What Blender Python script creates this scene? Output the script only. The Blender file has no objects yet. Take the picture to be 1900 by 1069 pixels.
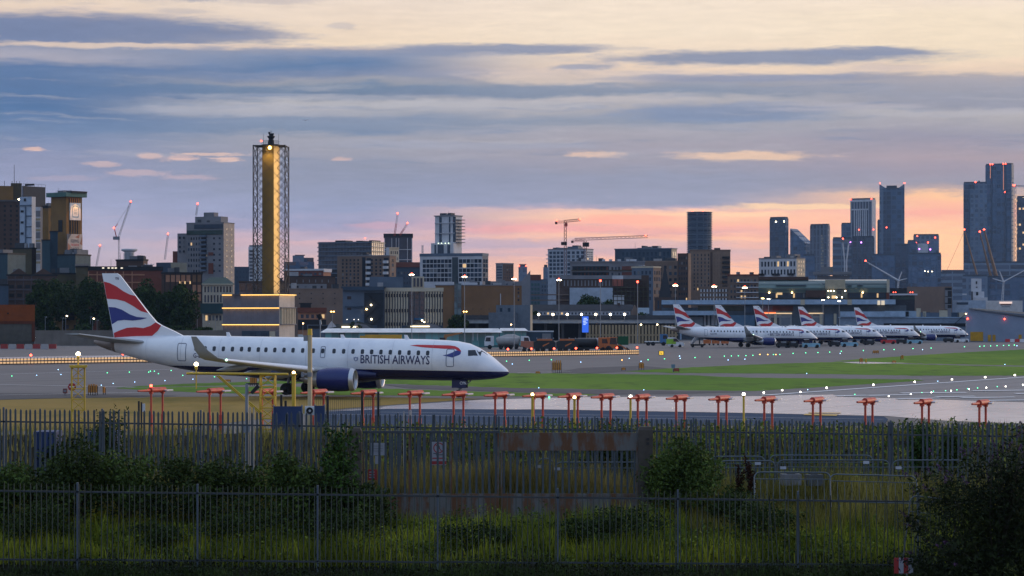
import bpy, bmesh, math, random
from mathutils import Vector, Matrix
random.seed(7)
R = random.Random(11)
sc = bpy.context.scene
C = sc.collection
rad = math.radians
# ---------------------------------------------------------------- view constants (metres; level camera 6.4 m over the airfield)
F, HEYE, CX, HY = 4640.0, 6.4, 950.0, 595.0
def P(x, y, Y): return Vector(((x - CX) / F * Y, Y, HEYE - (y - HY) / F * Y))
def G(x, y, z=0.0):
    Y = F * (HEYE - z) / (y - HY)
    return Vector(((x - CX) / F * Y, Y, z))
def lin(c):
    o = []
    for v in c:
        v /= 255.0
        o.append(v / 12.92 if v <= 0.04045 else ((v + 0.055) / 1.055) ** 2.4)
    return tuple(o)
# ---------------------------------------------------------------- mesh builder
class MB:
    def __init__(s): s.v = []; s.f = []; s.mi = []; s.m = 0; s.sm = []
    def face(s, idx, smooth=False): s.f.append(tuple(idx)); s.mi.append(s.m); s.sm.append(smooth)
    def add(s, vs, fs, smooth=False):
        b = len(s.v); s.v.extend([tuple(v) for v in vs])
        for f in fs: s.face([b + i for i in f], smooth)
    def box(s, x0, x1, y0, y1, z0, z1):
        s.add([(x0,y0,z0),(x1,y0,z0),(x1,y1,z0),(x0,y1,z0),(x0,y0,z1),(x1,y0,z1),(x1,y1,z1),(x0,y1,z1)],
              [(0,3,2,1),(4,5,6,7),(0,1,5,4),(1,2,6,5),(2,3,7,6),(3,0,4,7)]); return s
    def cyl(s, p0, p1, r0, r1=None, n=8, cap=True, smooth=True):
        if r1 is None: r1 = r0
        p0 = Vector(p0); p1 = Vector(p1); d = (p1 - p0)
        if d.length < 1e-6: return s
        d.normalize(); a = d.orthogonal().normalized(); b = d.cross(a)
        vs = []
        for p, r in ((p0, r0), (p1, r1)):
            for i in range(n):
                t = 2 * math.pi * i / n; vs.append(p + a * (r * math.cos(t)) + b * (r * math.sin(t)))
        s.add(vs, [(i, (i + 1) % n, n + (i + 1) % n, n + i) for i in range(n)], smooth and n > 5)
        if cap: s.add(vs, [tuple(reversed(range(n))), tuple(range(n, 2 * n))])
        return s
    def bar(s, p0, p1, w, h=None):
        return s.cyl(p0, p1, w * 0.7, w * 0.7, 4, True, False)
    def tube(s, pts, r, n=6):
        for a, b in zip(pts[:-1], pts[1:]): s.cyl(a, b, r, r, n)
        return s
    def lathe(s, prof, o, ax, n=24, closed=False):
        o = Vector(o); ax = Vector(ax).normalized(); a = ax.orthogonal().normalized(); b = ax.cross(a); vs = []
        for (t, r) in prof:
            for i in range(n):
                q = 2 * math.pi * i / n; vs.append(o + ax * t + a * (r * math.cos(q)) + b * (r * math.sin(q)))
        fs = []
        for k in range(len(prof) - 1):
            for i in range(n): fs.append((k*n+i, k*n+(i+1)%n, (k+1)*n+(i+1)%n, (k+1)*n+i))
        s.add(vs, fs, True); return s
    def sphere(s, c, r, n=8, m=6, sq=(1,1,1)):
        vs = []; c = Vector(c)
        for j in range(m + 1):
            t = math.pi * j / m
            for i in range(n):
                q = 2 * math.pi * i / n
                vs.append((c.x + sq[0]*r*math.sin(t)*math.cos(q), c.y + sq[1]*r*math.sin(t)*math.sin(q), c.z + sq[2]*r*math.cos(t)))
        s.add(vs, [(j*n+i, (j+1)*n+i, (j+1)*n+(i+1)%n, j*n+(i+1)%n) for j in range(m) for i in range(n)], True); return s
    def prism(s, pts, y0, y1):            # outline (x,z), extruded along y
        n = len(pts)
        s.add([(p[0], y0, p[1]) for p in pts] + [(p[0], y1, p[1]) for p in pts],
              [tuple(range(n)), tuple(reversed(range(n, 2*n)))] + [(i, n+i, n+(i+1)%n, (i+1)%n) for i in range(n)]); return s
    def prismx(s, pts, x0, x1):           # outline (y,z), extruded along x
        n = len(pts)
        s.add([(x0, p[0], p[1]) for p in pts] + [(x1, p[0], p[1]) for p in pts],
              [tuple(reversed(range(n))), tuple(range(n, 2*n))] + [(i, (i+1)%n, n+(i+1)%n, n+i) for i in range(n)]); return s
    def leaf(s, c, size, rnd, up=0.3, asp=0.55):
        d = Vector((rnd.gauss(0,1), rnd.gauss(0,1), rnd.gauss(0,1) + up)); 
        if d.length < 1e-3: d = Vector((0,0,1))
        d.normalize(); t = d.orthogonal().normalized(); q = rnd.uniform(0, 6.28)
        b = d.cross(t); e = t * math.cos(q) + b * math.sin(q); g = d.cross(e)
        a = e * size * 0.5; w = g * size * asp * 0.5; c = Vector(c)
        i = len(s.v); s.v.extend([tuple(c - a), tuple(c + w), tuple(c + a), tuple(c - w)]); s.face((i, i+1, i+2, i+3)); return s
    def mesh(s, name, mats):
        me = bpy.data.meshes.new(name); me.from_pydata(s.v, [], s.f)
        if not isinstance(mats, (list, tuple)): mats = [mats]
        for m in mats: me.materials.append(m)
        me.polygons.foreach_set('material_index', s.mi); me.polygons.foreach_set('use_smooth', s.sm); me.update(); return me
    def build(s, name, mats, parent=None, loc=None, rz=0):
        o = bpy.data.objects.new(name, s.mesh(name, mats)); C.objects.link(o)
        if parent is not None: o.parent = parent
        if loc is not None: o.location = loc
        if rz: o.rotation_euler = (0, 0, rz)
        return o
def tag(o, label=None, cat=None, group=None, kind=None):
    if label: o['label'] = label
    if cat: o['category'] = cat
    if group: o['group'] = group
    if kind: o['kind'] = kind
    return o
def thing(name, label, cat, loc=(0,0,0), rz=0, group=None):
    o = bpy.data.objects.new(name, None); C.objects.link(o); o.location = loc; o.rotation_euler = (0, 0, rz)
    o.empty_display_size = 0.3
    return tag(o, label, cat, group)
KIDS = {}
def kids(o): return [c for c in C.objects if c.parent == o]
def dup(root, loc, rz=None, label=None, group=None):
    r = root.copy(); C.objects.link(r); r.location = loc
    if rz is not None: r.rotation_euler = (root.rotation_euler[0], root.rotation_euler[1], rz)
    if label: r['label'] = label
    if group: r['group'] = group
    if root.name not in KIDS:
        KIDS[root.name] = [(ch, list(ch.children)) for ch in root.children]
    for ch, gs in KIDS[root.name]:
        c = ch.copy(); C.objects.link(c); c.parent = r
        for g in gs:
            d = g.copy(); C.objects.link(d); d.parent = c
    return r
# ---------------------------------------------------------------- materials
MC = {}
def newmat(name):
    m = bpy.data.materials.new(name); m.use_nodes = True
    return m, m.node_tree, m.node_tree.nodes['Principled BSDF']
def mat(name, col, rough=0.7, metal=0.0, var=0.22, scale=0.6, spec=0.5, bump=0.0):
    if name in MC: return MC[name]
    m, t, b = newmat(name)
    tc = t.nodes.new('ShaderNodeTexCoord'); nz = t.nodes.new('ShaderNodeTexNoise')
    nz.inputs['Scale'].default_value = scale; nz.inputs['Detail'].default_value = 6; nz.inputs['Roughness'].default_value = 0.65
    t.links.new(tc.outputs['Object'], nz.inputs['Vector'])
    mx = t.nodes.new('ShaderNodeMix'); mx.data_type = 'RGBA'
    mr = t.nodes.new('ShaderNodeMapRange'); mr.inputs[1].default_value = 0.3; mr.inputs[2].default_value = 0.7
    t.links.new(nz.outputs['Fac'], mr.inputs[0]); t.links.new(mr.outputs[0], mx.inputs[0])
    mx.inputs[6].default_value = tuple(c * (1 - var) for c in col) + (1,); mx.inputs[7].default_value = tuple(min(1, c * (1 + var * 0.7)) for c in col) + (1,)
    t.links.new(mx.outputs[2], b.inputs['Base Color'])
    b.inputs['Roughness'].default_value = rough; b.inputs['Metallic'].default_value = metal
    b.inputs['Specular IOR Level'].default_value = spec
    if bump:
        bp = t.nodes.new('ShaderNodeBump'); bp.inputs['Strength'].default_value = bump; t.links.new(nz.outputs['Fac'], bp.inputs['Height']); t.links.new(bp.outputs[0], b.inputs['Normal'])
    MC[name] = m; return m
def emit(name, col, s):
    if name in MC: return MC[name]
    m, t, b = newmat(name)
    b.inputs['Base Color'].default_value = (0.02, 0.02, 0.02, 1)
    b.inputs['Emission Color'].default_value = tuple(col) + (1,); b.inputs['Emission Strength'].default_value = s
    try: m.cycles.emission_sampling = 'NONE'
    except Exception: pass
    MC[name] = m; return m
class X:                                    # tiny node-expression helper
    tree = None
    def __init__(s, k): s.k = k
    @staticmethod
    def op(o, *a):
        n = X.tree.nodes.new('ShaderNodeMath'); n.operation = o
        for i, v in enumerate(a):
            if isinstance(v, X): X.tree.links.new(v.k, n.inputs[i])
            else: n.inputs[i].default_value = v
        return X(n.outputs[0])
    def __add__(s, o): return X.op('ADD', s, o)
    __radd__ = __add__
    def __mul__(s, o): return X.op('MULTIPLY', s, o)
    __rmul__ = __mul__
    def __sub__(s, o): return X.op('SUBTRACT', s, o)
    def __rsub__(s, o): return X.op('SUBTRACT', o, s)
    def __truediv__(s, o): return X.op('DIVIDE', s, o)
def xyz(a, b, c):
    n = X.tree.nodes.new('ShaderNodeCombineXYZ')
    for i, v in enumerate((a, b, c)):
        if isinstance(v, X): X.tree.links.new(v.k, n.inputs[i])
        else: n.inputs[i].default_value = v
    return X(n.outputs[0])
def noise(vec, scale=1.0, detail=4, rough=0.55):
    n = X.tree.nodes.new('ShaderNodeTexNoise'); X.tree.links.new(vec.k, n.inputs['Vector'])
    n.inputs['Scale'].default_value = scale; n.inputs['Detail'].default_value = detail; n.inputs['Roughness'].default_value = rough
    return X(n.outputs['Fac'])
def sstep(v, a, b):
    n = X.tree.nodes.new('ShaderNodeMapRange'); n.interpolation_type = 'SMOOTHSTEP'
    X.tree.links.new(v.k, n.inputs[0]); n.inputs[1].default_value = a; n.inputs[2].default_value = b
    return X(n.outputs[0])
def mixc(f, a, b):
    n = X.tree.nodes.new('ShaderNodeMix'); n.data_type = 'RGBA'
    for i, v in ((0, f), (6, a), (7, b)):
        if isinstance(v, X): X.tree.links.new(v.k, n.inputs[i])
        elif i == 0: n.inputs[0].default_value = v
        else: n.inputs[i].default_value = tuple(v) + (1,)
    return X(n.outputs[2])
def ramp(f, stops):
    n = X.tree.nodes.new('ShaderNodeValToRGB'); X.tree.links.new(f.k, n.inputs[0]); e = n.color_ramp.elements
    n.color_ramp.interpolation = 'LINEAR'
    e[0].position = stops[0][0]; e[0].color = tuple(stops[0][1]) + (1,)
    e[1].position = stops[-1][0]; e[1].color = tuple(stops[-1][1]) + (1,)
    for p, c in stops[1:-1]:
        k = e.new(p); k.color = tuple(c) + (1,)
    return X(n.outputs[0])
def facade(name, wall, glass, pu, pz, fu, fz, lit=0.02, wr=0.7, gr=0.12, litcol=(1.0, 0.62, 0.28), lits=1.6, metal=0.0):
    """wall with a grid of panes: storey height pz, bay pu (metres, the building's own axes)"""
    if name in MC: return MC[name]
    m, t, b = newmat(name); X.tree = t
    tc = t.nodes.new('ShaderNodeTexCoord'); sp = t.nodes.new('ShaderNodeSeparateXYZ'); t.links.new(tc.outputs['Object'], sp.inputs[0])
    u = (X(sp.outputs[0]) + X(sp.outputs[1])) * (1 / pu); z = X(sp.outputs[2]) * (1 / pz)
    fu_ = X.op('FRACT', u); fz_ = X.op('FRACT', z)
    win = X.op('LESS_THAN', fu_, fu) * X.op('LESS_THAN', fz_, fz)
    wn = t.nodes.new('ShaderNodeTexWhiteNoise'); t.links.new(xyz(X.op('FLOOR', u), X.op('FLOOR', z), 3.7).k, wn.inputs['Vector'])
    r = X(wn.outputs['Value'])
    nz = noise(X(tc.outputs['Object']), 0.05, 5, 0.6)
    g = mixc(r, tuple(c * 0.45 for c in glass), tuple(min(1, c * 1.75) for c in glass))  # wide tone spread between panes stands in for mottled reflections
    w = mixc(nz, tuple(c * 0.75 for c in wall), tuple(min(1, c * 1.2) for c in wall))
    col = mixc(win, w, g); t.links.new(col.k, b.inputs['Base Color'])
    rg = win * (gr - wr) + wr; t.links.new(rg.k, b.inputs['Roughness'])
    b.inputs['Metallic'].default_value = metal
    if lit > 0:
        L = X.op('GREATER_THAN', r, 1 - lit) * win * lits
        b.inputs['Emission Color'].default_value = litcol + (1,); t.links.new(L.k, b.inputs['Emission Strength'])
        try: m.cycles.emission_sampling = 'NONE'
        except Exception: pass
    MC[name] = m; return m
def leafmat(name, c0, c1, c2=None, rough=0.75):
    if name in MC: return MC[name]
    m, t, b = newmat(name); X.tree = t
    g = t.nodes.new('ShaderNodeNewGeometry'); r = X(g.outputs['Random Per Island'])
    tc = t.nodes.new('ShaderNodeTexCoord'); n = noise(X(tc.outputs['Object']), 0.45, 3, 0.5)
    f = r * 0.55 + sstep(n, 0.3, 0.7) * 0.45
    st = [(0.0, c0), (0.6, c1), (1.0, c2 or c1)]
    t.links.new(ramp(f, st).k, b.inputs['Base Color']); b.inputs['Roughness'].default_value = rough
    b.inputs['Specular IOR Level'].default_value = 0.15
    MC[name] = m; return m
# ---------------------------------------------------------------- camera
cam = bpy.data.cameras.new('camera'); co = bpy.data.objects.new('camera', cam); C.objects.link(co)
co.location = (0, 0, HEYE); co.rotation_euler = (rad(90), 0, 0)
cam.sensor_width = 36; cam.lens = 36 * F / 1900; cam.shift_y = (HY - 534.5) / 1900
cam.clip_start = 0.5; cam.clip_end = 20000
sc.camera = co
sc.view_settings.view_transform = 'Standard'; sc.view_settings.look = 'None'; sc.view_settings.exposure = 0; sc.view_settings.gamma = 1
sc.cycles.max_bounces = 6; sc.cycles.diffuse_bounces = 2; sc.cycles.glossy_bounces = 3; sc.cycles.transmission_bounces = 4; sc.cycles.volume_bounces = 0
sc.cycles.sample_clamp_indirect = 3.0; sc.cycles.use_denoising = True
sc.cycles.volume_step_rate = 4
# ---------------------------------------------------------------- sky
SUN_AZ, SUN_EL = 62.0, 5.0          # azimuth to the right of the view direction (+Y)
w = bpy.data.worlds.new('World'); sc.world = w; w.use_nodes = True; T = w.node_tree; X.tree = T
for n in list(T.nodes): T.nodes.remove(n)
out = T.nodes.new('ShaderNodeOutputWorld'); bg = T.nodes.new('ShaderNodeBackground'); T.links.new(bg.outputs[0], out.inputs[0])
tc = T.nodes.new('ShaderNodeTexCoord'); sp = T.nodes.new('ShaderNodeSeparateXYZ'); T.links.new(tc.outputs['Generated'], sp.inputs[0])
dx, dy, dz = X(sp.outputs[0]), X(sp.outputs[1]), X(sp.outputs[2])
az = X.op('ARCTAN2', dx, dy); el = X.op('ARCSINE', dz)
sx = az * 4640 + 950.0; sy = 595.0 - el * 4640          # degrees of azimuth and elevation, in finer units
nA = noise(xyz(sx * (1/330), sy * (1/70), 1.3), 1, 5, 0.58)
nB = noise(xyz(sx * (1/120), sy * (1/17), 7.1), 1, 6, 0.62)
nC = noise(xyz(sx * (1/42), sy * (1/8), 4.4), 1, 5, 0.65)
yw = sy + (nA - 0.5) * 46 + (nB - 0.5) * 26 + (nC - 0.5) * 11
def col_ramp(stops):
    f = (yw + 300.0) * (1 / 1000.0)
    return ramp(f, [((y + 300) / 1000.0, lin(c)) for y, c in stops])
OV = (214, 212, 222)
c0 = col_ramp([(-300, OV), (-60, (222,212,208)), (0, (190,182,186)), (16, (236,216,196)), (38, (232,210,192)), (48, (140,150,176)), (85, (118,134,168)), (104, (160,162,180)), (118, (172,170,184)), (132, (96,122,163)), (215, (84,116,160)), (250, (112,135,172)), (300, (146,152,182)), (360, (150,157,188)), (420, (160,161,186)), (450, (166,162,182)), (480, (170,162,180)), (540, (176,160,174)), (600, (176,158,168)), (640, (120,110,115))])
c1 = col_ramp([(-300, OV), (-60, (232,220,210)), (0, (237,221,206)), (84, (244,223,197)), (94, (190,186,190)), (103, (128,144,174)), (122, (98,126,166)), (142, (126,140,170)), (155, (159,160,169)), (166, (113,134,161)), (182, (125,137,162)), (190, (185,183,186)), (206, (172,173,182)), (222, (139,151,174)), (244, (131,146,171)), (258, (163,164,176)), (284, (163,163,177)), (305, (149,154,174)), (390, (142,150,180)), (420, (152,150,178)), (436, (184,162,176)), (448, (200,168,174)), (462, (186,165,176)), (476, (196,168,170)), (520, (198,168,166)), (600, (196,164,160)), (640, (130,110,110))])
c2 = col_ramp([(-300, OV), (-60, (238,226,214)), (0, (247,231,212)), (70, (248,231,208)), (128, (243,219,194)), (140, (205,192,190)), (152, (163,164,175)), (176, (139,150,170)), (186, (183,180,184)), (202, (185,180,182)), (226, (149,157,174)), (244, (173,171,180)), (275, (171,165,175)), (305, (163,160,175)), (330, (151,155,176)), (378, (149,153,176)), (386, (176,162,178)), (392, (238,190,168)), (404, (246,194,160)), (418, (241,176,154)), (430, (222,164,158)), (442, (242,186,156)), (456, (200,168,172)), (468, (208,168,168)), (484, (236,180,154)), (530, (249,192,152)), (600, (245,185,145)), (640, (140,110,100))])
c3 = col_ramp([(-300, OV), (-60, (238,226,216)), (0, (246,229,212)), (40, (248,231,206)), (110, (247,228,200)), (140, (241,216,191)), (150, (177,171,176)), (180, (157,159,173)), (206, (157,158,172)), (215, (187,183,184)), (242, (171,167,175)), (262, (157,154,170)), (300, (179,163,170)), (318, (167,157,170)), (346, (158,154,168)), (356, (193,169,162)), (366, (253,200,152)), (386, (246,182,152)), (397, (239,176,156)), (412, (245,186,152)), (436, (251,196,151)), (530, (252,193,146)), (600, (248,186,140)), (640, (145,110,95))])
m01 = mixc(sstep(sx, 60, 560), c0, c1); m12 = mixc(sstep(sx, 640, 1150), m01, c2); sky = mixc(sstep(sx, 1280, 1760), m12, c3)
# cloud banks, streaks and small lit wisps (centre, half extents, colour, softness)
nD = noise(xyz(sx * (1/70), sy * (1/11), 11.0), 1, 6, 0.66)
nE = noise(xyz(sx * (1/22), sy * (1/7), 17.0), 1, 5, 0.7)
sxw = sx + (nA - 0.5) * 120
syw = sy + (nB - 0.5) * 16 + (nC - 0.5) * 8
def cloud(sky, cx, cy, hx, hy, colr, amt=1.0, rag=0.5, lo=0.3, hi=0.7):
    a = (sxw - cx) * (1 / hx); b = (syw - cy) * (1 / hy)
    g = X.op('EXPONENT', (a * a + b * b) * -0.7)
    m = sstep(g + ((nD - 0.5) * (rag * 1.5) if hx > 70 else (nE - 0.5) * (rag * 1.5) + (nD - 0.5) * rag * .6), lo - .08, hi + .1) * amt
    return mixc(m, sky, lin(colr))
for a in [
    (150, 62, 300, 28, (118,132,166), 0.9), (380, 72, 170, 17, (124,136,167), 0.8), (330, 93, 420, 5, (238,214,192), 0.75), (620, 100, 330, 9, (136,147,174), 0.8), (930, 92, 210, 9, (140,149,174), 0.9),
    (1060, 145, 170, 14, (240,217,195), 0.6), (1420, 111, 310, 14, (140,149,173), 0.95), (1600, 103, 130, 8, (142,150,174), 0.9), (1090, 126, 60, 6, (158,162,180), 0.85), (1400, 148, 250, 7, (146,153,177), 0.85), (1640, 131, 80, 7, (205,190,186), 0.6),
    (430, 208, 200, 11, (186,186,196), 0.55), (560, 182, 220, 6, (180,182,193), 0.5), (860, 196, 300, 9, (186,186,194), 0.6), (1130, 186, 160, 6, (196,190,192), 0.6), (1350, 212, 190, 18, (128,145,177), 0.8), (1560, 202, 150, 8, (184,181,190), 0.6), (1770, 216, 160, 7, (186,184,192), 0.6),
    (360, 4, 60, 7, (160,160,176), 0.7), (500, 6, 90, 7, (196,186,186), 0.6), (170, 20, 30, 5, (214,200,190), 0.6), (330, 28, 50, 6, (190,182,184), 0.5), (630, 52, 25, 6, (196,188,188), 0.6),
    (83, 284, 18, 4, (236,196,180), 0.9, 0.7), (285, 293, 22, 5, (222,190,184), 0.9, 0.7), (345, 298, 36, 5, (228,194,184), 0.9, 0.8), (395, 289, 60, 4, (232,200,186), 0.9, 0.8), (432, 299, 28, 4, (232,198,184), 0.9, 0.8), (195, 308, 34, 4, (208,184,186), 0.8, 0.7), (255, 324, 55, 7, (200,178,184), 0.7, 0.7), (350, 331, 45, 6, (196,176,186), 0.7, 0.7), (120, 335, 60, 5, (176,166,186), 0.6),
    (1108, 287, 52, 6, (240,204,180), 0.9, 0.8), (1390, 291, 130, 7, (244,208,178), 0.9, 0.8), (630, 295, 18, 4, (220,190,184), 0.8, 0.8), (900, 270, 260, 8, (166,170,188), 0.6), (300, 380, 260, 10, (150,156,186), 0.5),
    (1175, 406, 80, 9, (246,164,146), 0.55, 0.8), (1010, 425, 120, 8, (236,164,158), 0.6, 0.7), (900, 452, 130, 9, (176,160,178), 0.7, 0.6), (1120, 448, 120, 7, (198,168,174), 0.7, 0.7), (1290, 452, 60, 5, (204,170,172), 0.6, 0.7), (600, 440, 120, 6, (168,160,182), 0.6, 0.6), (230, 440, 160, 7, (160,158,182), 0.6, 0.6), (1330, 398, 120, 5, (250,204,164), 0.8), (1500, 384, 160, 6, (252,212,166), 0.8), (700, 418, 60, 7, (196,158,172), 0.6), (1450, 455, 120, 8, (226,172,160), 0.6), (1730, 398, 60, 5, (242,166,148), 0.5),
]: sky = cloud(sky, *a)
nF = noise(xyz(sx * (1/360), (syw + (nA - 0.5) * 40) * (1/13), 23.0), 1, 5, 0.6)
nG = noise(xyz(sx * (1/300), (syw + (nA - 0.5) * 30) * (1/16), 31.0), 1, 5, 0.6)
band = sstep(sy, 120, 175) * sstep(sy, 345, 270)
sky = mixc(sstep(nF, 0.52, 0.72) * band * 0.42, sky, lin((192,188,192)))
sky = mixc(sstep(nG, 0.53, 0.72) * band * 0.45, sky, lin((118,138,172)))
sky = mixc(sstep(nF, 0.54, 0.70) * sstep(sy, 380, 410) * 0.35, sky, lin((178,164,182)))
shade = (nB - 0.5) * 0.20 + (nD - 0.5) * 0.20 + (nC - 0.5) * 0.08 + 1.0
shade = shade * (sstep(sy, 300, 425) * 0.24 + 1.0)
up = sstep(el, 0.18, 0.9)
sky = mixc(up, sky, (0.46, 0.56, 0.80))
back = sstep(dy, 0.6, -0.5) * sstep(el, -0.02, 0.1)
sky = mixc(back * 0.9, sky, (0.33, 0.48, 0.76))
below = sstep(el, -0.004, -0.03)
sky = mixc(below, sky, (0.05, 0.05, 0.055))
vm = T.nodes.new('ShaderNodeVectorMath'); vm.operation = 'SCALE'; T.links.new(sky.k, vm.inputs[0]); T.links.new(shade.k, vm.inputs['Scale'])
ns = T.nodes.new('ShaderNodeTexSky'); ns.sky_type = 'NISHITA'; ns.sun_disc = False; ns.sun_elevation = rad(SUN_EL); ns.sun_rotation = rad(SUN_AZ)
vs = T.nodes.new('ShaderNodeVectorMath'); vs.operation = 'SCALE'; T.links.new(ns.outputs[0], vs.inputs[0]); vs.inputs['Scale'].default_value = 0.05
va = T.nodes.new('ShaderNodeVectorMath'); va.operation = 'ADD'
SKYMUL = 1.04
v2 = T.nodes.new('ShaderNodeVectorMath'); v2.operation = 'SCALE'; v2.operation = 'MULTIPLY'; T.links.new(vm.outputs[0], v2.inputs[0]); v2.inputs[1].default_value = (SKYMUL*1.03, SKYMUL*1.0, SKYMUL*.97)
# the clear-air glow only shows where the clouds leave the high sky open
mulu = T.nodes.new('ShaderNodeVectorMath'); mulu.operation = 'SCALE'; T.links.new(vs.outputs[0], mulu.inputs[0]); T.links.new(up.k, mulu.inputs['Scale'])
T.links.new(v2.outputs[0], va.inputs[0]); T.links.new(mulu.outputs[0], va.inputs[1])
T.links.new(va.outputs[0], bg.inputs[0]); bg.inputs[1].default_value = 1.0
# low, broad sunset light from the right
sl = bpy.data.lights.new('sun', 'SUN'); sl.energy = 2.0; sl.angle = rad(34); sl.color = (1.0, 0.74, 0.52)
so = bpy.data.objects.new('sun', sl); C.objects.link(so)
so.rotation_euler = Vector((-math.sin(rad(SUN_AZ)), -math.cos(rad(SUN_AZ)), -math.tan(rad(SUN_EL)))).to_track_quat('-Z', 'Y').to_euler()
# ================================================================ ground
w.cycles.sampling_method = 'MANUAL'; w.cycles.sample_map_resolution = 512
def groundmat(name, c0, c1, c2, s1, s2, rough=0.8, spec=0.3, stretch=(1, 1), rvar=0.0, joint=0.0, tyre=0.0):
    m, t, b = newmat(name); X.tree = t
    g = t.nodes.new('ShaderNodeNewGeometry'); sp = t.nodes.new('ShaderNodeSeparateXYZ'); t.links.new(g.outputs['Position'], sp.inputs[0])
    px, py = X(sp.outputs[0]), X(sp.outputs[1])
    n1 = noise(xyz(px * (s1 * stretch[0]), py * (s1 * stretch[1]), 0.0), 1, 6, 0.6); n2 = noise(xyz(px * (s2 * stretch[0]), py * (s2 * stretch[1]), 5.0), 1, 5, 0.65)
    a = mixc(sstep(n1, 0.3, 0.7), c0, c1); col = mixc(sstep(n2, 0.45, 0.75), a, c2); 
    if joint or tyre:
        al = px*.446 + py*.895; ac = px*.895 - py*.446
        if joint:
            j_ = X.op('MAXIMUM', X.op('LESS_THAN', X.op('FRACT', al*(1/joint)), .035), X.op('LESS_THAN', X.op('FRACT', ac*(1/joint)), .02)); col = mixc(j_*.45, col, tuple(c*.45 for c in c2))
        if tyre:
            tn = noise(xyz(al*.012, ac*.55, 9.0), 1, 4, .6); col = mixc(sstep(tn, .52, .68)*tyre, col, tuple(c*.42 for c in c2))
            pn = noise(xyz(px*.05, py*.03, 2.0), 1, 3, .5); col = mixc(sstep(pn, .60, .62)*.35, col, tuple(c*.7 for c in c0))
    t.links.new(col.k, b.inputs['Base Color'])
    if rvar: t.links.new((n1 * rvar + (rough - rvar * 0.5)).k, b.inputs['Roughness'])
    else: b.inputs['Roughness'].default_value = rough
    b.inputs['Specular IOR Level'].default_value = spec
    MC[name] = m; return m
m_earth = groundmat('earth', (0.020,0.018,0.011), (0.030,0.028,0.016), (0.015,0.016,0.009), 0.05, 0.6, 0.95, 0.03)
m_tarmac = groundmat('tarmac', (0.074,0.064,0.062), (0.108,0.096,0.092), (0.048,0.044,0.045), 0.012, 0.06, 0.62, 0.5, (1, 0.35), 0.25, 7.5, .55)
m_conc = groundmat('concrete', (0.46,0.385,0.37), (0.58,0.48,0.46), (0.38,0.33,0.32), 0.02, 0.25, 0.22, 0.5, (1, 0.35), 0.12, 6.0, .40)
m_run = groundmat('runway_tar', (0.085,0.083,0.092), (0.115,0.112,0.120), (0.060,0.060,0.066), 0.02, 0.2, 0.5, 0.5, (1, 0.4), 0.2, 0, .6)
m_road = groundmat('road_sky_sheen', (0.030,0.055,0.095), (0.040,0.068,0.115), (0.022,0.042,0.075), 0.03, 0.4, 0.85, 0.08)  # blue of the reflected sky is put into the road colour
m_grass = groundmat('grass_green', (0.070,0.165,0.010), (0.145,0.235,0.018), (0.060,0.110,0.012), 0.022, 0.30, 0.9, 0.1, (1, 0.3))
m_dry = groundmat('grass_dry', (0.24,0.155,0.035), (0.33,0.21,0.055), (0.15,0.12,0.025), 0.03, 0.12, 0.9, 0.1, (1, 0.5))
m_mark = mat('road_paint', (0.62,0.62,0.62), 0.5, var=0.15, scale=0.4)
m_city = groundmat('city_ground', (0.05,0.05,0.055), (0.08,0.08,0.085), (0.04,0.045,0.035), 0.003, 0.02)
def gz(Y):
    pts = [(-400,-1.2),(60,-1.2),(69,-.8),(70.5,-.55),(75,.3),(79,.6),(84,.85),(90,2.1),(95,2.1),(104,-.1),(110,-.15),(124,0),(20000,0)]
    for (a, za), (b, zb) in zip(pts[:-1], pts[1:]):
        if a <= Y <= b: return za + (zb - za) * (Y - a) / (b - a)
    return 0
mb = MB()
xs = [-9000,-3000,-900,-300,-120] + [-60 + 3*i for i in range(41)] + [120,300,900,3000,9000]
ys = [-400,0,40,60,65,69,70.5,72,73.5,75,77,79,81,84,87,90,92.5,95,99,104,110,117,124,140,200,400,1000,3000,12000]
for y in ys:
    for x in xs:
        j = (R.random() - .5) * 0.16 if (abs(x) < 60 and 64 < y < 118) else 0
        mb.v.append((x, y, gz(y) + j))
nx = len(xs)
for j in range(len(ys) - 1):
    for i in range(nx - 1): mb.face((j*nx+i, j*nx+i+1, (j+1)*nx+i+1, (j+1)*nx+i), True)
tag(mb.build('ground', m_earth), kind='structure')
SH = [0]
def sheet(name, pts, z, m, kind='structure'):
    SH[0] += 0.0012; z = z + SH[0]
    if 'grass' in name:
        q = []
        for (xa, ya), (xb, yb) in zip(pts, pts[1:] + pts[:1]):
            n = max(1, int(abs(xb-xa)/9)); q += [(xa+(xb-xa)*i/n, ya+(yb-ya)*i/n + (R.gauss(0,.22) if i else 0)) for i in range(n)]
        pts = q
    mb = MB(); vs = [G(x, y, z) for x, y in pts]
    if Vector((0,0,1)).dot((vs[1]-vs[0]).cross(vs[2]-vs[0])) == 0: pass
    o = mb; o.add(vs, [tuple(range(len(vs)))]); ob = o.build(name, m)
    bm = bmesh.new(); bm.from_mesh(ob.data); bmesh.ops.triangulate(bm, faces=bm.faces[:]); bmesh.ops.recalc_face_normals(bm, faces=bm.faces[:])
    if bm.faces and sum(f.normal.z for f in bm.faces) < 0: bmesh.ops.reverse_faces(bm, faces=bm.faces[:])
    bm.to_mesh(ob.data); bm.free(); tag(ob, kind=kind); return ob
def rect(name, x0, x1, y0, y1, z, m):
    mb = MB(); mb.add([(x0,y0,z),(x1,y0,z),(x1,y1,z),(x0,y1,z)], [(0,1,2,3)]); return tag(mb.build(name, m), kind='structure')
rect('city_ground', -6000, 6000, 800, 9000, 0.012, m_city)
rect('taxiway', -700, 700, 135, 900, 0.008, m_tarmac)
Z = 0.016
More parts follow.
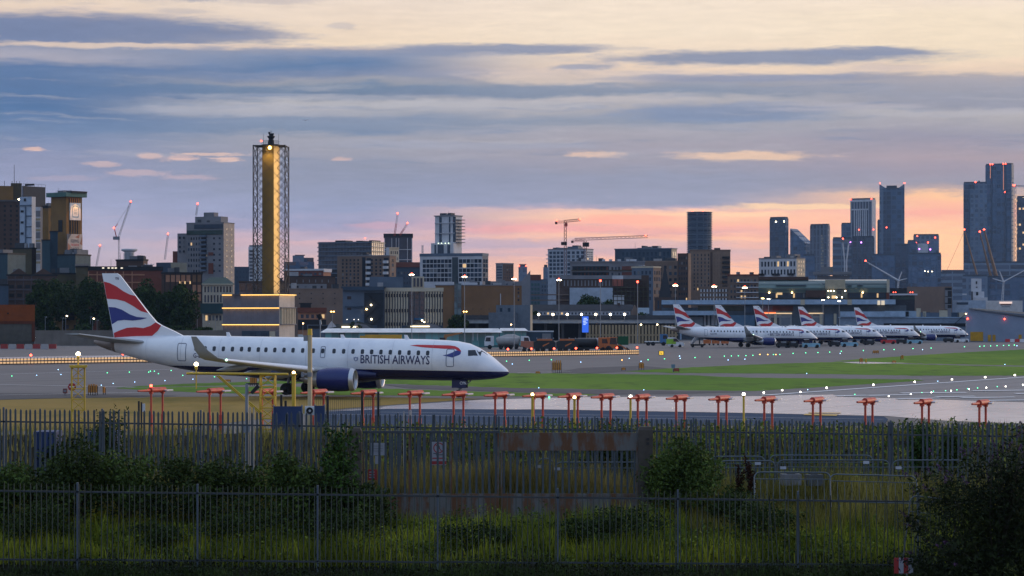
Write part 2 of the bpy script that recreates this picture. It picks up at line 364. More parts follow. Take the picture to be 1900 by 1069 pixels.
sheet('grass_strip', [(213,719.5),(340,712),(500,707.5),(640,704),(800,697.5),(945,692.5),(1100,693.5),(1250,695.5),(1400,701),(1560,702.5),(1703,704.2),(1715,706),(1640,711),(1520,718.5),(1400,725.5),(1200,723.5),(940,719.5),(700,711.5),(560,711),(400,716)], Z, m_grass)
sheet('grass_strip', [(213,720.2),(400,717.5),(560,718),(700,720.5),(900,727),(1060,730.5),(1110,732.5),(1080,735),(900,735),(640,733.5),(400,729.5),(270,724)], Z, m_grass)
sheet('grass_strip', [(1146,689.2),(1230,684),(1330,679.5),(1440,674.8),(1560,671.5),(1690,675.8),(1900,680.6),(2100,684),(2100,697),(1900,696.8),(1700,697.2),(1560,694.5),(1440,693.2),(1240,692)], Z, m_grass)
sheet('grass_strip', [(1545,670.4),(1600,666),(1680,660.5),(1780,654.5),(1900,648.2),(2100,640),(2100,682),(1900,678.6),(1690,674.2),(1620,671.4)], Z, m_grass)
sheet('dry_grass', [(-200,746),(0,742),(120,739),(330,736.5),(480,735.6),(700,737),(892,740),(800,746),(700,753),(620,760),(560,768),(300,800),(-200,800)], Z, m_dry)
sheet('concrete_pad', [(620,762),(700,757.5),(720,753.5),(892,742),(1060,737.2),(1250,736.2),(1415,735),(1470,733.3),(1545,732),(1566,736.5),(1700,740),(1900,746.5),(2150,755),(2150,800),(1900,786),(1760,781),(1645,772),(1400,766.5),(1000,759.5)], Z, m_conc)
sheet('runway', [(1415,734.2),(1460,731.2),(1600,721.5),(1750,709.5),(1900,698.6),(2200,679),(2200,757),(1900,746.2),(1700,739.6),(1566,736.2),(1545,731.8)], Z, m_run)
sheet('service_road', [(604,764),(640,762.3),(720,758.5),(1000,760),(1400,767),(1640,772.6),(1648,778),(1640,790),(604,790)], Z, m_road)
m_patch = groundmat('tarmac_patch', (0.045,0.042,0.044), (0.060,0.055,0.056), (0.036,0.034,0.036), 0.03, 0.3, 0.7)
sheet('tarmac_patch', [(1030,691.5),(1075,683),(1190,678.5),(1240,683.5),(1140,690.5),(1090,693)], Z, m_patch)
sheet('tarmac_patch', [(-150,728),(0,729.5),(130,730),(330,734.5),(120,738.5),(0,741.5),(-150,745)], Z, m_patch)
sheet('tarmac_patch', [(700,712.5),(860,718),(1060,722.5),(1250,725.5),(1400,727),(1250,731),(1120,732),(1060,729.5),(900,725.5),(760,720.5)], Z, m_patch)
sheet('tan_patch', [(1563,672.6),(1600,671.4),(1690,673.9),(1600,675)], Z, m_conc)
def line(name, a, b, wd, z=0.06, m=None, asp=1.0):
    p, q = G(*a, z), G(*b, z); d = (q - p).normalized(); s = Vector((-d.y, d.x, 0)) * wd / 2
    mb = MB(); mb.add([p - s, q - s, q + s, p + s], [(0,1,2,3)]); o = mb.build(name, m or m_mark)
    if o.data.polygons[0].normal.z < 0: o.data.flip_normals()
    return tag(o, kind='structure')
for a, b, wd in [((1418,733.2),(1900,699.6),0.9), ((1900,699.6),(2200,680),0.9), ((250,718.6),(-60,712),0.35), ((0,694.5),(330,685),0.3),
                 ((380,732.5),(640,736),0.25), ((960,691.4),(1060,689.5),0.3), ((0,733),(260,728),0.3), ((700,764.5),(1250,772),0.14), ((560,768),(1400,779),0.14), ((1250,772),(1640,778),0.14)]:
    line('runway_marking', a, b, wd)
for x0, x1, y in [(1668,1790,727.6),(1547,1606,732.8),(1606,1690,731.9),(1732,1806,734.6),(1779,1880,736.2),(1822,1925,741.4),(1660,1740,738.2),(1880,1990,728.6),(1800,1905,723.4)]:
    sheet('runway_marking', [(x0,y+1.0),(x1,y-0.2),(x1+6,y+1.0),(x0+8,y+2.4)], 0.045, m_mark)
for k, (x0, x1, y) in enumerate([(880,925,747),(1500,1560,765)]):
    sheet('taxiway_marking', [(x0,y),(x1,y+0.6),(x1,y+1.8),(x0,y+1.2)] if k else [(1495,767.5),(1555,768.8),(1552,771.5),(1490,770)], 0.045, mat('yellow_paint', (0.55,0.33,0.05), 0.6))
# ================================================================ haze
hb = MB(); hb.box(-1500, 2100, -60, 5200, -3.5, 420)
hm = bpy.data.materials.new('haze_air'); hm.use_nodes = True; ht = hm.node_tree
for n in list(ht.nodes):
    if n.type == 'BSDF_PRINCIPLED': ht.nodes.remove(n)
pv = ht.nodes.new('ShaderNodeVolumePrincipled'); pv.inputs['Color'].default_value = (0.42, 0.66, 1.0, 1); pv.inputs['Density'].default_value = 0.000038
ht.links.new(pv.outputs[0], [n for n in ht.nodes if n.type == 'OUTPUT_MATERIAL'][0].inputs['Volume'])
try: hm.cycles.homogeneous_volume = True
except Exception: pass
tag(hb.build('haze', hm), kind='stuff')
# ================================================================ airliners
m_white = mat('airliner_white', (0.80,0.81,0.83), 0.28, var=0.04, scale=0.15)
m_navy = mat('airliner_navy', (0.012,0.016,0.075), 0.25, var=0.1)
m_navy2 = mat('engine_blue', (0.012,0.021,0.125), 0.25, var=0.1)
m_red = mat('livery_red', (0.55,0.018,0.022), 0.3, var=0.08)
m_blue = mat('livery_blue', (0.025,0.035,0.20), 0.3, var=0.08)
m_wing = mat('wing_grey', (0.30,0.32,0.33), 0.4, var=0.12)
m_lead = mat('slat_white_lit', (0.78,0.79,0.82), 0.3, var=0.06)  # paler than the wing: light on the leading edge put into colour
m_met = mat('bare_metal', (0.55,0.56,0.58), 0.32, 0.7, var=0.1)
m_dark = mat('dark_rubber', (0.012,0.012,0.014), 0.8)
m_cone = mat('tail_cone_brown', (0.22,0.17,0.14), 0.5)
m_pane = mat('cabin_glass', (0.02,0.024,0.035), 0.12, var=0.3)
m_line = mat('door_line', (0.10,0.13,0.20), 0.5)
m_gear = mat('gear_grey', (0.25,0.26,0.28), 0.5)
m_ink = mat('livery_lettering', (0.018,0.022,0.09), 0.4)
PSI = rad(12); PIT = 0.0139
WM = Matrix.Translation((-0.27, 206, 0)) @ Matrix.Rotation(-PSI, 4, 'Z') @ Matrix.Rotation(PIT, 4, 'Y')
WI = WM.inverted()
def pl(px, py, lat):
    o = WI @ Vector((0, 0, HEYE)); d = (WI @ P(px, py, 200)) - o
    t = (lat - o.y) / d.y; p = o + d * t; return (-p.x, p.z)
FS = [(0,2.13,2.06,.03),(.15,2.38,1.90,.22),(.4,2.59,1.78,.42),(.7,2.83,1.69,.6),(1.3,3.33,1.57,.88),(1.93,3.76,1.5,1.08),(2.55,4.13,1.45,1.22),(3.32,4.46,1.40,1.35),(4.32,4.64,1.37,1.44),(5.6,4.72,1.35,1.49),(7,4.76,1.35,1.505),(22,4.76,1.35,1.505),(24.5,4.76,1.42,1.49),(26.5,4.76,1.62,1.45),(28.5,4.75,1.92,1.36),(30.6,4.72,2.32,1.18),(32.5,4.66,2.76,.95),(34.5,4.52,3.28,.62),(35.6,4.36,3.66,.38),(36.2,4.22,3.92,.2)]
def sect(s):
    s = max(0, min(36.2, s))
    for a, b in zip(FS[:-1], FS[1:]):
        if a[0] <= s <= b[0]:
            t = (s - a[0]) / (b[0] - a[0]); return [a[i] + (b[i] - a[i]) * t for i in (1, 2, 3)]
def surf(s, z):
    t, b, h = sect(s); zc = (t + b) / 2; hh = (t - b) / 2; q = 1 - ((z - zc) / hh) ** 2
    return h * math.sqrt(max(q, 0.0))
def pls(px, py):
    lo, lat = -1.7, -1.7
    def ins(l):
        s, z = pl(px, py, l); t, b, h = sect(s)
        return 0 <= s <= 36.2 and b < z < t and abs(l) <= surf(s, z)
    while lat < 0 and not ins(lat): lat += 0.02
    a, b = lat - 0.02, lat
    for _ in range(10):
        m_ = (a + b) / 2
        if ins(m_): b = m_
        else: a = m_
    return pl(px, py, b)
def strip_mesh(name, polys, mt, off=0.012, parent=None, side=-1, step=0.14):
    """flat outlines (s,z) wrapped on to the flank of the fuselage"""
    bm = bmesh.new()
    for p in polys: 
        try: bm.faces.new([bm.verts.new((a, 0, b)) for a, b in p])
        except Exception: pass
    bmesh.ops.triangulate(bm, faces=bm.faces[:])
    z0 = min(v.co.z for v in bm.verts); z1 = max(v.co.z for v in bm.verts); z = z0 + step
    while z < z1:
        bmesh.ops.bisect_plane(bm, geom=bm.verts[:] + bm.edges[:] + bm.faces[:], plane_co=(0,0,z), plane_no=(0,0,1)); z += step
    bmesh.ops.triangulate(bm, faces=bm.faces[:])
    for v in bm.verts:
        s, zz = v.co.x, v.co.z; y = surf(s, zz)
        v.co = (-s, side * (y + off), zz)
    me = bpy.data.meshes.new(name); bm.to_mesh(me); bm.free(); me.materials.append(mt)
    o = bpy.data.objects.new(name, me); C.objects.link(o)
    if parent: o.parent = parent
    return o
def rrect(x0, x1, z0, z1, r, n=4):
    o = []
    for cx_, cz_, a in ((x1-r,z1-r,0),(x0+r,z1-r,90),(x0+r,z0+r,180),(x1-r,z0+r,270)):
        for k in range(n + 1):
            t = rad(a + 90 * k / n); o.append((cx_ + r*math.cos(t), cz_ + r*math.sin(t)))
    return o
def ring(outer, inner):
    n = len(outer); return [(outer[i], outer[(i+1)%n], inner[(i+1)%n], inner[i]) for i in range(n)]
def text_polys(s, bold=0.0, res=2):
    cu = bpy.data.curves.new('t', 'FONT'); cu.body = s; cu.resolution_u = res; cu.offset = bold; cu.fill_mode = 'FRONT'
    o = bpy.data.objects.new('t', cu); C.objects.link(o); dg = bpy.context.evaluated_depsgraph_get()
    me = bpy.data.meshes.new_from_object(o.evaluated_get(dg)); bpy.data.objects.remove(o)
    vs = [(v.co.x, v.co.y) for v in me.vertices]; ps = [[vs[i] for i in p.vertices] for p in me.polygons]; bpy.data.meshes.remove(me)
    xs_ = [v[0] for v in vs]; ys_ = [v[1] for v in vs]; x0, x1, y0, y1 = min(xs_), max(xs_), min(ys_), max(ys_)
    return [[((x-x0)/(x1-x0), (y-y0)/(y1-y0)) for x, y in p] for p in ps]
def flat_text(name, s, p00, p10, p01, mt, parent=None, bold=0.0, off=(0,0,0)):
    """lettering on a plane: lower left, lower right, upper left corners"""
    a, b, c, of = Vector(p00), Vector(p10), Vector(p01), Vector(off); mb = MB()
    for p in text_polys(s, bold): mb.add([a + (b-a)*x + (c-a)*y + of for x, y in p], [tuple(range(len(p)))])
    return mb.build(name, mt, parent)
def loft(mb, secs, close=True, smooth=True):
    n = len(secs[0]); vs = [p for sct in secs for p in sct]
    fs = [(k*n+i, k*n+(i+1)%n, (k+1)*n+(i+1)%n, (k+1)*n+i) for k in range(len(secs)-1) for i in range(n)]
    mb.add(vs, fs, smooth)
    if close: mb.add(vs, [tuple(reversed(range(n))), tuple(range((len(secs)-1)*n, len(secs)*n))])
AF = [(0,0),(.02,.035),(.08,.065),(.25,.09),(.5,.075),(.8,.032),(1,.004),(1,-.004),(.8,-.018),(.5,-.038),(.25,-.045),(.08,-.035),(.02,-.02)]
def aero(le, chord, thick, up=(0,0,1)):
    u = Vector(up); le = Vector(le); return [le + Vector((-1,0,0)) * (chord * a) + u * (chord * thick * 8 * b) for a, b in AF]
air = thing('airliner', 'white and navy passenger jet taxiing by the green grass, largest of the aircraft', 'airliner', (-0.27, 206, 0))
air.rotation_euler = (0, PIT, -PSI)
mb = MB(); secs = []
fs2 = []
for a, b in zip(FS[:-1], FS[1:]):
    k = 3 if b[0] - a[0] > 1 else 2
    for i in range(k): fs2.append(a[0] + (b[0]-a[0])*i/k)
fs2.append(36.2)
for s in fs2:
    t, b, h = sect(s); zc = (t+b)/2; hh = (t-b)/2
    secs.append([Vector((-s, h*math.sin(2*math.pi*i/40), zc + hh*math.cos(2*math.pi*i/40))) for i in range(40)])
loft(mb, secs)
m, t_, b_ = newmat('fuselage_paint'); X.tree = t_
tcn = t_.nodes.new('ShaderNodeTexCoord'); spn = t_.nodes.new('ShaderNodeSeparateXYZ'); t_.links.new(tcn.outputs['Object'], spn.inputs[0])
nzz = noise(X(tcn.outputs['Object']), 0.5, 5, 0.6)
white = mixc(sstep(nzz,.35,.65), (0.70,0.72,0.76), (0.84,0.85,0.86))
t_.links.new(mixc(X.op('LESS_THAN', X(spn.outputs[2]), 2.2), white, (0.012,0.015,0.07)).k, b_.inputs['Base Color']); b_.inputs['Roughness'].default_value = 0.24
b_.inputs['Coat Weight'].default_value = 0.3; b_.inputs['Coat Roughness'].default_value = 0.1
fus = mb.build('fuselage', m, air)
cone = MB(); secs = []
for s in (34.2, 35.0, 35.7, 36.22):
    t, b, h = sect(s); zc = (t+b)/2; hh = (t-b)/2 + .015; h += .015
    secs.append([Vector((-s, h*math.sin(2*math.pi*i/24), zc + hh*math.cos(2*math.pi*i/24))) for i in range(24)])
loft(cone, secs); cone.build('tail_cone', m_cone, air)
# belly fairing
bf = MB(); secs = []
for s, k in ((11.0,.3),(12.2,.8),(13.5,1),(19,1),(20.5,.75),(22.2,.3)):
    secs.append([Vector((-s, (1.15+.42*k)*math.sin(2*math.pi*i/24), 1.75 + (.32+.42*k)*math.cos(2*math.pi*i/24))) for i in range(24)])
loft(bf, secs); bf.build('belly_fairing', m_navy, air)
# windows
wx = [(125,245),(214,247),(303,248),(393,250),(482,252),(571,252),(647,255),(735,257),(810,259),(897,261),(987,262),(1075,264),(1170,266),(1273,268),(1367,270),(1477,272),(1571,274),(1663,275),(1755,277),(1845,279)]
wpx = [(340+x/5.278, 600+y/5.278) for x, y in wx] + [(640+x/5.9375, 610+y/5.9375) for x, y in [(295,255),(397,257),(500,259),(603,262),(706,264),(809,266),(912,268)]]
for side in (-1, 1):
    for x, y in wpx:
        s, z = pls(x, y); o = strip_mesh('window', [rrect(s-.145, s+.145, z-.20, z+.20, .11)], m_pane, .014, air, side)
zw = pls(wpx[10][0], wpx[10][1])[1]
def door(name, x0, x1, y0, y1, r=.14, wd=.055):
    a = pls(x0, y1); b = pls(x1, y0); s0, s1 = min(a[0],b[0]), max(a[0],b[0]); z0, z1 = min(a[1],b[1]), max(a[1],b[1])
    for side in (-1, 1):
        strip_mesh(name, ring(rrect(s0,s1,z0,z1,r), rrect(s0+wd,s1-wd,z0+wd,z1-wd,max(.02,r-wd))), m_line, .016, air, side)
door('door', 329.7, 347, 636.6, 670); door('emergency_exit', 594, 605, 642.6, 664, .1, .045); door('door', 827.3, 844.1, 647.4, 680.7)
def z7(p): return [pls(640+x/5.9375, 610+y/5.9375) for x, y in p]
strip_mesh('livery_ribbon', [z7([(715,184),(800,176),(1000,180),(1150,183),(1150,221),(1100,222),(950,212),(850,204)]), z7([(1150,183),(1215,192),(1255,212),(1280,245),(1278,262),(1240,240),(1215,225),(1190,219),(1150,221)])], m_red, .012, air)
strip_mesh('livery_ribbon', [z7([(1278,252),(1276,275),(1260,290),(1215,305),(1185,318),(1150,310),(1075,293),(1130,283),(1185,262),(1225,240),(1250,242)])], m_blue, .013, air)
def side_text(name, s, x0, x1, y0, y1, mt, bold=0.0):
    a = pls(x0, y1); b = pls(x1, y0)
    return strip_mesh(name, [[(a[0] + (b[0]-a[0])*u, a[1] + (b[1]-a[1])*v) for u, v in p] for p in text_polys(s, bold)], mt, .015, air)
side_text('airline_name', 'BRITISH AIRWAYS', 669, 797.4, 660.3, 674.3, m_ink, 0.012)
side_text('registration', 'G-LCYN', 358.8, 390.5, 656, 663.8, m_ink, 0.01)
m_crest = mat('crest_grey', (0.22,0.25,0.36), 0.4)
strip_mesh('crest', [z7([(98,308),(112,318),(120,306),(130,318),(143,308),(147,330),(140,350),(120,360),(102,350),(95,330)])], m_crest, .014, air)
strip_mesh('crest', [z7([(112,326),(129,326),(129,340),(120,350),(112,340)])], m_white, .02, air)
m_seam = mat('panel_seam', (0.55,0.57,0.60), 0.4)
for q in (6.2, 9.6, 13.4, 17.0, 21.0, 24.6, 28.0, 31.2): t_s, b_s, h_s = sect(q); strip_mesh('panel_seam', [[(q-.012,2.25),(q+.012,2.25),(q+.012,t_s-.12),(q-.012,t_s-.12)]], m_seam, .011, air)
# cockpit glass
for side in (-1, 1):
    strip_mesh('cockpit_window', [z7([(1357,236),(1437,233),(1466,297),(1357,300)])], m_pane, .015, air, side, .08)
    strip_mesh('cockpit_window', [z7([(1450,233),(1508,238),(1545,262),(1578,292),(1488,298)])], m_pane, .015, air, side, .08)
# fin
def fz(x, y): return pl(x/3.958, 480+y/3.958, 0)
fin_o = [fz(*p) for p in [(752,108),(862,108),(885,124),(1000,275),(1095,400),(1150,465),(1192,492),(1280,532),(1345,566),(1345,600),(1200,640),(900,640),(850,612)]]
fin = MB()
def fin_half(s, z):      # half thickness: thinner towards the tip
    return 0.22 - 0.15 * max(0, min(1, (z - 4.8) / 5.6))
n = len(fin_o); vs = [(-s, -fin_half(s,z), z) for s, z in fin_o] + [(-s, fin_half(s,z), z) for s, z in fin_o]
fin.add(vs, [tuple(range(n)), tuple(reversed(range(n,2*n)))] + [(i,n+i,n+(i+1)%n,(i+1)%n) for i in range(n)])
fo = fin.build('tail_fin', m_white, air)
bmx = bmesh.new(); bmx.from_mesh(fo.data); bmesh.ops.recalc_face_normals(bmx, faces=bmx.faces[:]); bmx.to_mesh(fo.data); bmx.free()
def fin_decal(name, pts, mt, off=.012):
    q = [fz(*p) for p in pts]
    for side in (-1, 1):
        bm = bmesh.new(); bm.faces.new([bm.verts.new((-s, side*(fin_half(s,z)+off), z)) for s, z in q]); bmesh.ops.triangulate(bm, faces=bm.faces[:])
        me = bpy.data.meshes.new(name); bm.to_mesh(me); bm.free(); me.materials.append(mt); o = bpy.data.objects.new(name, me); C.objects.link(o); o.parent = fo
fin_decal('livery_band', [(766,168),(810,180),(860,205),(910,240),(960,265),(999,275),(1094,400),(1040,386),(980,347),(920,314),(860,299),(790,295)], m_red)
fin_decal('livery_band', [(803,355),(850,358),(900,375),(960,410),(1010,428),(1088,435),(1040,448),(980,455),(920,450),(870,456),(828,483)], m_blue)
fin_decal('livery_band', [(843,546),(890,525),(940,508),(1000,504),(1060,510),(1110,494),(1149,468),(1190,491),(1165,530),(1120,570),(1060,592),(1000,588),(940,585),(890,600),(850,603)], m_red)
a, b, c = fz(848,155), fz(876,155), fz(848,136); y = -(fin_half(*a) + .02)
flat_text('fin_code', 'YN', (-a[0],y,a[1]), (-b[0],y,b[1]), (-c[0],y,c[1]), m_ink, fo, 0.02)
# tailplanes, wings
for sd in (-1, 1):
    mb = MB(); secs = []
    for s, lat, z, ch, th in ((31.0,.5,4.05,3.5,.1),(33.4,3.2,4.42,2.4,.1),(35.2,6.0,4.78,1.35,.1)): secs.append(aero((-s, sd*lat, z), ch, th))
    loft(mb, secs); o = mb.build('tailplane', m_wing, air)
    bmx = bmesh.new(); bmx.from_mesh(o.data); bmesh.ops.recalc_face_normals(bmx, faces=bmx.faces[:]); bmx.to_mesh(o.data); bmx.free()
    mb = MB(); secs = []
    st = [(12.6,1.1,1.75,6.2,.13),(15.2,5.0,2.15,4.0,.12),(17.9,9.6,2.62,2.8,.11),(19.9,13.2,3.0,1.9,.1)]
    for s, lat, z, ch, th in st: secs.append(aero((-s, sd*lat, z), ch, th))
    loft(mb, secs); o = mb.build('wing', m_wing, air)
    bmx = bmesh.new(); bmx.from_mesh(o.data); bmesh.ops.recalc_face_normals(bmx, faces=bmx.faces[:]); bmx.to_mesh(o.data); bmx.free()
    le = MB(); secs = []
    for s, lat, z, ch, th in st[1:]:
        pts = aero((-s, sd*lat, z), ch, th); q = Vector((.025, 0, 0))
        secs.append([pts[k] + q + Vector((0,0,.012 if k in (1,2,3) else -.012)) for k in (10, 11, 12, 0, 1, 2, 3)])
    loft(le, secs, False); le.build('slat', m_lead, o)
    wl = MB(); t0 = pl(365, 624.5, -14.3)
    secs = [aero((-19.9, sd*13.2, 3.0), 1.9, .1), aero((-20.5, sd*13.75, 3.18), 1.5, .09, (0,-sd*.5,.86)), aero((-21.2, sd*14.1, 3.75), 1.1, .08, (0,-sd*.9,.4)), aero((-t0[0], sd*14.36, t0[1]), .45, .08, (0,-sd*1,.15))]
    loft(wl, secs); o2 = wl.build('winglet', m_wing, air)
    bmx = bmesh.new(); bmx.from_mesh(o2.data); bmesh.ops.recalc_face_normals(bmx, faces=bmx.faces[:]); bmx.to_mesh(o2.data); bmx.free()
    for lat, s, z in ((4.6,18.3,1.72),(7.6,19.2,2.1),(10.6,20.2,2.45)):
        fr = MB(); fr.lathe([(0,.02),(.3,.16),(1.0,.24),(1.9,.2),(2.7,.02)], (-s+1.2, sd*lat, z), (-1,0,-.12), 10); fr.build('flap_fairing', m_wing, o)
    # engine
    ez = 1.40; en = MB()
    en.lathe([(0,.86),(.35,.955),(1.1,.985),(2.0,.94),(2.75,.80)], (-12.25, sd*4.3, ez), (-1,0,0), 28)
    eo = en.build('engine', m_navy2, air)
    lp = MB(); lp.lathe([(0.36,.70),(.1,.735),(0,.80),(.03,.84),(.14,.905),(.36,.962)], (-11.9, sd*4.3, ez), (-1,0,0), 28); lp.build('intake_lip', m_met, eo)
    inn = MB(); inn.lathe([(.36,.70),(1.0,.71),(1.0,.02)], (-11.9, sd*4.3, ez), (-1,0,0), 24); inn.lathe([(.55,.01),(.75,.12),(.99,.22)], (-11.9, sd*4.3, ez), (-1,0,0), 12)
    for k in range(20):
        q = 2*math.pi*k/20; inn.add([(-12.8, sd*4.3+.2*math.cos(q), ez+.2*math.sin(q)), (-12.8, sd*4.3+.69*math.cos(q), ez+.69*math.sin(q)), (-12.88, sd*4.3+.69*math.cos(q+.2), ez+.69*math.sin(q+.2))], [(0,1,2)])
    inn.build('fan', mat('fan_dark', (0.05,0.05,0.055), 0.35, 0.6), eo)
    ex = MB(); ex.lathe([(0,.78),(.5,.62),(1.0,.42),(1.25,.36),(1.25,.3),(1.7,.04)], (-14.95, sd*4.3, ez), (-1,0,0), 20); ex.build('exhaust', m_met, eo)
    py = MB(); py.add([(-12.6, sd*4.3-.12, 2.25),(-12.6, sd*4.3+.12, 2.25),(-16.8, sd*4.3+.12, 2.25),(-16.8, sd*4.3-.12, 2.25),(-13.2, sd*4.3-.12, 1.6),(-13.2, sd*4.3+.12, 1.6),(-16.2, sd*4.3+.12, 1.6),(-16.2, sd*4.3-.12, 1.6)], [(0,3,2,1),(4,5,6,7),(0,1,5,4),(1,2,6,5),(2,3,7,6),(3,0,4,7)]); py.build('pylon', m_white, air)
    g = MB(); g.cyl((-18.1, sd*2.97, .5), (-18.0, sd*2.6, 2.0), .12); g.cyl((-18.1, sd*2.5, .5), (-18.1, sd*3.4, .5), .08); g.cyl((-18.1, sd*2.97, .6), (-17.2, sd*2.3, 1.8), .06); go = g.build('main_gear', m_gear, air)
    for q in (2.62, 3.30):
        wh = MB(); wh.lathe([(-.14,.26),(-.15,.44),(-.1,.5),(.1,.5),(.15,.44),(.14,.26)], (-18.1, sd*q, .5), (0,1,0), 20); wh.lathe([(-.13,.01),(-.13,.26),(.13,.26),(.13,.01)], (-18.1, sd*q, .5), (0,1,0), 12); wh.build('wheel', m_dark, go)
    lt = MB(); lt.sphere((-19.95, sd*13.3, 3.02), .09); lt.build('navigation_light', emit('lamp_green_soft', (.5,1,.7), 5) if sd < 0 else emit('lamp_red_soft', (1,.1,.08), 6), air)
g = MB(); g.cyl((-4.2, 0, .3), (-4.1, 0, 1.5), .09); g.cyl((-4.2,-.28,.3), (-4.2,.28,.3), .05); g.cyl((-4.2,0,.6), (-3.2,0,1.4), .05); go = g.build('nose_gear', m_gear, air)
for q in (-.2, .2):
    wh = MB(); wh.lathe([(-.08,.05),(-.09,.26),(-.06,.31),(.06,.31),(.09,.26),(.08,.05)], (-4.2, q, .31), (0,1,0), 16); wh.build('wheel', m_dark, go)
gd = MB(); gd.box(-4.75, -3.55, -.36, -.33, .78, 1.42); gd.box(-4.75, -3.55, .33, .36, .78, 1.42); gdo = gd.build('gear_door', m_navy, air)
a = pl(853, 713.6, -.37); b = pl(864.8, 713.6, -.37); c = pl(853, 708.2, -.37)
flat_text('door_code', 'CYN', (-a[0],-.372,a[1]), (-b[0],-.372,b[1]), (-c[0],-.372,c[1]), m_white, gdo, 0.02)
for s, h in ((8.5,.35),(14,.3),(24,.35)): MB().prism([(-s,4.74),(-s-.4,4.74),(-s-.45,4.74+h),(-s-.2,4.74+h)], -.03, .03).build('antenna', m_white, air)
PARK = [(1517,594,'nearest of five, tail over the white van'),(1582,620,'second of five, partly behind the nearest'),(1638,660,'third of five, middle of the row'),(1707,695,'fourth of five, second from the hangar'),(1797,740,'farthest of five, nose beside the grey hangar')]
air['group'] = 'white navy and red airliners'
for i, (nx_, Y, lab) in enumerate(PARK):
    o = dup(air, ((nx_-CX)/F*Y, Y, 0), rad(11.5), 'parked white and navy airliner, ' + lab, 'white navy and red airliners')
    o.rotation_euler = (0, PIT*0.6, rad(11.5 + (0,.7,-.5,.4,-.3)[i]))
# ================================================================ airfield equipment
m_ared = mat('antenna_red', (0.56,0.065,0.032), 0.5, var=0.35, scale=2.5)
m_awht = mat('antenna_white', (0.75,0.72,0.70), 0.45)
m_yel = mat('mast_yellow', (0.62,0.40,0.03), 0.5, var=0.15)
m_steel = mat('galvanised', (0.24,0.27,0.30), 0.5, 0.3)
m_black = mat('black_paint', (0.014,0.014,0.016), 0.6)
m_org = mat('marker_orange', (0.55,0.22,0.03), 0.6, var=0.3)
m_orgd = mat('vehicle_orange', (0.50,0.13,0.025), 0.45, var=0.25)
m_wpaint = mat('white_paint', (0.66,0.67,0.68), 0.5)
m_glass = mat('dark_glass', (0.02,0.028,0.04), 0.1, var=0.3)
m_gry = mat('grey_paint', (0.22,0.23,0.25), 0.55)
L_w = emit('lamp_white', (1.0,0.93,0.80), 14); L_a = emit('lamp_amber', (1.0,0.62,0.26), 14); L_warm = emit('lamp_warm', (1.0,0.80,0.50), 16)
L_r = emit('lamp_red', (1.0,0.06,0.03), 12); L_g = emit('lamp_green', (0.10,1.0,0.42), 4); L_b = emit('lamp_blue', (0.35,0.62,1.0), 6); L_o = emit('lamp_orange', (1.0,0.45,0.08), 8); L_p = emit('lamp_purple', (0.65,0.2,1.0), 8)
# localiser antenna row
AX = Vector((.446, .895, 0)); TR = Vector((.895, -.446, 0))
lo = thing('localiser_antenna', 'x', 'antenna', (0,0,0), 0, 'red localiser antennas in a row')
mb = MB(); mb.cyl(AX*-1.6, AX*-.35, .045, .085, 8); mb.build('boom', m_ared, lo, (0,0,2.80))
mb = MB(); mb.cyl(AX*-.5, AX*.8, .14, .14, 12); mb.build('body', m_ared, lo, (0,0,2.82))
mb = MB()
for k in range(5):
    c = AX*(.62 + .17*k); l = .30 - .03*k; mb.m = 0; mb.cyl(c - TR*l, c - TR*l*.4, .045, .045, 6); mb.cyl(c + TR*l*.4, c + TR*l, .045, .045, 6); mb.m = 1; mb.cyl(c - TR*l*.4, c + TR*l*.4, .05, .05, 6)
mb.m = 1; mb.cyl(AX*.6, AX*1.35, .03, .03, 6)
mb.build('dipole_tip', [m_awht, m_ared], lo, (0,0,2.78))
for q in (-.42, .62):
    mb = MB(); mb.cyl(AX*q + Vector((0,0,1.5)), AX*q + Vector((0,0,2.72)), .055, .055, 8); mb.cyl(AX*q, AX*q + Vector((0,0,1.55)), .085, .085, 8); mb.cyl(AX*q + Vector((0,0,2.62)), AX*q + Vector((0,0,2.74)), .11, .11, 8); mb.build('post', m_ared, lo)
lx = [289,397,494,589,681,768,849,926,997,1062,1123,1190,1261,1339,1424,1514,1611,1716,1822]
ordn = ['leftmost','second','third','fourth','fifth','sixth','seventh','eighth','ninth','tenth','eleventh','twelfth','thirteenth','fourteenth','fifteenth','sixteenth','seventeenth','eighteenth','rightmost']
def arr(px):
    a, b = 0.0, 1.0
    f = lambda t: CX + F*(-18.5 + 40.3*t)/(130 - 17*t)
    lo_, hi_ = -.3, 1.3
    for _ in range(40):
        m_ = (lo_+hi_)/2
        if f(m_) < px: lo_ = m_
        else: hi_ = m_
    return Vector((-18.5+40.3*lo_, 130-17*lo_, 0))
for i, px in enumerate(lx):
    p = arr(px); p.z = gz(p.y) - .02
    lab = ['leftmost red antenna on two posts, red lamp on its top'] + ['red antenna on two posts, %s from the left in the row' % ordn[k] for k in range(1, 18)] + ['rightmost red antenna on two posts, beside the dark bush']
    if i == 0: lo.location = p; lo['label'] = lab[0]; base = lo
    else: dup(lo, p, None, lab[i])
def lampthing(name, label, cat, p, r, em, group=None, post=None, pm=None, pr=.05, basez=0.0):
    """a lamp on a post: Empty at its foot, post and lamp as parts"""
    t = thing(name, label, cat, (p.x, p.y, basez), 0, group); h = p.z - basez
    mb = MB(); mb.cyl((0,0,0), (0,0,h - r*.8), pr, pr, 8); mb.cyl((0,0,h - r*1.5), (0,0,h - r*.6), pr*1.6, pr*1.6, 8); mb.build('post', pm or m_yel, t)
    mb = MB(); mb.sphere((0,0,h), r, 10, 8); mb.build('lamp', em, t); return t
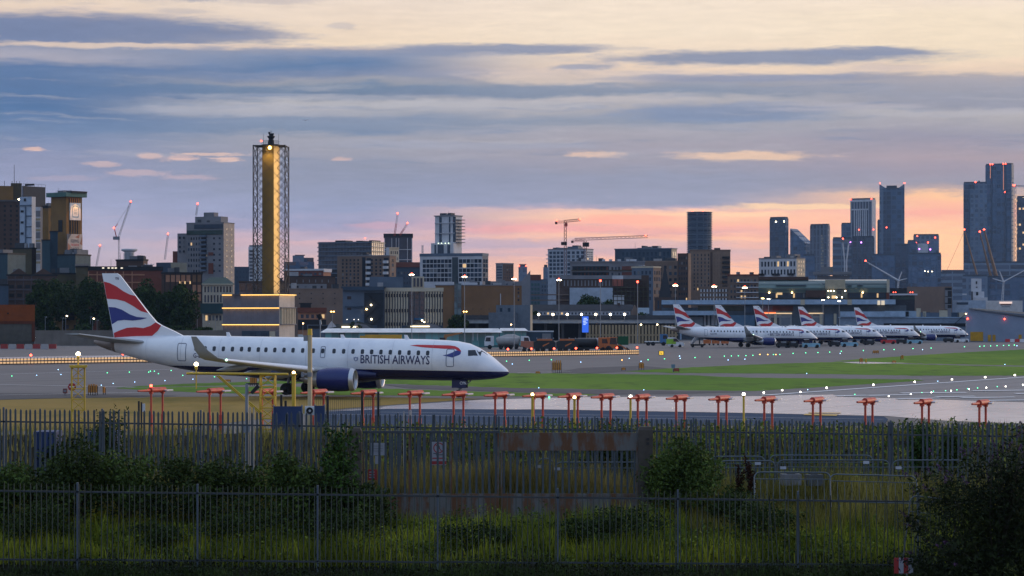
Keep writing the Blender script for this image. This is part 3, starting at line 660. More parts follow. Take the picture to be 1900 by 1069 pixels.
p = arr(289); q = p + AX*-.42; lampthing('obstruction_light', 'red obstruction lamp on the leftmost red antenna', 'light', Vector((q.x, q.y, 3.02)), .075, L_r, None, None, m_ared, .03, 2.9)
for px, py, Y, lab in [(988,732,118,'amber approach lamp on a yellow post, left of the green light'),(1066,737.5,117,'amber approach lamp on a short yellow post, over the black bush tips'),(1170,736,128,'pale approach lamp on a thin yellow post, between two red antennas'),(545,691.5,106,'amber approach lamp on a yellow post right of the yellow lattice mast'),(1380,731.5,140,'white lamp on a thin post behind the fifteenth red antenna')]:
    p = P(px, py, Y); lampthing('approach_light', lab, 'light', p, 2.9/F*Y, L_a if Y < 125 else L_w, 'approach lights on yellow posts', None, m_yel, .085 if Y < 112 else .06, gz(Y)-.02)
# lattice masts
def lattice(mb, w_, h, step, r):
    c = [(-w_/2,-w_/2),(w_/2,-w_/2),(w_/2,w_/2),(-w_/2,w_/2)]
    for x, y in c: mb.cyl((x,y,0), (x,y,h), r, r, 6)
    n = max(1, round(h/step))
    for k in range(n):
        z0, z1 = h*k/n, h*(k+1)/n
        for i in range(4):
            a, b = c[i], c[(i+1)%4]
            if k % 2: a, b = b, a
            mb.cyl((a[0],a[1],z0), (b[0],b[1],z1), r*.6, r*.6, 5, False)
            mb.cyl((c[i][0],c[i][1],z1), (c[(i+1)%4][0],c[(i+1)%4][1],z1), r*.6, r*.6, 5, False)
Y = 122; p = P(145, 682, Y); g0 = gz(Y) - .02
t = thing('approach_light_mast', 'tall yellow lattice mast with one lamp, left behind the palisade fence', 'light mast', (p.x, Y, g0), rad(12), 'yellow lattice light masts')
mb = MB(); lattice(mb, .62, p.z - g0, .5, .032); mb.build('lattice', m_yel, t)
mb = MB(); mb.box(-.42,.42,-.42,.42,p.z-g0,p.z-g0+.12); mb.build('platform', m_yel, t)
top = P(145, 657, Y).z - g0
mb = MB(); mb.cyl((0,0,p.z-g0), (0,0,top), .04, .04); mb.cyl((0,0,top-.25), (0,0,top-.05), .07, .07); mb.cyl((0,0,p.z-g0-.9),(0,0,p.z-g0),.03,.03); mb.build('lamp_post', m_yel, t)
mb = MB(); mb.sphere((0,0,top), .105, 10, 8); mb.build('lamp', L_warm, t)
Y = 108; p = P(497, 697, Y); g0 = gz(Y) - .02
t = thing('approach_light_mast', 'yellow lattice mast carrying a long horizontal boom with a lamp', 'light mast', (p.x, Y, g0), 0, 'yellow lattice light masts')
mb = MB(); lattice(mb, .62, p.z - g0, .45, .035); mb.build('lattice', m_yel, t)
def rel(px, py, Yq): v = P(px, py, Yq); return (v.x - p.x, Yq - Y, v.z - g0)
mb = MB(); mb.cyl(rel(346,693,Y-.4), rel(535,694.5,Y-.4), .055, .055, 10); mb.build('boom', m_yel, t)
for e in (0, 4): mb = MB(); mb.cyl(rel(402+e,697,Y-.4), rel(484+e,768,Y-.4), .03, .03, 8); mb.build('brace', m_yel, t)
mb = MB(); mb.cyl(rel(364,722,Y-.4), rel(364,680,Y-.4), .028, .028, 8); mb.cyl(rel(364,686,Y-.4), rel(364,679,Y-.4), .06, .06, 8); mb.build('lamp_post', m_yel, t)
mb = MB(); mb.sphere(rel(364,676,Y-.4), .09, 10, 8); mb.build('lamp', L_warm, t)
# cream pole, loudspeaker, hoarding
Y = 104; p = P(575, 613, Y); g0 = gz(Y)-.03
t = thing('utility_pole', 'cream tubular pole with a yellow cap in front of the airliner', 'pole', (p.x, Y, g0))
mb = MB(); mb.cyl((0,0,0), (0,0,p.z-g0-.15), .10, .092, 16); mb.build('shaft', mat('pole_cream', (0.56,0.44,0.25), 0.6), t)
mb = MB(); mb.cyl((0,0,p.z-g0-.2), (0,0,p.z-g0+.06), .105, .09, 16); mb.build('cap', m_yel, t)
mb = MB(); zb = P(575,695,Y).z-g0; mb.cyl((0,0,zb-.09), (0,0,zb+.09), .115, .115, 14); mb.box(-.32,-.1,-.06,.06,zb-.03,zb+.05); mb.box(-.36,-.26,-.1,.08,zb-.1,zb+.1); mb.build('clamp', m_gry, t)
mb = MB(); zb = P(575,627,Y).z-g0; mb.box(-.26,-.1,-.08,.08,zb-.13,zb+.1); mb.build('junction_box', m_gry, t)
Y = 102; p = P(575, 762, Y)
t = thing('horn_loudspeaker', 'white and black round loudspeaker at the foot of the cream pole', 'loudspeaker', p)
mb = MB(); mb.box(-.2,.2,-.06,.2,-.18,.18); mb.build('case', m_wpaint, t)
mb = MB(); mb.lathe([(0,.04),(.05,.1),(.1,.14)], (0,-.05,0), (0,-1,0), 16); mb.build('horn', m_black, t)
Y = 101
for x0, x1, y0, y1, lab in [(508,560,754,800,'blue site hoarding panel left of the loudspeaker'),(584,602,753,800,'narrow blue site hoarding panel right of the loudspeaker')]:
    a, b = P(x0,y0,Y), P(x1,y1,Y); t = thing('hoarding_panel', lab, 'hoarding', (a.x, Y, gz(Y)-.03), 0, 'blue hoarding panels'); h = a.z-gz(Y)+.03; ww = b.x-a.x
    mb = MB(); mb.box(0,ww,0,.03,0.3,h); mb.build('sheet', mat('hoarding_blue', (0.014,0.036,0.11), 0.6), t)
    for q in (0, ww): mb = MB(); mb.box(q-.03,q+.03,.03,.09,0,h+.05); mb.build('post', m_steel, t)
# dark mesh fence
Y = 110; t = thing('mesh_fence', 'black weldmesh fence panels below the engines of the airliner', 'fence', (P(555,740,Y).x, Y, gz(Y)-.03))
x0 = P(555,740,Y).x
def relx(px): return P(px,740,Y).x - x0
hz = P(0,738,Y).z - gz(Y)
for a, b in ((555,610),(610,652),(652,700),(670,706)):
    mb = MB(); q = relx(a)
    while q < relx(b): mb.bar((q,0,.1),(q,0,hz), .009); q += .085
    for z in (.15, .9, 1.7, hz-.05): mb.bar((relx(a),0,z),(relx(b),0,z), .012)
    mb.build('mesh_panel', m_black, t)
for a, e in ((522,.15),(530,-.1),(608,.1),(672,.3),(702,.3)): mb = MB(); mb.box(relx(a)-.05,relx(a)+.05,-.05,.05,0,hz+e); mb.build('post', m_black, t)
# small poles in front
Y = 82.5; p = P(458, 712, Y); g0 = gz(Y)-.03
t = thing('floodlight_pole', 'grey steel post with a black tilted floodlight, at the palisade fence', 'floodlight', (p.x, Y, g0))
mb = MB(); mb.cyl((0,0,0), (0,0,p.z-g0), .06, .055, 10); mb.box(-.11,.11,-.09,.09,(p.z-g0)*.55,(p.z-g0)*.55+.25); mb.build('post', m_steel, t)
mb = MB(); mb.box(-.02,.4,-.03,.03,p.z-g0-.03,p.z-g0+.02); mb.add([(.12,-.18,p.z-g0-.28),(.36,-.18,p.z-g0-.02),(.44,-.18,p.z-g0-.1),(.2,-.18,p.z-g0-.34),(.12,.18,p.z-g0-.28),(.36,.18,p.z-g0-.02),(.44,.18,p.z-g0-.1),(.2,.18,p.z-g0-.34)], [(0,1,2,3),(7,6,5,4),(0,4,5,1),(1,5,6,2),(2,6,7,3),(3,7,4,0)]); mb.build('lamp_head', m_black, t)
for px, y0, lab in [(464,757,'white pole left of the pair beside the floodlight post'),(471,757,'white pole right of the pair beside the floodlight post'),(749,764,'thin white pole behind the gate, left of the thicker one'),(761,762,'thicker white pole behind the gate, left of the prohibition sign')]:
    Y = 80.5 if px > 700 else 82; p = P(px, y0, Y); r_ = .04 if px == 761 else .018
    t = thing('white_pole', lab, 'pole', (p.x, Y, gz(Y)-.03), 0, 'white poles by the fence')
    mb = MB(); mb.cyl((0,0,0), (0,0,p.z-gz(Y)), r_, r_, 10); mb.build('shaft', mat('pole_white', (0.38,0.36,0.33), .6), t); mb = MB(); mb.cyl((0,0,p.z-gz(Y)), (0,0,p.z-gz(Y)+.05), r_*1.25, r_*.8, 10); mb.build('cap', m_gry, t)
# marker boards and boxes on the airfield
def boards(px, y0, y1, wpx, n, lab, m_, tall=True):
    Y = F*HEYE/(y1-HY); p = P(px, y1, Y); k = Y/F; h = (y1-y0)*k; ww = wpx*k
    t = thing('marker_board', lab, 'marker', (p.x, Y, 0), rad(R.uniform(-12,12)), 'orange marker boards on the airfield')
    for i in range(n):
        a = -ww/2 + ww*i/n; mb = MB(); mb.box(a+.04*ww, a+ww/n-.04*ww, -.12+.03*i, .05+.03*i, .25*h if tall else .12*h, h*R.uniform(.9,1)); mb.build('board', m_, t)
    mb = MB()
    for i in range(n+1): mb.box(-ww/2+ww*i/n-.03, -ww/2+ww*i/n+.03, .06, .12, 0, h*.8)
    mb.box(-ww/2, ww/2, .05, .1, h*.3, h*.4); mb.build('frame', m_black, t)
for a in [(172,712,734,17,4,'tall orange marker boards beside the red round sign',m_org),(193,717,733,4,1,'single brown marker post right of the orange boards',m_org),(470,697,716,12,3,'orange marker boards partly behind the floodlight post',m_org),(1033,668,693,17,5,'tall orange marker boards right of the airliner nose',m_org),(1190,672,687,9,2,'brown marker boards on the grass tip',m_org),(998,689,694,8,1,'low brown box at the grass edge right of the tall boards',m_org),(1157,682,688,7,1,'low brown box before the brown marker boards',m_org),(1625,650,657,11,3,'orange boards on the apron below the third parked jet',m_org),(1598,664,674.5,6,2,'brown marker beside the yellow post on the tan patch',m_org),(1607,665,675,3,1,'bright yellow marker post on the tan patch',m_yel),(1674,659,668,5,2,'orange marker on the upper grass strip',m_org),(1659,669,674,7,1,'low brown box on the grass right of the yellow post',m_org),(421,704,709,13,1,'low brown box under the airliner wing',m_org),(1255,683,691,10,1,'red brown board below the small blue sign',mat('board_red', (0.30,0.05,0.03), 0.6))]: boards(*a)
# red round sign, small signs
Y = F*HEYE/(737-HY); k = Y/F; p = P(134,737,Y)
t = thing('stop_sign', 'red round sign on a post behind the yellow lattice mast', 'sign', p)
mb = MB(); mb.cyl((0,0,0),(0,0,18*k),.06,.06); mb.build('post', m_gry, t)
mb = MB(); mb.cyl((0,-.12,19*k),(0,-.07,19*k),7.8*k,7.8*k,8); mb.build('disc', mat('sign_red', (0.38,0.02,0.02), 0.5), t)
mb = MB(); mb.box(-4.5*k,4.5*k,-.14,-.125,18*k,20.5*k); mb.build('bar', m_wpaint, t)
Y = F*HEYE/(734-HY); k = Y/F; p = P(121,734,Y)
t = thing('sign_box', 'small dark red square sign left of the red round sign', 'sign', p); mb = MB(); mb.box(-4*k,4*k,-.1,.1,4*k,13*k); mb.build('panel', mat('sign_brown', (0.20,0.07,0.06), 0.6), t); mb = MB(); mb.cyl((0,0,0),(0,0,4*k),.06,.06); mb.build('post', m_gry, t); mb = MB(); mb.box(-2.5*k,2.5*k,-.12,-.105,7*k,10*k); mb.build('face', m_gry, t)
Y = F*HEYE/(660.5-HY); k = Y/F; p = P(1227,660.5,Y)
t = thing('airfield_sign', 'lit yellow airfield sign with a black mark on the apron', 'sign', p)
mb = MB(); mb.box(-5*k,5*k,-.15,.15,1.2*k,9.5*k); mb.build('case', m_black, t); mb = MB(); mb.box(-3.8*k,3.8*k,-.2,-.155,2*k,8.8*k); mb.build('face', emit('sign_yellow', (1,.62,.06), 1.0), t); mb = MB(); mb.prism([(-1.2*k,7*k),(-.4*k,7*k),(-.4*k,4.4*k),(1.4*k,4.4*k),(1.4*k,3.6*k),(-1.2*k,3.6*k)], -.23,-.21); mb.build('glyph', m_black, t)
Y = F*HEYE/(690-HY); k = Y/F; p = P(1249,690,Y)
t = thing('airfield_sign', 'small blue grey sign on a stalk at the grass tip', 'sign', p); mb = MB(); mb.cyl((0,0,0),(0,0,7*k),.07,.07); mb.build('post', m_gry, t); mb = MB(); mb.box(-3.5*k,3.5*k,-.08,.08,7*k,14*k); mb.build('panel', mat('sign_blue', (0.12,0.20,0.28), 0.5), t)
Y = 120; p = P(260,742,Y)
t = thing('marker_post', 'black marker post with a white plate left of the first red antenna', 'post', (p.x,Y,gz(Y)-.02)); mb = MB(); mb.box(-.1,-.02,-.05,.05,0,p.z); mb.box(.03,.1,-.05,.05,0,p.z-.05); mb.build('post', m_black, t); mb = MB(); mb.box(.12,.25,-.08,-.05,p.z-.5,p.z-.12); mb.build('plate', m_wpaint, t)
# ground lights
def glight(px, py, em, r, lab, group, name='taxiway_light'):
    g = G(px, py); Y = g.y; t = thing(name, lab, 'light', (g.x, g.y, 0.02), 0, group); s = r*(.66 if em is L_w else .56)/F*Y
    key = (name, em.name, r)
    mb = MB(); mb.lathe([(0,s*1.0),(s*.35,s*.9),(s*.5,s*.5)], (0,0,0), (0,0,1), 8); mb.build('housing', m_gry, t)
    mb = MB(); mb.sphere((0,0,s*.95), s, 8, 6); mb.build('lamp', em, t)
gl = [(22,699),(199,693),(240,691.7),(276,691.7),(279,690),(286.5,690),(294,694.5),(317.6,688.7),(339,697.8),(351,688),(398,700.5),(457.5,704),(940,671.4),(982,669.6),(1023,668.7),(1202.5,668.7),(1233,667),(1289.5,664.7),(1317,663.7),(1344,662),(1357,661.6),(1370,661.4),(1384,661),(1397,660.4),(1435,659),(1447,658.9),(1471.5,656.8),(1495,655.8),(1517.6,655.3),(1539.5,654.5),(1561,653),(1602,651.5),(1640,650.2),(1659,649.7),(1694,647.9),(1727.6,647),(1789.5,644.5),(1818,643.7),(1826,643.2),(1838,643),(1850,642.6),(1862,642.2),(1872,641.8),(1882,641.4)]
for x, y in gl: glight(x, y, L_g, 1.5, 'small green taxiway light glowing on the grey tarmac', 'green taxiway lights')
for x, y in [(68,697.5),(108,687),(113,696),(250,710),(210,712.7),(306,707.4),(188,716),(358,704.8),(950.6,676.4),(1077.6,672.9),(1167.6,666),(1189.5,671.4),(1260.7,662),(1262,666),(1261,661.6),(1351,669),(1559,656.8),(1711.8,649.7),(1886.8,642.6),(1864.5,677.4),(1496.8,694),(1194.5,724.7),(999.7,720.8),(1382,667.4),(1498.6,724.2),(1740,708.5)]: glight(x, y, L_b, 1.3, 'small blue taxiway edge light on the ground', 'blue taxiway edge lights')
for x, y in [(1154,669.3),(1410,659),(1424.5,659),(1439.5,659)]: glight(x, y, L_o, 1.6, 'small orange taxiway light on the ground among green ones', 'orange taxiway lights')
for x, y in [(1417,730.5),(1451.3,726),(1485,729.5),(1533.7,721.3),(1620.5,715.8),(1697.4,710.5),(1766.3,705.8),(1828,701.8),(1883,697.9)]: glight(x, y, L_w, 2.3, 'bright white runway edge light beside the white edge line', 'white runway edge lights', 'runway_edge_light')
for x, y in [(1586,733.2),(1710.5,730),(1732,727.4),(1754.5,726.3),(1775.5,724.7),(1795.5,722.6),(1814,721.3),(1850.5,718.7)]: glight(x, y, L_g, 1.6, 'green light in the runway centre line', 'runway centre line lights', 'runway_light')
for x, y in [(1649,736.6),(1690,733.2),(1728,730),(1764.5,726.6),(1798,723.7),(1830,720.8),(1866,718.7),(1898,715.5)]: glight(x, y, L_w, 1.7, 'white light in the runway centre line', 'runway centre line lights', 'runway_light')
glight(1019, 739.5, L_g, 3.0, 'large green threshold light between two red antennas', None, 'threshold_light')
# lit deck-edge barrier behind the airliner
def barrier(pts, hp, lab):
    A, B = pts; t = thing('lit_barrier', lab, 'barrier', (A.x, A.y, 0), math.atan2(B.y-A.y, B.x-A.x)); Ln = (B-A).length
    for z in (.18, .62): mb = MB(); mb.box(0, Ln, -.06, .06, z, z+.24); mb.build('rail', emit('rail_lamplight', (1.0,.60,.28), .75), t)  # emission stands in for warm lamplight falling on the rails
    mb = MB(); q = 0
    while q < Ln: mb.box(q, q+.10, -.10, -.065, 0, 1.0); q += .62
    mb.box(0,Ln,-.05,.05,0,.14); mb.box(0,Ln,-.05,.05,.45,.58)
    tag(mb.build('post', m_black, t), kind='stuff'); return A, B
A1 = P(-130,0,352); A1.z = 0; B1 = P(1185,0,470); B1.z = 0
barrier((A1, B1), 1, 'long low barrier of lamplit amber rails passing behind the airliner')
dB = (B1-A1)
def onbar(px):
    lo_, hi_ = 0, 1.2
    for _ in range(40):
        m_ = (lo_+hi_)/2; q = A1 + dB*m_
        if CX + F*q.x/q.y < px: lo_ = m_
        else: hi_ = m_
    return A1 + dB*lo_
for px, lab in zip((57,228,942.5,986,1028,1068.7,1107.7,1144.7,1182), ('far left, over the glowing rails','behind the tail of the airliner','nearest the airliner nose','second from the airliner nose','third from the airliner nose','fourth from the airliner nose','before the orange truck cabs','before the orange loader','at the right end of the rails')):
    q = onbar(px); lampthing('barrier_lamp', 'red lamp on the amber barrier, ' + lab, 'light', Vector((q.x, q.y+.1, 1.35)), .17, L_r, 'red lamps on the amber barrier', None, m_gry, .05, 0)
sheet('concrete_strip', [(-150,664),(0,663),(150,660.5),(262,659),(285,666),(0,672),(-150,674)], Z, m_conc)
# red and white water barriers
m_bred = mat('barrier_red', (0.30,0.03,0.025), .6); m_bwht = mat('barrier_white', (0.36,0.34,0.34), .6)
for i in range(8):
    x0 = -14 + 15*i; Y = 560; a = P(x0,646,Y); ww = 13.6*Y/F; t = thing('road_barrier', ('red' if i % 2 else 'white') + ' plastic barrier block, %s in the left row' % ['first','second','third','fourth','fifth','sixth','seventh','eighth'][i], 'barrier', (a.x, Y, 0), 0, 'red and white barrier blocks')
    MB().prism([(0,0.12),(ww,.12),(ww,.5),(ww*.96,1.15),(ww*.04,1.15),(0,.5)], -.25, .25).build('block', m_bred if i % 2 else m_bwht, t); MB().box(.1,ww-.1,-.35,.35,0,.12).build('foot', m_gry, t)
for i in range(5):
    x0 = 1865 + 9*i; Y = 735; a = P(x0,0,Y); ww = 8.4*Y/F; t = thing('road_barrier', ('red' if i % 2 == 0 else 'white') + ' plastic barrier block before the hangar, %s of five' % ['first','second','third','fourth','fifth'][i], 'barrier', (a.x, Y, 0), 0, 'red and white barrier blocks')
    MB().prism([(0,0.12),(ww,.12),(ww,.5),(ww*.96,1.0),(ww*.04,1.0),(0,.5)], -.25, .25).build('block', m_red if i % 2 == 0 else m_wpaint, t); MB().box(.1,ww-.1,-.35,.35,0,.12).build('foot', m_gry, t)
# ---------------------------------------------------------------- vehicles (x right, front to the right unless flipped)
def wheels(t, xs_, r, w2, wd=.3):
    for x in xs_:
        for s in (-1, 1):
            wh = MB(); y = s*(w2-.12); wh.lathe([(-wd/2,r*.5),(-wd/2,r*.95),(-wd/2+.04,r),(wd/2-.04,r),(wd/2,r*.95),(wd/2,r*.5)], (x,y,r), (0,1,0), 14); wh.lathe([(-wd/2+.02,.01),(-wd/2+.02,r*.5),(wd/2-.02,r*.5),(wd/2-.02,.01)], (x,y,r), (0,1,0), 10); wh.build('wheel', m_dark, t)
def van(px, Y, lab, body, L=5.2, rz=0, hv=False, name='van'):
    p = P(px,0,Y); t = thing(name, lab, 'van', (p.x, Y, 0), rz)
    MB().prism([(-L/2,.35),(L/2,.35),(L/2,.95),(L/2-.25,1.15),(L/2-1.1,1.3),(L/2-1.9,2.25),(L/2-2.3,2.4),(-L/2+.15,2.4),(-L/2,2.2)], -.95, .95).build('body', body, t)
    for s in (-1, 1): MB().prism([(L/2-1.2,1.35),(L/2-1.85,2.1),(L/2-2.6,2.1),(L/2-2.6,1.35)], s*.962-.006, s*.962+.006).build('side_window', m_glass, t)
    mb = MB(); mb.add([(L/2-1.07,-.85,1.36),(L/2-1.07,.85,1.36),(L/2-1.82,.85,2.23),(L/2-1.82,-.85,2.23)], [(0,1,2,3)]); mb.build('windscreen', m_glass, t)
    wheels(t, (-L/2+1.0, L/2-1.0), .36, .95)
    if hv:
        MB().box(-L/2-.02,-L/2-.005,-.85,.85,.7,2.0).build('rear_door', mat('hi_vis', (0.30,0.55,0.04), 0.5), t); MB().box(-L/2-.4,-L/2+1.9,-.958,-.952,.8,2.0).build('side_panel', mat('hi_vis', (0.30,0.55,0.04), 0.5), t)
    return t
def truck(px, Y, lab, cabm, bodym, L=8, H=3.2, kind='box', rz=0, group=None, name='truck', flip=False):
    p = P(px,0,Y); t = thing(name, lab, 'truck', (p.x, Y, 0), rz + (math.pi if flip else 0), group)
    MB().box(-L/2,L/2,-.5,.5,.6,.85).build('chassis', m_black, t)
    MB().prism([(L/2-2.1,.75),(L/2,.75),(L/2,1.7),(L/2-.25,2.75),(L/2-.5,2.95),(L/2-2.1,2.95)], -1.2, 1.2).build('cab', cabm, t)
    mb = MB(); mb.add([(L/2+.006,-1.05,1.72),(L/2+.006,1.05,1.72),(L/2-.235,1.05,2.7),(L/2-.235,-1.05,2.7)], [(0,1,2,3)]); mb.build('windscreen', m_glass, t)
    for s in (-1, 1): MB().prism([(L/2-.2,1.75),(L/2-.42,2.65),(L/2-1.4,2.65),(L/2-1.4,1.75)], s*1.208-.005, s*1.208+.005).build('side_window', m_glass, t)
    if kind == 'box': MB().box(-L/2,L/2-2.3,-1.2,1.2,.9,H).build('cargo_box', bodym, t)
    elif kind == 'tank': mb = MB(); mb.lathe([(-L/2,.2),(-L/2+.2,.95),(L/2-2.5,.95),(L/2-2.3,.2)], (0,0,1.85), (1,0,0), 18); mb.build('tank', bodym, t)
    elif kind == 'mixer': mb = MB(); mb.lathe([(-L/2,.5),(-L/2+1.2,1.1),(-L/2+3,1.15),(L/2-2.6,.5)], (0,0,2.1), (1,0,-.06), 18); mb.build('drum', bodym, t)
    elif kind == 'flat': MB().box(-L/2,L/2-2.3,-1.2,1.2,.9,1.15).build('flatbed', bodym, t)
    wheels(t, (-L/2+.9, -L/2+2.1, L/2-1.2), .5, 1.2); return t
# runway sweepers and plant behind the amber barrier
Y = 505; k = Y/F
def sweeper(x0, x1, lab, flash):
    a = P(x0,0,Y).x; b = P(x1,0,Y).x; t = thing('runway_sweeper', lab, 'sweeper', ((a+b)/2, Y, 0), 0, 'black runway sweepers'); L = b-a
    MB().prism([(-L/2,.7),(L/2,.7),(L/2,2.0),(L/2-.5,2.35),(-L/2+.6,2.35),(-L/2,2.1)], -1.25, 1.25).build('body', m_black, t)
    MB().box(-L/2+.7,L/2-.7,-1.1,1.1,2.36,2.7).build('hopper', m_orgd, t)
    mb = MB(); mb.add([(-.4,-1.262,1.1),(.9,-1.262,1.8),(.9,-1.262,2.0),(-.4,-1.262,1.45)], [(0,1,2,3)]); mb.build('flash', m_orgd, t)
    for q in (-.35,.1,.4): MB().box(L*q-.08,L*q+.08,-1.1,1.1,2.7,2.95).build('vent', m_gry, t)
    wheels(t, (-L/2+.8, -L/2+1.9, L/2-1), .5, 1.25)
sweeper(990, 1031, 'black runway sweeper with an orange flash, left of two', 1); sweeper(1032, 1072, 'black runway sweeper with an orange top, right of two', 1)
t = thing('low_trailer', 'salmon orange wedge shaped trailer left of the black sweepers', 'trailer', (P(978,0,Y).x, Y, 0)); MB().prism([(-1.3,1.3),(1.3,.5),(1.3,2.2),(-1.3,2.3)], -1.1, 1.1).build('body', mat('salmon', (0.42,0.14,0.08), 0.5), t); wheels(t, (-.6, .5), .42, 1.1); MB().box(-2.2,-1.3,-.06,.06,.6,.7).build('tow_bar', m_black, t)
truck(1092, Y+6, 'orange cab truck with a dark tank, left of two orange cabs', m_orgd, m_black, 8.2, 3.2, 'tank', group='orange cab trucks')
truck(1107, Y+14, 'orange cab truck behind the other, right of two orange cabs', m_orgd, m_gry, 8.2, 3.2, 'tank', group='orange cab trucks')
def loader(px, Y, lab):
    t = thing('wheel_loader', lab, 'loader', (P(px,0,Y).x, Y, 0))
    MB().prism([(-2.2,.8),(1.0,.8),(1.0,1.5),(-2.2,1.6)], -.9, .9).build('body', m_orgd, t); MB().prism([(-1.2,1.6),(.3,1.5),(.1,2.9),(-1.0,2.9)], -.75, .75).build('cab', m_glass, t); MB().box(-1.25,.35,-.85,.85,2.9,3.05).build('cab_roof', m_orgd, t)
    MB().prism([(.8,1.1),(1.0,1.5),(2.4,.7),(2.3,.45)], -.6, .6).build('arm', m_orgd, t); MB().prism([(2.2,.2),(3.1,.1),(2.7,.6),(2.3,1.0)], -1.2, 1.2).build('bucket', m_black, t); wheels(t, (-1.4, .9), .65, 1.0, .5)
loader(1142, Y+3, 'orange wheel loader with its bucket down, right of the truck cabs')
truck(932, 560, 'grey concrete mixer lorry just right of the airliner nose', m_wpaint, mat('mixer_grey', (0.30,0.29,0.28), 0.5), 8, 3, 'mixer', flip=True)
truck(953, 556, 'grey tank lorry with a white cab before the glass walkway', m_wpaint, mat('mixer_grey', (0.30,0.29,0.28), 0.5), 7.4, 3, 'tank')
# crane boom and excavator showing over the airliner
t = thing('mobile_crane', 'yellow mobile crane with its boom lowered, seen over the airliner roof', 'crane', (P(722,0,480).x, 480, 0)); MB().box(-4,4,-1.2,1.2,.8,1.7).build('carrier', m_yel, t); MB().box(1.6,3.4,-1.1,1.1,1.7,2.9).build('cab', m_wpaint, t); mb = MB(); mb.box(-4.6,2.4,-.35,.35,2.9,3.7); mb.box(-5.6,-4.6,-.25,.25,3.0,3.5); mb.build('boom', mat('crane_yellow', (0.55,0.30,0.02), 0.45), t); MB().box(-.5,2.0,-.9,.9,1.7,2.9).build('turret', m_yel, t); wheels(t, (-3,-1.6,1.4,2.8), .6, 1.2, .4)
t = thing('excavator', 'orange excavator with a folded arm, seen over the airliner roof', 'excavator', (P(815,0,500).x, 500, 0)); MB().prism([(-1.8,1.0),(1.2,1.0),(1.2,2.1),(-.2,2.2),(-1.8,1.8)], -1.2, 1.2).build('house', mat('plant_rust', (0.36,0.16,0.05), 0.6), t); MB().box(.1,1.2,-1.1,-.1,2.1,3.0).build('cab', m_glass, t); mb = MB(); mb.prism([(.6,2.0),(1.0,3.6),(4.6,4.1),(4.7,3.9),(1.6,3.1),(1.2,2.0)], -.2, .2); mb.build('arm', mat('plant_rust', (0.36,0.16,0.05), 0.6), t); MB().prism([(-2,.0),(2,.0),(2.3,.45),(2,.9),(-2,.9),(-2.3,.45)], -1.3, 1.3).build('track', m_black, t)
# apron vehicles
van(1254, 600, 'white van with a green and yellow rear, below the nearest parked tail', m_wpaint, 3.9, 0, True)
truck(1218, 640, 'white service lorry with a blue cab before the plank fence', mat('cab_blue', (0.05,0.16,0.33), 0.5), m_wpaint, 6, 2.3, 'flat')
t = thing('air_stairs', 'mobile boarding stairs under the rear of the nearest parked jet', 'stairs', (P(1294,0,598).x, 598, 0)); MB().prism([(-1.6,.5),(-1.3,.5),(.6,2.7),(.6,3.0),(.3,3.0),(-1.6,.8)], -.7, .7).build('flight', m_gry, t); MB().box(-1.6,1.6,-.8,.8,.4,.8).build('carriage', m_black, t); MB().box(.4,.6,-.6,.6,.8,2.7).build('support', m_black, t)
for s in (-1, 1): MB().prism([(-1.6,1.3),(.4,3.7),(.5,3.7),(-1.5,1.2)], s*.72-.02, s*.72+.02).build('handrail', m_wpaint, t)
wheels(t, (-1.1, 1.1), .3, .8)
for i, (px, lab) in enumerate([(1312,'orange baggage cart left of three under the nearest jet'),(1328,'orange baggage cart in the middle of three under the nearest jet'),(1345,'orange baggage cart right of three under the nearest jet')]):
    t = thing('baggage_cart', lab, 'cart', (P(px,0,650).x, 650, 0), 0, 'orange baggage carts'); MB().box(-.95,.95,-.7,.7,.45,1.5).build('box', m_orgd, t); MB().box(-1,1,-.75,.75,1.5,1.58).build('roof', m_wpaint, t); wheels(t, (-.6,.6), .22, .7, .15)
for px, Y, lab, c in [(1505,590,'blue and white tug under the nose of the nearest jet',0),(1576,612,'pale blue tug under the nose of the second jet',0),(1697,688,'pale tug under the nose of the fourth jet',0),(1784,733,'white tug under the nose of the farthest jet',1),(1648,690,'small red and white tug under the third jet engine',2)]:
    t = thing('aircraft_tug', lab, 'tug', (P(px,0,Y-6).x, Y-6, 0), 0, 'tugs under the parked jets'); bm_ = [mat('tug_blue', (0.22,0.42,0.52), 0.5), m_wpaint, m_red][c]; MB().prism([(-2,.3),(2,.3),(2,1.0),(1.6,1.15),(-1.9,1.15),(-2,1.0)], -1, 1).build('body', bm_, t); MB().prism([(-1.7,1.15),(-.4,1.15),(-.6,1.95),(-1.6,1.95)], -.8, .8).build('cab', m_glass, t); MB().box(-1.65,-.55,-.85,.85,1.95,2.03).build('cab_roof', m_wpaint, t); wheels(t, (-1.3,1.3), .42, 1.0)
for px, Y, lab in [(1470,588,'dark ground power unit under the nearest jet, right'),(1452,588,'dark ground power unit under the nearest jet, left'),(1548,615,'dark loader under the second jet'),(1672,690,'dark loader under the fourth jet'),(1760,735,'dark loader under the farthest jet'),(1612,655,'dark loader under the third jet')]:
    t = thing('ground_unit', lab, 'ground equipment', (P(px,0,Y).x, Y, 0), 0, 'dark ground equipment under the jets'); MB().prism([(-1.5,.3),(1.3,.3),(1.5,.7),(1.2,1.1),(-1.1,1.25),(-1.5,.9)], -.8, .8).build('body', m_black, t); MB().box(-.3,.8,-.5,.5,1.1,1.5).build('housing', m_gry, t); wheels(t, (-.9,.9), .3, .85, .2)
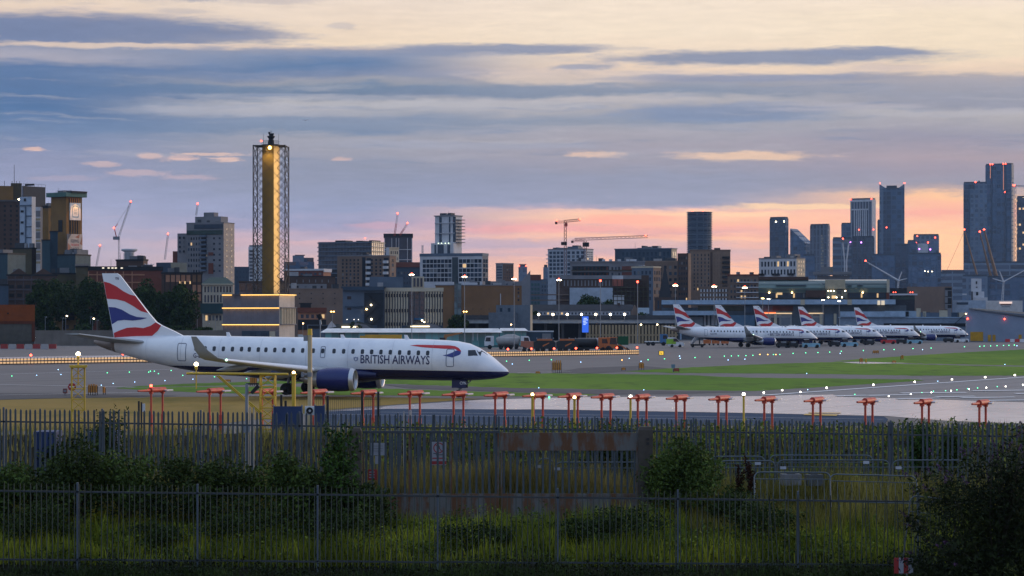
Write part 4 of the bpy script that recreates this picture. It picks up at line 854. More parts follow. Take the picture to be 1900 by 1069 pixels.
# ================================================================ buildings
WC = {}
mat0 = mat
def mat(name, col, *a, **k):
    l = max(col); q = .68 if l < .32 else .95
    k.setdefault('spec', .2)
    return mat0(name, tuple(c*q for c in col), *a, **k)
w_dk = mat('window_dark', (0.025,0.035,0.05), 0.12, var=0.4, scale=0.2)
w_bl = mat('window_blue', (0.05,0.08,0.12), 0.10, var=0.4, scale=0.2)
blind = mat('window_blind', (0.20,0.21,0.22), .6)
w_lit = emit('window_lit', (1.0,0.66,0.32), .8)
RU = [mat('roof_unit_dark', (0.07,0.075,0.085), .7), mat('roof_unit_grey', (0.22,0.23,0.25), .7), mat('roof_unit_pale', (0.33,0.33,0.34), .6)]
class Bld:
    def __init__(s, name, label, cat, x0, x1, yt, Y, wall, side=0, theta=24, depth=None, sidewall=None, group=None, parapet=None, base=None, wallname='wall'):
        s.Y = Y; s.m = Y / F; s.s = side; th = rad(theta) if side else 0
        s.xc = x1 - side if side > 0 else (x0 - side if side < 0 else (x0 + x1) / 2)
        s.c = math.cos(th); s.sn = math.sin(th) or 1.0; s.yt = yt
        a = math.atan((s.xc - CX) / F); s.x0, s.x1 = x0, x1
        s.t = thing(name, label, cat, ((s.xc - CX) * s.m, Y, 0), -a - (th if side > 0 else -th if side < 0 else 0), group)
        s.D = abs(side) * s.m / s.sn if side else (depth or 14)
        if side and depth: s.D = max(s.D, depth) if False else s.D
        s.u0, s.u1 = (s.u(x0), 0) if side > 0 else ((0, s.u(x1)) if side < 0 else (s.u(x0), s.u(x1)))
        s.h = s.z(yt); zb = s.z(base) if base else 0
        mb = MB(); mb.box(s.u0, s.u1, 0, s.D, zb, s.h)
        if sidewall:  # some paler side walls hold the low light from the right in colour
            mb.mi[5 if side < 0 else 3] = 1
        s.wall = mb.build(wallname, [wall, sidewall] if sidewall else wall, s.t)
        if parapet:
            pm, ph, po = parapet
            if 700 < Y < 1600 and x1-x0 > 24:
                for i in range(R.randint(2,5)):
                    q = R.uniform(.05,.85)*(s.u1-s.u0)+s.u0; ww = R.uniform(1.2,4.0); MB().box(q, min(q+ww,s.u1-.3), s.D*R.uniform(.1,.4), s.D*R.uniform(.5,.9), s.h-.01, s.h+R.uniform(.9,2.4)).build('roof_unit', RU[i % 3], s.t)
                q = R.uniform(.1,.9)*(s.u1-s.u0)+s.u0; mb = MB(); mb.cyl((q,s.D*.3,s.h),(q,s.D*.3,s.h+R.uniform(2,4)),.06,.04,5); mb.build('aerial', RU[0], s.t)
            MB().box(s.u0-po, s.u1+po, -po, s.D+po, s.h, s.h+ph).build('parapet', pm, s.t)
    def u(s, x): return (x - s.xc) * s.m / s.c
    def v(s, x): return abs(x - s.xc) * s.m / s.sn
    def z(s, y): return HEYE - (y - HY) * s.m
    def box(s, name, mt, x0, x1, y0, y1, out=.2, face='F', back=.05, parent=None):
        z0, z1 = s.z(y1), s.z(y0); mb = MB()
        if face == 'F': mb.box(s.u(x0), s.u(x1), -out, back, z0, z1)
        else:
            a, b = sorted((s.v(x0), s.v(x1))); e = (-back, out) if s.s > 0 else (-out, back); mb.box(e[0], e[1], a, b, z0, z1)
        return mb.build(name, mt, parent or s.t)
    def win(s, nx, ny, x0, x1, y0, y1, fw=.55, fh=.55, mt=None, face='F', name='window', lit=.01, skip=0.0, out=.06):
        for j in range(ny):
            for i in range(nx):
                if skip and R.random() < skip: continue
                mm = w_lit if R.random() < lit else (mt or w_dk)
                if lit and mm in (w_dk, w_bl):
                    q = R.random(); mm = blind if q < .10 else (w_bl if q < .35 else mm)
                xa = x0 + (x1-x0)*(i+.5)/nx; yc = y0 + (y1-y0)*(j+.5)/ny
                wd = abs(x1-x0)/nx*fw*s.m/(s.c if face == 'F' else s.sn); ht = abs(y1-y0)/ny*fh*s.m
                key = (round(wd,2), round(ht,2), mm.name, face)
                if key not in WC:
                    mb = MB(); (mb.box(-wd/2, wd/2, -out, .02, -ht/2, ht/2) if face == 'F' else mb.box(-out, out, -wd/2, wd/2, -ht/2, ht/2)); WC[key] = mb.mesh(name, mm)
                o = bpy.data.objects.new(name, WC[key]); C.objects.link(o); o.parent = s.t
                o.location = (s.u(xa), 0, s.z(yc)) if face == 'F' else (0, s.v(xa), s.z(yc))
    def roof(s, name, mt, x0, x1, y0, y1=None, v0=.2, v1=.8):
        MB().box(s.u(x0), s.u(x1), s.D*v0, s.D*v1, s.z(y1 or s.yt)-.02, s.z(y0)).build(name, mt, s.t); return s
    def gable(s, name, mt, x0, x1, ye, yr, hip=0.0, over=.3):
        a, b = s.u(x0)-over, s.u(x1)+over; e, r = s.z(ye), s.z(yr); h_ = hip*(b-a)
        MB().add([(a,-over,e),(b,-over,e),(b,s.D+over,e),(a,s.D+over,e),(a+h_,s.D/2,r),(b-h_,s.D/2,r)], []) 
        mb = MB(); mb.add([(a,-over,e),(b,-over,e),(b,s.D+over,e),(a,s.D+over,e),(a+h_,s.D/2,r),(b-h_,s.D/2,r)], [(0,1,5,4),(1,2,5),(2,3,4,5),(3,0,4),(0,3,2,1)]); mb.build(name, mt, s.t)
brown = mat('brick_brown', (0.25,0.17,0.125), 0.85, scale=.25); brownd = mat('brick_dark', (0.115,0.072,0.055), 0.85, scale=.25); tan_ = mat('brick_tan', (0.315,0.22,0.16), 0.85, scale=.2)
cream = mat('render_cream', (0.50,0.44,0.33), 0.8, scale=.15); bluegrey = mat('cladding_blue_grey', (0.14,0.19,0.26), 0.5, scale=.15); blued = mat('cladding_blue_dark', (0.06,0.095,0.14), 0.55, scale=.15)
teal = mat('cladding_teal', (0.05,0.095,0.12), 0.6, scale=.12); grey = mat('render_grey', (0.28,0.28,0.30), 0.8, scale=.15); pale = mat('render_pale', (0.52,0.53,0.56), 0.7, scale=.15); ochre = mat('brick_ochre', (0.30,0.17,0.055), 0.8, scale=.12)
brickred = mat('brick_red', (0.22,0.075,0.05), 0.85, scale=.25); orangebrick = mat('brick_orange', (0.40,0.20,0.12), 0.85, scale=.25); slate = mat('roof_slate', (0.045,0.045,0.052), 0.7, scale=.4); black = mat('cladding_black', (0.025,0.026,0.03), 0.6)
olive = mat('cladding_olive', (0.12,0.10,0.055), 0.8, scale=.2); greenroof = mat('roof_green', (0.035,0.075,0.06), 0.6); mauve = mat('cladding_mauve', (0.31,0.215,0.165), 0.8, scale=.12)
cornice = mat('copper_green', (0.10,0.22,0.19), 0.6)
# ---------------------------------------------------------------- far towers beyond the docks
fg = lambda n, wl, gl, pu=7.5, pz=6.6, fu=.74, fz=.72, lit=.010, **k: facade(n, wl, gl, pu, pz, fu, fz, lit, **k)
g1 = fg('tower_glass_blue', (0.055,0.095,0.16), (0.035,0.07,0.125)); g2 = fg('tower_glass_dark', (0.035,0.055,0.09), (0.018,0.032,0.06)); g3 = fg('tower_glass_pale', (0.12,0.16,0.22), (0.06,0.10,0.16), 6.5, 6.6, .6, .62); g4 = fg('tower_ribs', (0.24,0.25,0.29), (0.03,0.04,0.06), 4.2, 60, .62, .97, 0); g5 = fg('tower_bands', (0.15,0.19,0.25), (0.035,0.055,0.085), 24, 7.6, .95, .62, .0)
def beacons(b, pts, em=None, r=1.6):
    for x, y in pts:
        p = MB(); p.sphere((b.u(x), -.3, b.z(y)), r*.8*b.m, 8, 6); p.build('beacon', em or L_r, b.t)
def ftower(name, lab, x0, x1, yt, Y, mt, side=0, sm=None, bc=(), par=None, dep=30):
    b = Bld(name, lab, 'tower', x0, x1, yt, Y, mt, side, depth=dep, sidewall=sm, parapet=par or (mat('roof_plant', (0.07,0.08,0.10), 0.6), 2.0, -.6)); beacons(b, bc); return b
b = ftower('office_tower', 'dark slim tower with a sloping glass wedge, left of the far towers', 1428, 1463, 405, 3300, g2, 6, g3); 
mb = MB(); mb.prism([(b.u(1462.5),0),(b.u(1491),0),(b.u(1491),b.z(452)),(b.u(1462.5),b.z(424))], 6, 30); mb.build('wedge', g1, b.t); beacons(b, [(1440,411),(1455,411)], L_warm, 1.5)
b = ftower('office_tower', 'dark ribbed tower with a pale stair strip, second of the far towers', 1503, 1540, 418, 3250, fg('tower_fine', (0.11,0.13,0.17), (0.03,0.04,0.06), 5.0, 9, .6, .9), 4, g3); b.box('stair_strip', facade('stair_strip', (0.10,0.11,0.13), (0.30,0.25,0.18), 8, 4, .9, .55, .0), 1523.5, 1528, 436, 510, .4)
ftower('office_tower', 'low blue block left of the white ribbed tower', 1561, 1580, 416, 3500, g1)
b = ftower('office_tower', 'dark tower with white vertical ribs and a white right side', 1578, 1625, 370, 3350, g4, 7, pale, [(1579,369),(1617,369),(1594,426),(1621,426)]); b.box('roof_band', pale, 1578, 1618, 370, 374, .6); b.box('roof_band', pale, 1580, 1611, 387, 389.5, .6)
for k in range(7): b.box('rib', pale, 1585.5+3.6*k, 1586.8+3.6*k, 389.5, 560, .5)
b = ftower('office_tower', 'tall blue glass tower with a horn at each top corner', 1632, 1678, 351, 3550, g1, 0, None, [(1633,340),(1678,340),(1645,422)])
MB().prism([(b.u(1632),b.z(351)),(b.u(1632),b.z(341.5)),(b.u(1645),b.z(350))], 0, 25).build('crown_horn', g3, b.t); MB().prism([(b.u(1678),b.z(351)),(b.u(1665),b.z(350)),(b.u(1678),b.z(341.5))], 0, 25).build('crown_horn', g3, b.t); b.roof('roof_plant', slate, 1645, 1664, 344); b.box('corner_strip', g3, 1632, 1639, 352, 600, .5); b.box('corner_strip', g2, 1640, 1653, 356, 600, .4)
for x0, x1, yt, Y, mt, lab in [(1545,1580,443,3150,g5,'banded blue block in front of the ribbed tower, left'),(1580,1622,441,3100,fg('tower_blk', (0.05,0.065,0.09), (0.022,0.032,0.05), 6, 7, .7, .8),'dark gridded block in front of the white ribbed tower'),(1618,1660,474,3050,g1,'stepped blue block below the horned tower, left'),(1660,1686,455,3100,g2,'narrow dark block below the horned tower, right'),(1684,1700,448,3400,g1,'small blue block right of the horned tower'),(1695,1742,437,3450,g3,'pale blue tower with red lamps right of the horned tower'),(1686,1746,472,3000,g1,'wide blue office block below the red lamp tower'),(1628,1634,410,3600,g2,'thin dark tower edge beside the horned tower'),(1746,1790,504,2900,g5,'low blue block left of the tall right hand towers'),(1490,1512,475,2950,g1,'low blue block right of the white balcony flats')]:
    b = ftower('office_block', lab, x0, x1, yt, Y, mt)
    if x0 == 1695: beacons(b, [(1702,438),(1735,441),(1700,450),(1722,450)]); beacons(b, [(1706,462),(1726,463)], L_p, 1.6); b.box('panel', pale, 1703, 1722, 452, 470, .5)
    if x0 == 1580: beacons(b, [(1598,450),(1578,449)], L_p, 1.6)
    if x0 == 1686: beacons(b, [(1716,503),(1722,504),(1729,504)], L_warm, .9)
b = ftower('office_tower', 'second tallest tower at right with a dark slot at its top', 1788, 1831, 340, 3500, g3, 0, None, [(1810,338)]); b.box('top_slot', g2, 1790, 1809, 342, 351, .5); b.box('dark_strip', g2, 1788, 1800, 353, 600, .4); b.roof('roof_crane', slate, 1815, 1818, 335)
b = ftower('office_tower', 'tallest tower at right with two red lit vertical strips', 1829, 1881, 305, 3600, g1, 4, bluegrey, [(1838,303.5),(1842,303.5),(1862,303.5),(1866,303.5),(1865,356),(1880,344)]); b.box('dark_strip', g2, 1838, 1841.5, 305, 600, .6); b.box('dark_strip', g2, 1863, 1867, 305, 600, .6); b.box('light_strip', emit('strip_red', (1,.35,.2), .7), 1862, 1863, 306, 352, .7); b.box('light_strip', emit('strip_red', (1,.35,.2), .7), 1838, 1839, 307, 330, .7)
for k in range(22): b.box('balcony', bluegrey, 1877.5, 1881, 330+8*k, 331.2+8*k, .6)
b = ftower('office_tower', 'dark tower with lit window dots at the right edge', 1887, 1935, 366, 3450, fg('tower_dots', (0.05,0.055,0.075), (0.04,0.05,0.07), 5, 5.5, .55, .5, .35, lits=.9)); 
ftower('office_block', 'wide dark blue block at the foot of the tall right hand towers', 1789, 1960, 488, 3000, g5); ftower('office_block', 'blue block behind the white warehouse at right', 1825, 1930, 515, 2600, g1)
ftower('office_block', 'pale blue banded block at the foot of the yellow dome masts', 1786, 1832, 513, 2600, g3)
# slim pole masts of the arena, yellow
for i, (x0, y0, x1, y1, wd, lab) in enumerate([(1789,426,1813,512,5,'leftmost yellow dome mast with a red lamp'),(1818,430,1838,512,6,'middle yellow dome mast'),(1826,426,1848,512,8.5,'rightmost and thickest yellow dome mast')]):
    Y = 2700; a, c = P(x0,y0,Y), P(x1,y1,Y); t = thing('dome_mast', lab + ' before the tall towers', 'mast', (c.x, Y, 0), 0, 'yellow dome masts')
    d = Vector((a.x-c.x, 0, a.z)); e = Vector((0,0,c.z)); k = Y/F; foot = Vector(((c.x-a.x)*c.z/(a.z-c.z), 0, 0))
    mb = MB(); mb.cyl(foot, e, wd*k*.3, wd*k*.42, 8); mb.cyl(e, d, wd*k*.42, wd*k*.15, 8)
    mb.build('spar', mat('dome_yellow', (0.30,0.15,0.05), 0.6), t); mb = MB(); mb.sphere(d, 1.7*k, 8, 6); mb.build('beacon', L_r, t)
t = thing('guy_cable', 'thin dark cable slanting from the leftmost yellow dome mast', 'cable', P(1789,430,2699)); a, c = P(1789,430,2699), P(1755,506,2699); mb = MB(); mb.cyl((0,0,0), (c-a)*2.2, .14, .14, 5); mb.build('strand', black, t)
# cable car pylon and white cranes
Y = 2300; k = Y/F; t = thing('cable_car_pylon', 'white cable car pylon widening to a forked head, before the far towers', 'pylon', (P(1569,0,Y).x, Y, 0))
for s_ in (-1, 1): mb = MB(); mb.cyl((s_*1.5*k,0,0), (s_*1.8*k,0,HEYE+110*k), 1.3*k, 1.1*k, 8); mb.cyl((s_*1.8*k,0,HEYE+110*k), (s_*6*k,0,HEYE+148*k), 1.1*k, 1.4*k, 8); mb.build('leg', pale, t)
mb = MB(); mb.box(-9*k,9*k,-1.5,1.5,HEYE+146*k,HEYE+150*k); mb.box(-14*k,-9*k,-1,1,HEYE+146*k,HEYE+147.5*k); mb.build('head', grey, t); mb = MB(); mb.sphere((-5*k,0,HEYE+152*k),1.4*k); mb.build('beacon', L_r, t)
for x, y, arms, lab in [(1667,521,[(1606,485,2.4,1.4),(1673.5,504,1.6,1.2),(1683,517,1.6,1.2)],'white slewing dock crane with its long arm to the left'),(1862,523,[(1910,497,1.6,1.3),(1854.5,503,1.8,1.2),(1842,517,1.6,1)],'white slewing dock crane with its long arm to the right')]:
    Y = 1500; k = Y/F; p = P(x,y,Y); t = thing('dock_crane', lab, 'crane', (p.x,Y,0), 0, 'white dock cranes')
    for q in (-1, 1): mb = MB(); mb.cyl((-6*k+q*2.6*k,0,0), (q*.9*k,0,p.z), .7*k, .6*k, 6); mb.build('leg', pale, t)
    mb = MB()
    for j in range(8): z0 = p.z*(.45+.07*j); mb.cyl((-6*k*(1-z0/p.z)-1.6*k,0,z0), (-6*k*(1-z0/p.z)+1.5*k,0,z0+p.z*.06), .35*k, .35*k, 5)
    mb.build('bracing', pale, t); mb = MB(); mb.sphere((0,0,p.z), 2.2*k); mb.build('hub', pale, t)
    for ax_, ay, r0, r1 in arms: q = P(ax_,ay,Y); mb = MB(); mb.cyl((0,0,p.z), (q.x-p.x,0,q.z), r0*k*.8, r1*k*.6, 8); mb.build('arm', pale, t)
    if x < 1700: q = P(1606,484,Y); mb = MB(); mb.sphere((q.x-p.x,0,q.z), 1.6*k); mb.build('beacon', L_r, t)
# ---------------------------------------------------------------- city blocks, farther first
b = Bld('round_tower', 'round blue tower ringed by balcony bands above the brown block', 'tower', 1274, 1322, 480, 1500, blued, depth=16, wallname='base_wall'); k = b.m; r = 23.2*k; zt = b.z(394)
mb = MB(); mb.lathe([(0,r*.95),(zt,r*.95),(zt,0.01)], (0,8,0), (0,0,1), 40); mb.build('drum', facade('drum_glass', (0.13,0.17,0.22), (0.05,0.075,0.11), 4, 3.3, .8, .62, 0), b.t)
n = 26
for i in range(n): z_ = b.z(476) + (zt-b.z(476))*i/(n-1); mb = MB(); mb.lathe([(0,r*.9),(0,r*1.03),(.7*k*2,r*1.03),(.7*k*2,r*.9)], (0,8,z_), (0,0,1), 40); mb.build('balcony_ring', bluegrey, b.t)
beacons(b, [(1285,391),(1304,391)], L_r, 1.4)
b = Bld('apartment_tower', 'white and dark striped tower with a wider lower part and small balconies', 'tower', 807, 857, 401, 1400, pale, 13, 28, parapet=(grey, .5, .5))
for x0, x1 in ((815.5,819.5),(833.5,835.5),(841,846)): b.box('glass_strip', w_bl, x0, x1, 402, 449, .35)
for y in (413, 432): b.box('floor_band', pale, 807, 844, y, y+1.2, .6)
for k_ in range(8): b.box('balcony', grey, 846, 857, 407+6*k_, 408.2+6*k_, 2.2, 'S')
b.box('podium_wall', pale, 803, 845, 451, 478, 2.2)
for x0, x1 in ((810,812.5),(816,826.5),(834,838.5)): b.box('podium_glass', w_bl, x0, x1, 454, 477, 2.6)
for x in (818,824,831,837): mb = MB(); mb.sphere((b.u(x), -3.0, b.z(451.5)), 1.0*b.m); mb.build('lamp', emit('lamp_soft_green', (.8,1,.7), 2.5), b.t)
b = Bld('glass_tower', 'dark glass tower with white window frames under two red and white cranes', 'tower', 713, 765, 440, 1450, w_bl, 0, depth=22, parapet=(black, 2.0, .4))
for x in (713.5,727,735,740,756,764): b.box('mullion', pale, x-.5, x+.5, 442, 520, .5)
for y in (463, 482, 500): b.box('floor_band', pale, 713, 765, y-.5, y+.7, .45)
b = Bld('cream_tower_block', 'narrow cream block with small windows beside the dark glass tower', 'apartment block', 716, 740, 459, 1350, pale, 18, 50, sidewall=cream); b.win(4, 5, 724, 739, 463, 520, .5, .5, w_dk, 'S'); b.box('side_rail', cream, 722, 740, 459, 461, .4, 'S')
b = Bld('office_block', 'wide dark block with pale floor bands and an overhanging left end', 'office block', 590, 713, 448, 1300, facade('band_glass', (0.05,0.06,0.075), (0.03,0.042,0.06), 1.8, 2.0, .7, .9, .01), 23, 26, sidewall=facade('band_glass_side_lit', (0.25,0.22,0.19), (0.07,0.065,0.07), 2.4, 2.0, .55, .9, .02), base=500)  # side facade is a warm paler copy, sunset light put into its colour
for k_ in range(9): y = 449 + 8.1*k_; b.box('floor_band', bluegrey, 589 if k_ < 6 else 596, 690, y, y+1.8, .7); 
for k_ in range(4): b.box('floor_band', cream, 690, 713, 449+8.1*k_, 450.7+8.1*k_, .7, 'S')  # cream copies of the blue grey bands carry the warm side light
b.roof('roof_plant', black, 617, 636, 445); b.roof('roof_plant', black, 656, 668, 446); b.roof('roof_plant', black, 680, 688, 445.5); beacons(b, [(678,442)], L_r, 1.5)
MB().box(b.u(597), b.u(690), .5, b.D-.5, 0, b.z(500)).build('lower_wall', w_dk, b.t)
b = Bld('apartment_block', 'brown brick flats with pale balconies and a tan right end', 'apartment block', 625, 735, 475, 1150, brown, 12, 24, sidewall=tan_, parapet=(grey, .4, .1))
b.win(5, 8, 632, 668, 479, 532, .42, .6); b.win(3, 8, 686, 710, 479, 532, .42, .6); b.box('glass_bay', w_dk, 672, 678, 477, 535, .12); b.win(1, 6, 726.5, 731, 479, 530, .8, .7, face='S')
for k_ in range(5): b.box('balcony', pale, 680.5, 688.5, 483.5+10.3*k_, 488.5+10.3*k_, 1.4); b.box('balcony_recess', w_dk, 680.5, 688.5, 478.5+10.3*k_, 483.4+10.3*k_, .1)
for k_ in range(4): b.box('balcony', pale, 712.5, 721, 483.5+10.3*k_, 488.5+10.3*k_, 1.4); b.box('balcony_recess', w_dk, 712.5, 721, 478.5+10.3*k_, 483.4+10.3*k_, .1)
b = Bld('apartment_block', 'dark red topped flats between the tan flats and the gridded block', 'apartment block', 735, 782, 496, 1250, blued, 0, depth=14, parapet=(brickred, 2.5, .6)); b.win(8, 3, 737, 780, 502, 530, .6, .5, w_bl)
b = Bld('apartment_block', 'gridded white and dark glass block below the striped tower', 'apartment block', 778, 906, 475, 1200, pale, 11, 20, sidewall=grey, parapet=(bluegrey, 1.4, .15))
b.win(8, 5, 783, 838, 480, 523, .86, .8, w_dk, lit=.02); b.win(6, 5, 851, 894, 480, 523, .86, .8, w_dk, lit=.02); b.box('stair_core', mat('core_dark', (0.06,0.08,0.09), 0.5), 839, 850, 477, 530, .3); b.win(2, 5, 896, 905, 480, 523, .8, .75, w_dk, 'S')
b = Bld('apartment_block', 'small grey block with a dark right half on the skyline', 'apartment block', 920, 953, 490, 1800, grey, 20, 45, sidewall=brownd, parapet=(grey, .8, .2)); b.win(1, 5, 921, 932, 493, 518, .9, .5, w_bl); b.win(4, 5, 935, 952, 493, 518, .45, .5, face='S')
ftower('apartment_block', 'small pale tower with red lamps on the skyline', 962, 978, 494, 2400, g3, bc=[(963,493.5),(976,493.5)])
b = Bld('grey_gabled_block', 'pale grey block with one tall slanted gable', 'building', 964, 984, 535, 1050, grey, 0, depth=10)
MB().prism([(b.u(966),b.z(535)),(b.u(984),b.z(535)),(b.u(984),b.z(502)),(b.u(966),b.z(524))], .2, 3).build('gable', grey, b.t)
b = Bld('apartment_block', 'teal and orange flats right of the slanted gable', 'apartment block', 984, 1003, 520, 1080, bluegrey, 0, depth=10, parapet=(brickred, 2.4, .2)); b.win(3, 6, 985, 1002, 524, 575, .7, .6, mat('window_teal', (0.06,0.16,0.17), 0.15))
b = Bld('apartment_block', 'low blue flats between the slanted gable and the crane block', 'apartment block', 1003, 1030, 518, 1300, bluegrey, 0, depth=10); b.win(5, 4, 1004, 1029, 521, 550, .55, .6, w_bl)
b = Bld('apartment_block', 'white gridded flats under the tower cranes', 'apartment block', 1016, 1101, 463, 1250, mat('render_bluewhite', (0.36,0.40,0.46), 0.7), 14, 24, sidewall=pale, parapet=(grey, .5, .1)); b.win(4, 7, 1018, 1046, 465, 516, .72, .68, w_bl); b.win(4, 7, 1051, 1085, 465, 516, .6, .68, w_bl); b.win(3, 6, 1089, 1100, 466, 490, .5, .6, w_dk, 'S'); b.roof('roof_plant', bluegrey, 1030, 1046, 459); b.roof('roof_plant', bluegrey, 1050, 1070, 457)
for k_ in range(3): b.box('balcony', pale, 1014, 1017.5, 471.5+7.5*k_, 473+7.5*k_, 1.0)
ftower('apartment_block', 'pale tower edge left of the white gridded flats', 1008, 1017, 496, 1900, g3)
b = Bld('construction_block', 'unfinished grey and red flats with open floors and roof stacks', 'construction building', 1058, 1196, 487, 1150, grey, 0, depth=16, parapet=(grey, .6, .3))
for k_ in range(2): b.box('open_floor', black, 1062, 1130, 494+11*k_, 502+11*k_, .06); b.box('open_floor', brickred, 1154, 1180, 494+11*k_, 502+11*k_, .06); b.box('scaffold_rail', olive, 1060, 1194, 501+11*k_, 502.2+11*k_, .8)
b.win(9, 2, 1068, 1130, 493, 515, .35, .6, brickred); b.win(3, 2, 1133, 1152, 493, 515, .5, .6)
for x in (1120,1133,1149,1165,1172,1178): b.roof('roof_stack', pale, x-3, x+3, 481, v0=.1, v1=.3)
b = Bld('construction_block', 'long unfinished block with a grey parapet and white sheeting below', 'construction building', 1032, 1204, 511, 1060, brownd, 0, depth=14)
b.box('parapet', grey, 1031, 1190, 511, 518, .4); b.win(14, 1, 1044, 1134, 519, 532, .35, .8, grey, lit=0); b.box('brick_panel', mat('brick_bright', (0.42,0.13,0.09), 0.8), 1136, 1156, 518, 531, .5); b.box('white_panel', pale, 1136, 1156, 511.5, 518, .6)
b.box('sheeting', mat('tarp_blue_white', (0.36,0.42,0.50), 0.6, scale=.3), 1057, 1137, 534, 566, 1.2); b.box('sheeting', pale, 1139, 1158, 548, 566, 1.0)
for k_ in range(4): b.box('scaffold_rail', olive, 1136, 1204, 533+8*k_, 534.2+8*k_, 1.3); 
for k_ in range(9): b.box('scaffold_pole', olive, 1137+8*k_, 1137.8+8*k_, 519, 575, 1.3)
b.box('scaffold_rail', brown, 985, 1056, 546, 548, .8); b.box('scaffold_rail', brown, 985, 1056, 556, 558, .8)
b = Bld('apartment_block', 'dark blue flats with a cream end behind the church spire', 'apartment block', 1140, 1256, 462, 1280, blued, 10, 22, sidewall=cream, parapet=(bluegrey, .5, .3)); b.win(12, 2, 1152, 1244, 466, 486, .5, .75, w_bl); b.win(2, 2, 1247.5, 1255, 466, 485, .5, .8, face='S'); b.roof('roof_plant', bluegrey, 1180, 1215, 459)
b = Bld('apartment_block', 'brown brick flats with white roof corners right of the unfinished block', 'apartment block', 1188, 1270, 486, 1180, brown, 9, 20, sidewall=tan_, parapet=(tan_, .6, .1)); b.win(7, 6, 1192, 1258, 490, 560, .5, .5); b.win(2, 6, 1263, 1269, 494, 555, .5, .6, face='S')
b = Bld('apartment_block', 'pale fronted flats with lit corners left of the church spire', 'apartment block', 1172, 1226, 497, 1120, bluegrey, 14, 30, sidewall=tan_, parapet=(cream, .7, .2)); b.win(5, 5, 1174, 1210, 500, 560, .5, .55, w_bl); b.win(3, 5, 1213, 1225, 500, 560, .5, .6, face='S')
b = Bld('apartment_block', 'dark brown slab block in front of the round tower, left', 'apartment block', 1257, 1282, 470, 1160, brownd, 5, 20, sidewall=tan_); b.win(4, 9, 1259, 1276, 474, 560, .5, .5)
b = Bld('apartment_block', 'tan brick tower block with dark corner balconies below the round tower', 'apartment block', 1280, 1355, 466, 1200, tan_, 0, depth=18, parapet=(brown, .7, .15)); b.win(5, 10, 1285, 1318, 470, 540, .3, .6); b.box('recess', brownd, 1318, 1322, 468, 550, .1); b.win(3, 10, 1323, 1340, 470, 540, .25, .5, brown, lit=0)
for k_ in range(7): b.box('balcony', black, 1340, 1354, 476+9*k_, 480+9*k_, 1.4)
b = Bld('apartment_block', 'low brown flats with white balconies right of the tan tower block', 'apartment block', 1350, 1408, 512, 1100, brown, 0, depth=12, parapet=(brickred, .7, .2)); b.win(8, 4, 1354, 1404, 516, 556, .5, .5, lit=.1)
for k_ in range(4): b.box('balcony_band', pale, 1366, 1407, 523+9.5*k_, 524.5+9.5*k_, .8)
b = Bld('apartment_block', 'low tan brick houses with pale bays behind the terminal roof', 'apartment block', 1296, 1352, 532, 1040, brown, 0, depth=10); b.win(9, 3, 1298, 1350, 535, 560, .4, .6, pale, lit=0); b.win(9, 3, 1301, 1353, 535, 560, .3, .5)
b = Bld('apartment_block', 'white flats with dark windows and balconies above the terminal', 'apartment block', 1408, 1494, 480, 1150, pale, 16, 26, sidewall=cream, parapet=(grey, .5, .1)); b.win(11, 2, 1411, 1477, 482, 512, .5, .62, w_dk, lit=.04); b.win(3, 4, 1480, 1493, 482, 512, .4, .6, face='S')
for x0, x1 in ((1409,1418),(1434,1447),(1463,1474)): b.box('balcony', black, x0, x1, 507, 511, 1.2)
# church
b = Bld('church', 'dark church with a tall pointed spire behind the terminal', 'church', 1215, 1250, 552, 1000, brownd, 0, depth=14); mb = MB(); k = b.m; r = 12*k; zc = b.z(552)
c = Vector((b.u(1234), 6, 0)); mb.add([(c.x-r,c.y-r,zc),(c.x+r,c.y-r,zc),(c.x+r,c.y+r,zc),(c.x-r,c.y+r,zc),(c.x,c.y,b.z(490))], [(0,1,4),(1,2,4),(2,3,4),(3,0,4)]); mb.build('spire', slate, b.t); MB().box(c.x-r*1.02,c.x+r*1.02,c.y-r*1.02,c.y+r*1.02,0,zc).build('tower', brownd, b.t); b.win(2, 1, 1218, 1232, 556, 575, .4, .8)
# ---------------------------------------------------------------- left: the refinery
b = Bld('refinery_building', 'dark brown refinery block with a broken roofline at the left edge', 'factory', -60, 38, 373, 1000, brownd, 0, depth=25); b.roof('upper_storey', ochre, -40, 24, 343, v0=.3, v1=.9); b.box('cornice', mat('cornice_grey', (0.14,0.13,0.13), 0.7), -60, 38, 371, 374, .5); b.win(6, 10, -30, 36, 378, 466, .35, .5, black, lit=0)
b.roof('roof_frame', olive, 20, 40, 337, v0=.4, v1=.7); mb = MB(); mb.cyl((b.u(26),8,b.z(345)), (b.u(26),8,b.z(303)), .12, .08, 6); mb.build('aerial', black, b.t)
for x in (8, 22, 30, 36): mb = MB(); mb.cyl((b.u(x),6,b.z(345)), (b.u(x),6,b.z(334)), .1, .1, 5); mb.build('roof_post', black, b.t)
mb = MB(); mb.sphere((b.u(34), -.4, b.z(369.5)), 1.6*b.m); mb.build('lamp', L_warm, b.t)
b = Bld('refinery_building', 'dark blue tank house on top of the refinery', 'factory', 41, 84, 345, 1030, blued, 41, 45, sidewall=mat('tank_dark', (0.035,0.045,0.06), .6)); b.roof('roof_rail', black, 44, 60, 341.5, v0=.05, v1=.08)
mb = MB(); 
for k_ in range(7): mb.cyl((0, b.D*k_/6, b.h), (0, b.D*k_/6, b.h+1.0), .05, .05, 5)
mb.cyl((0,0,b.h+1),(0,b.D,b.h+1),.05,.05,5); mb.build('handrail', black, b.t)
b = Bld('refinery_building', 'pale blue ribbed service tower of the refinery', 'factory', 37, 66, 365, 960, mat('cladding_pale_blue', (0.36,0.43,0.52), 0.5), 7, 35, sidewall=pale); b.box('rib', bluegrey, 47, 49, 383, 463, .3)
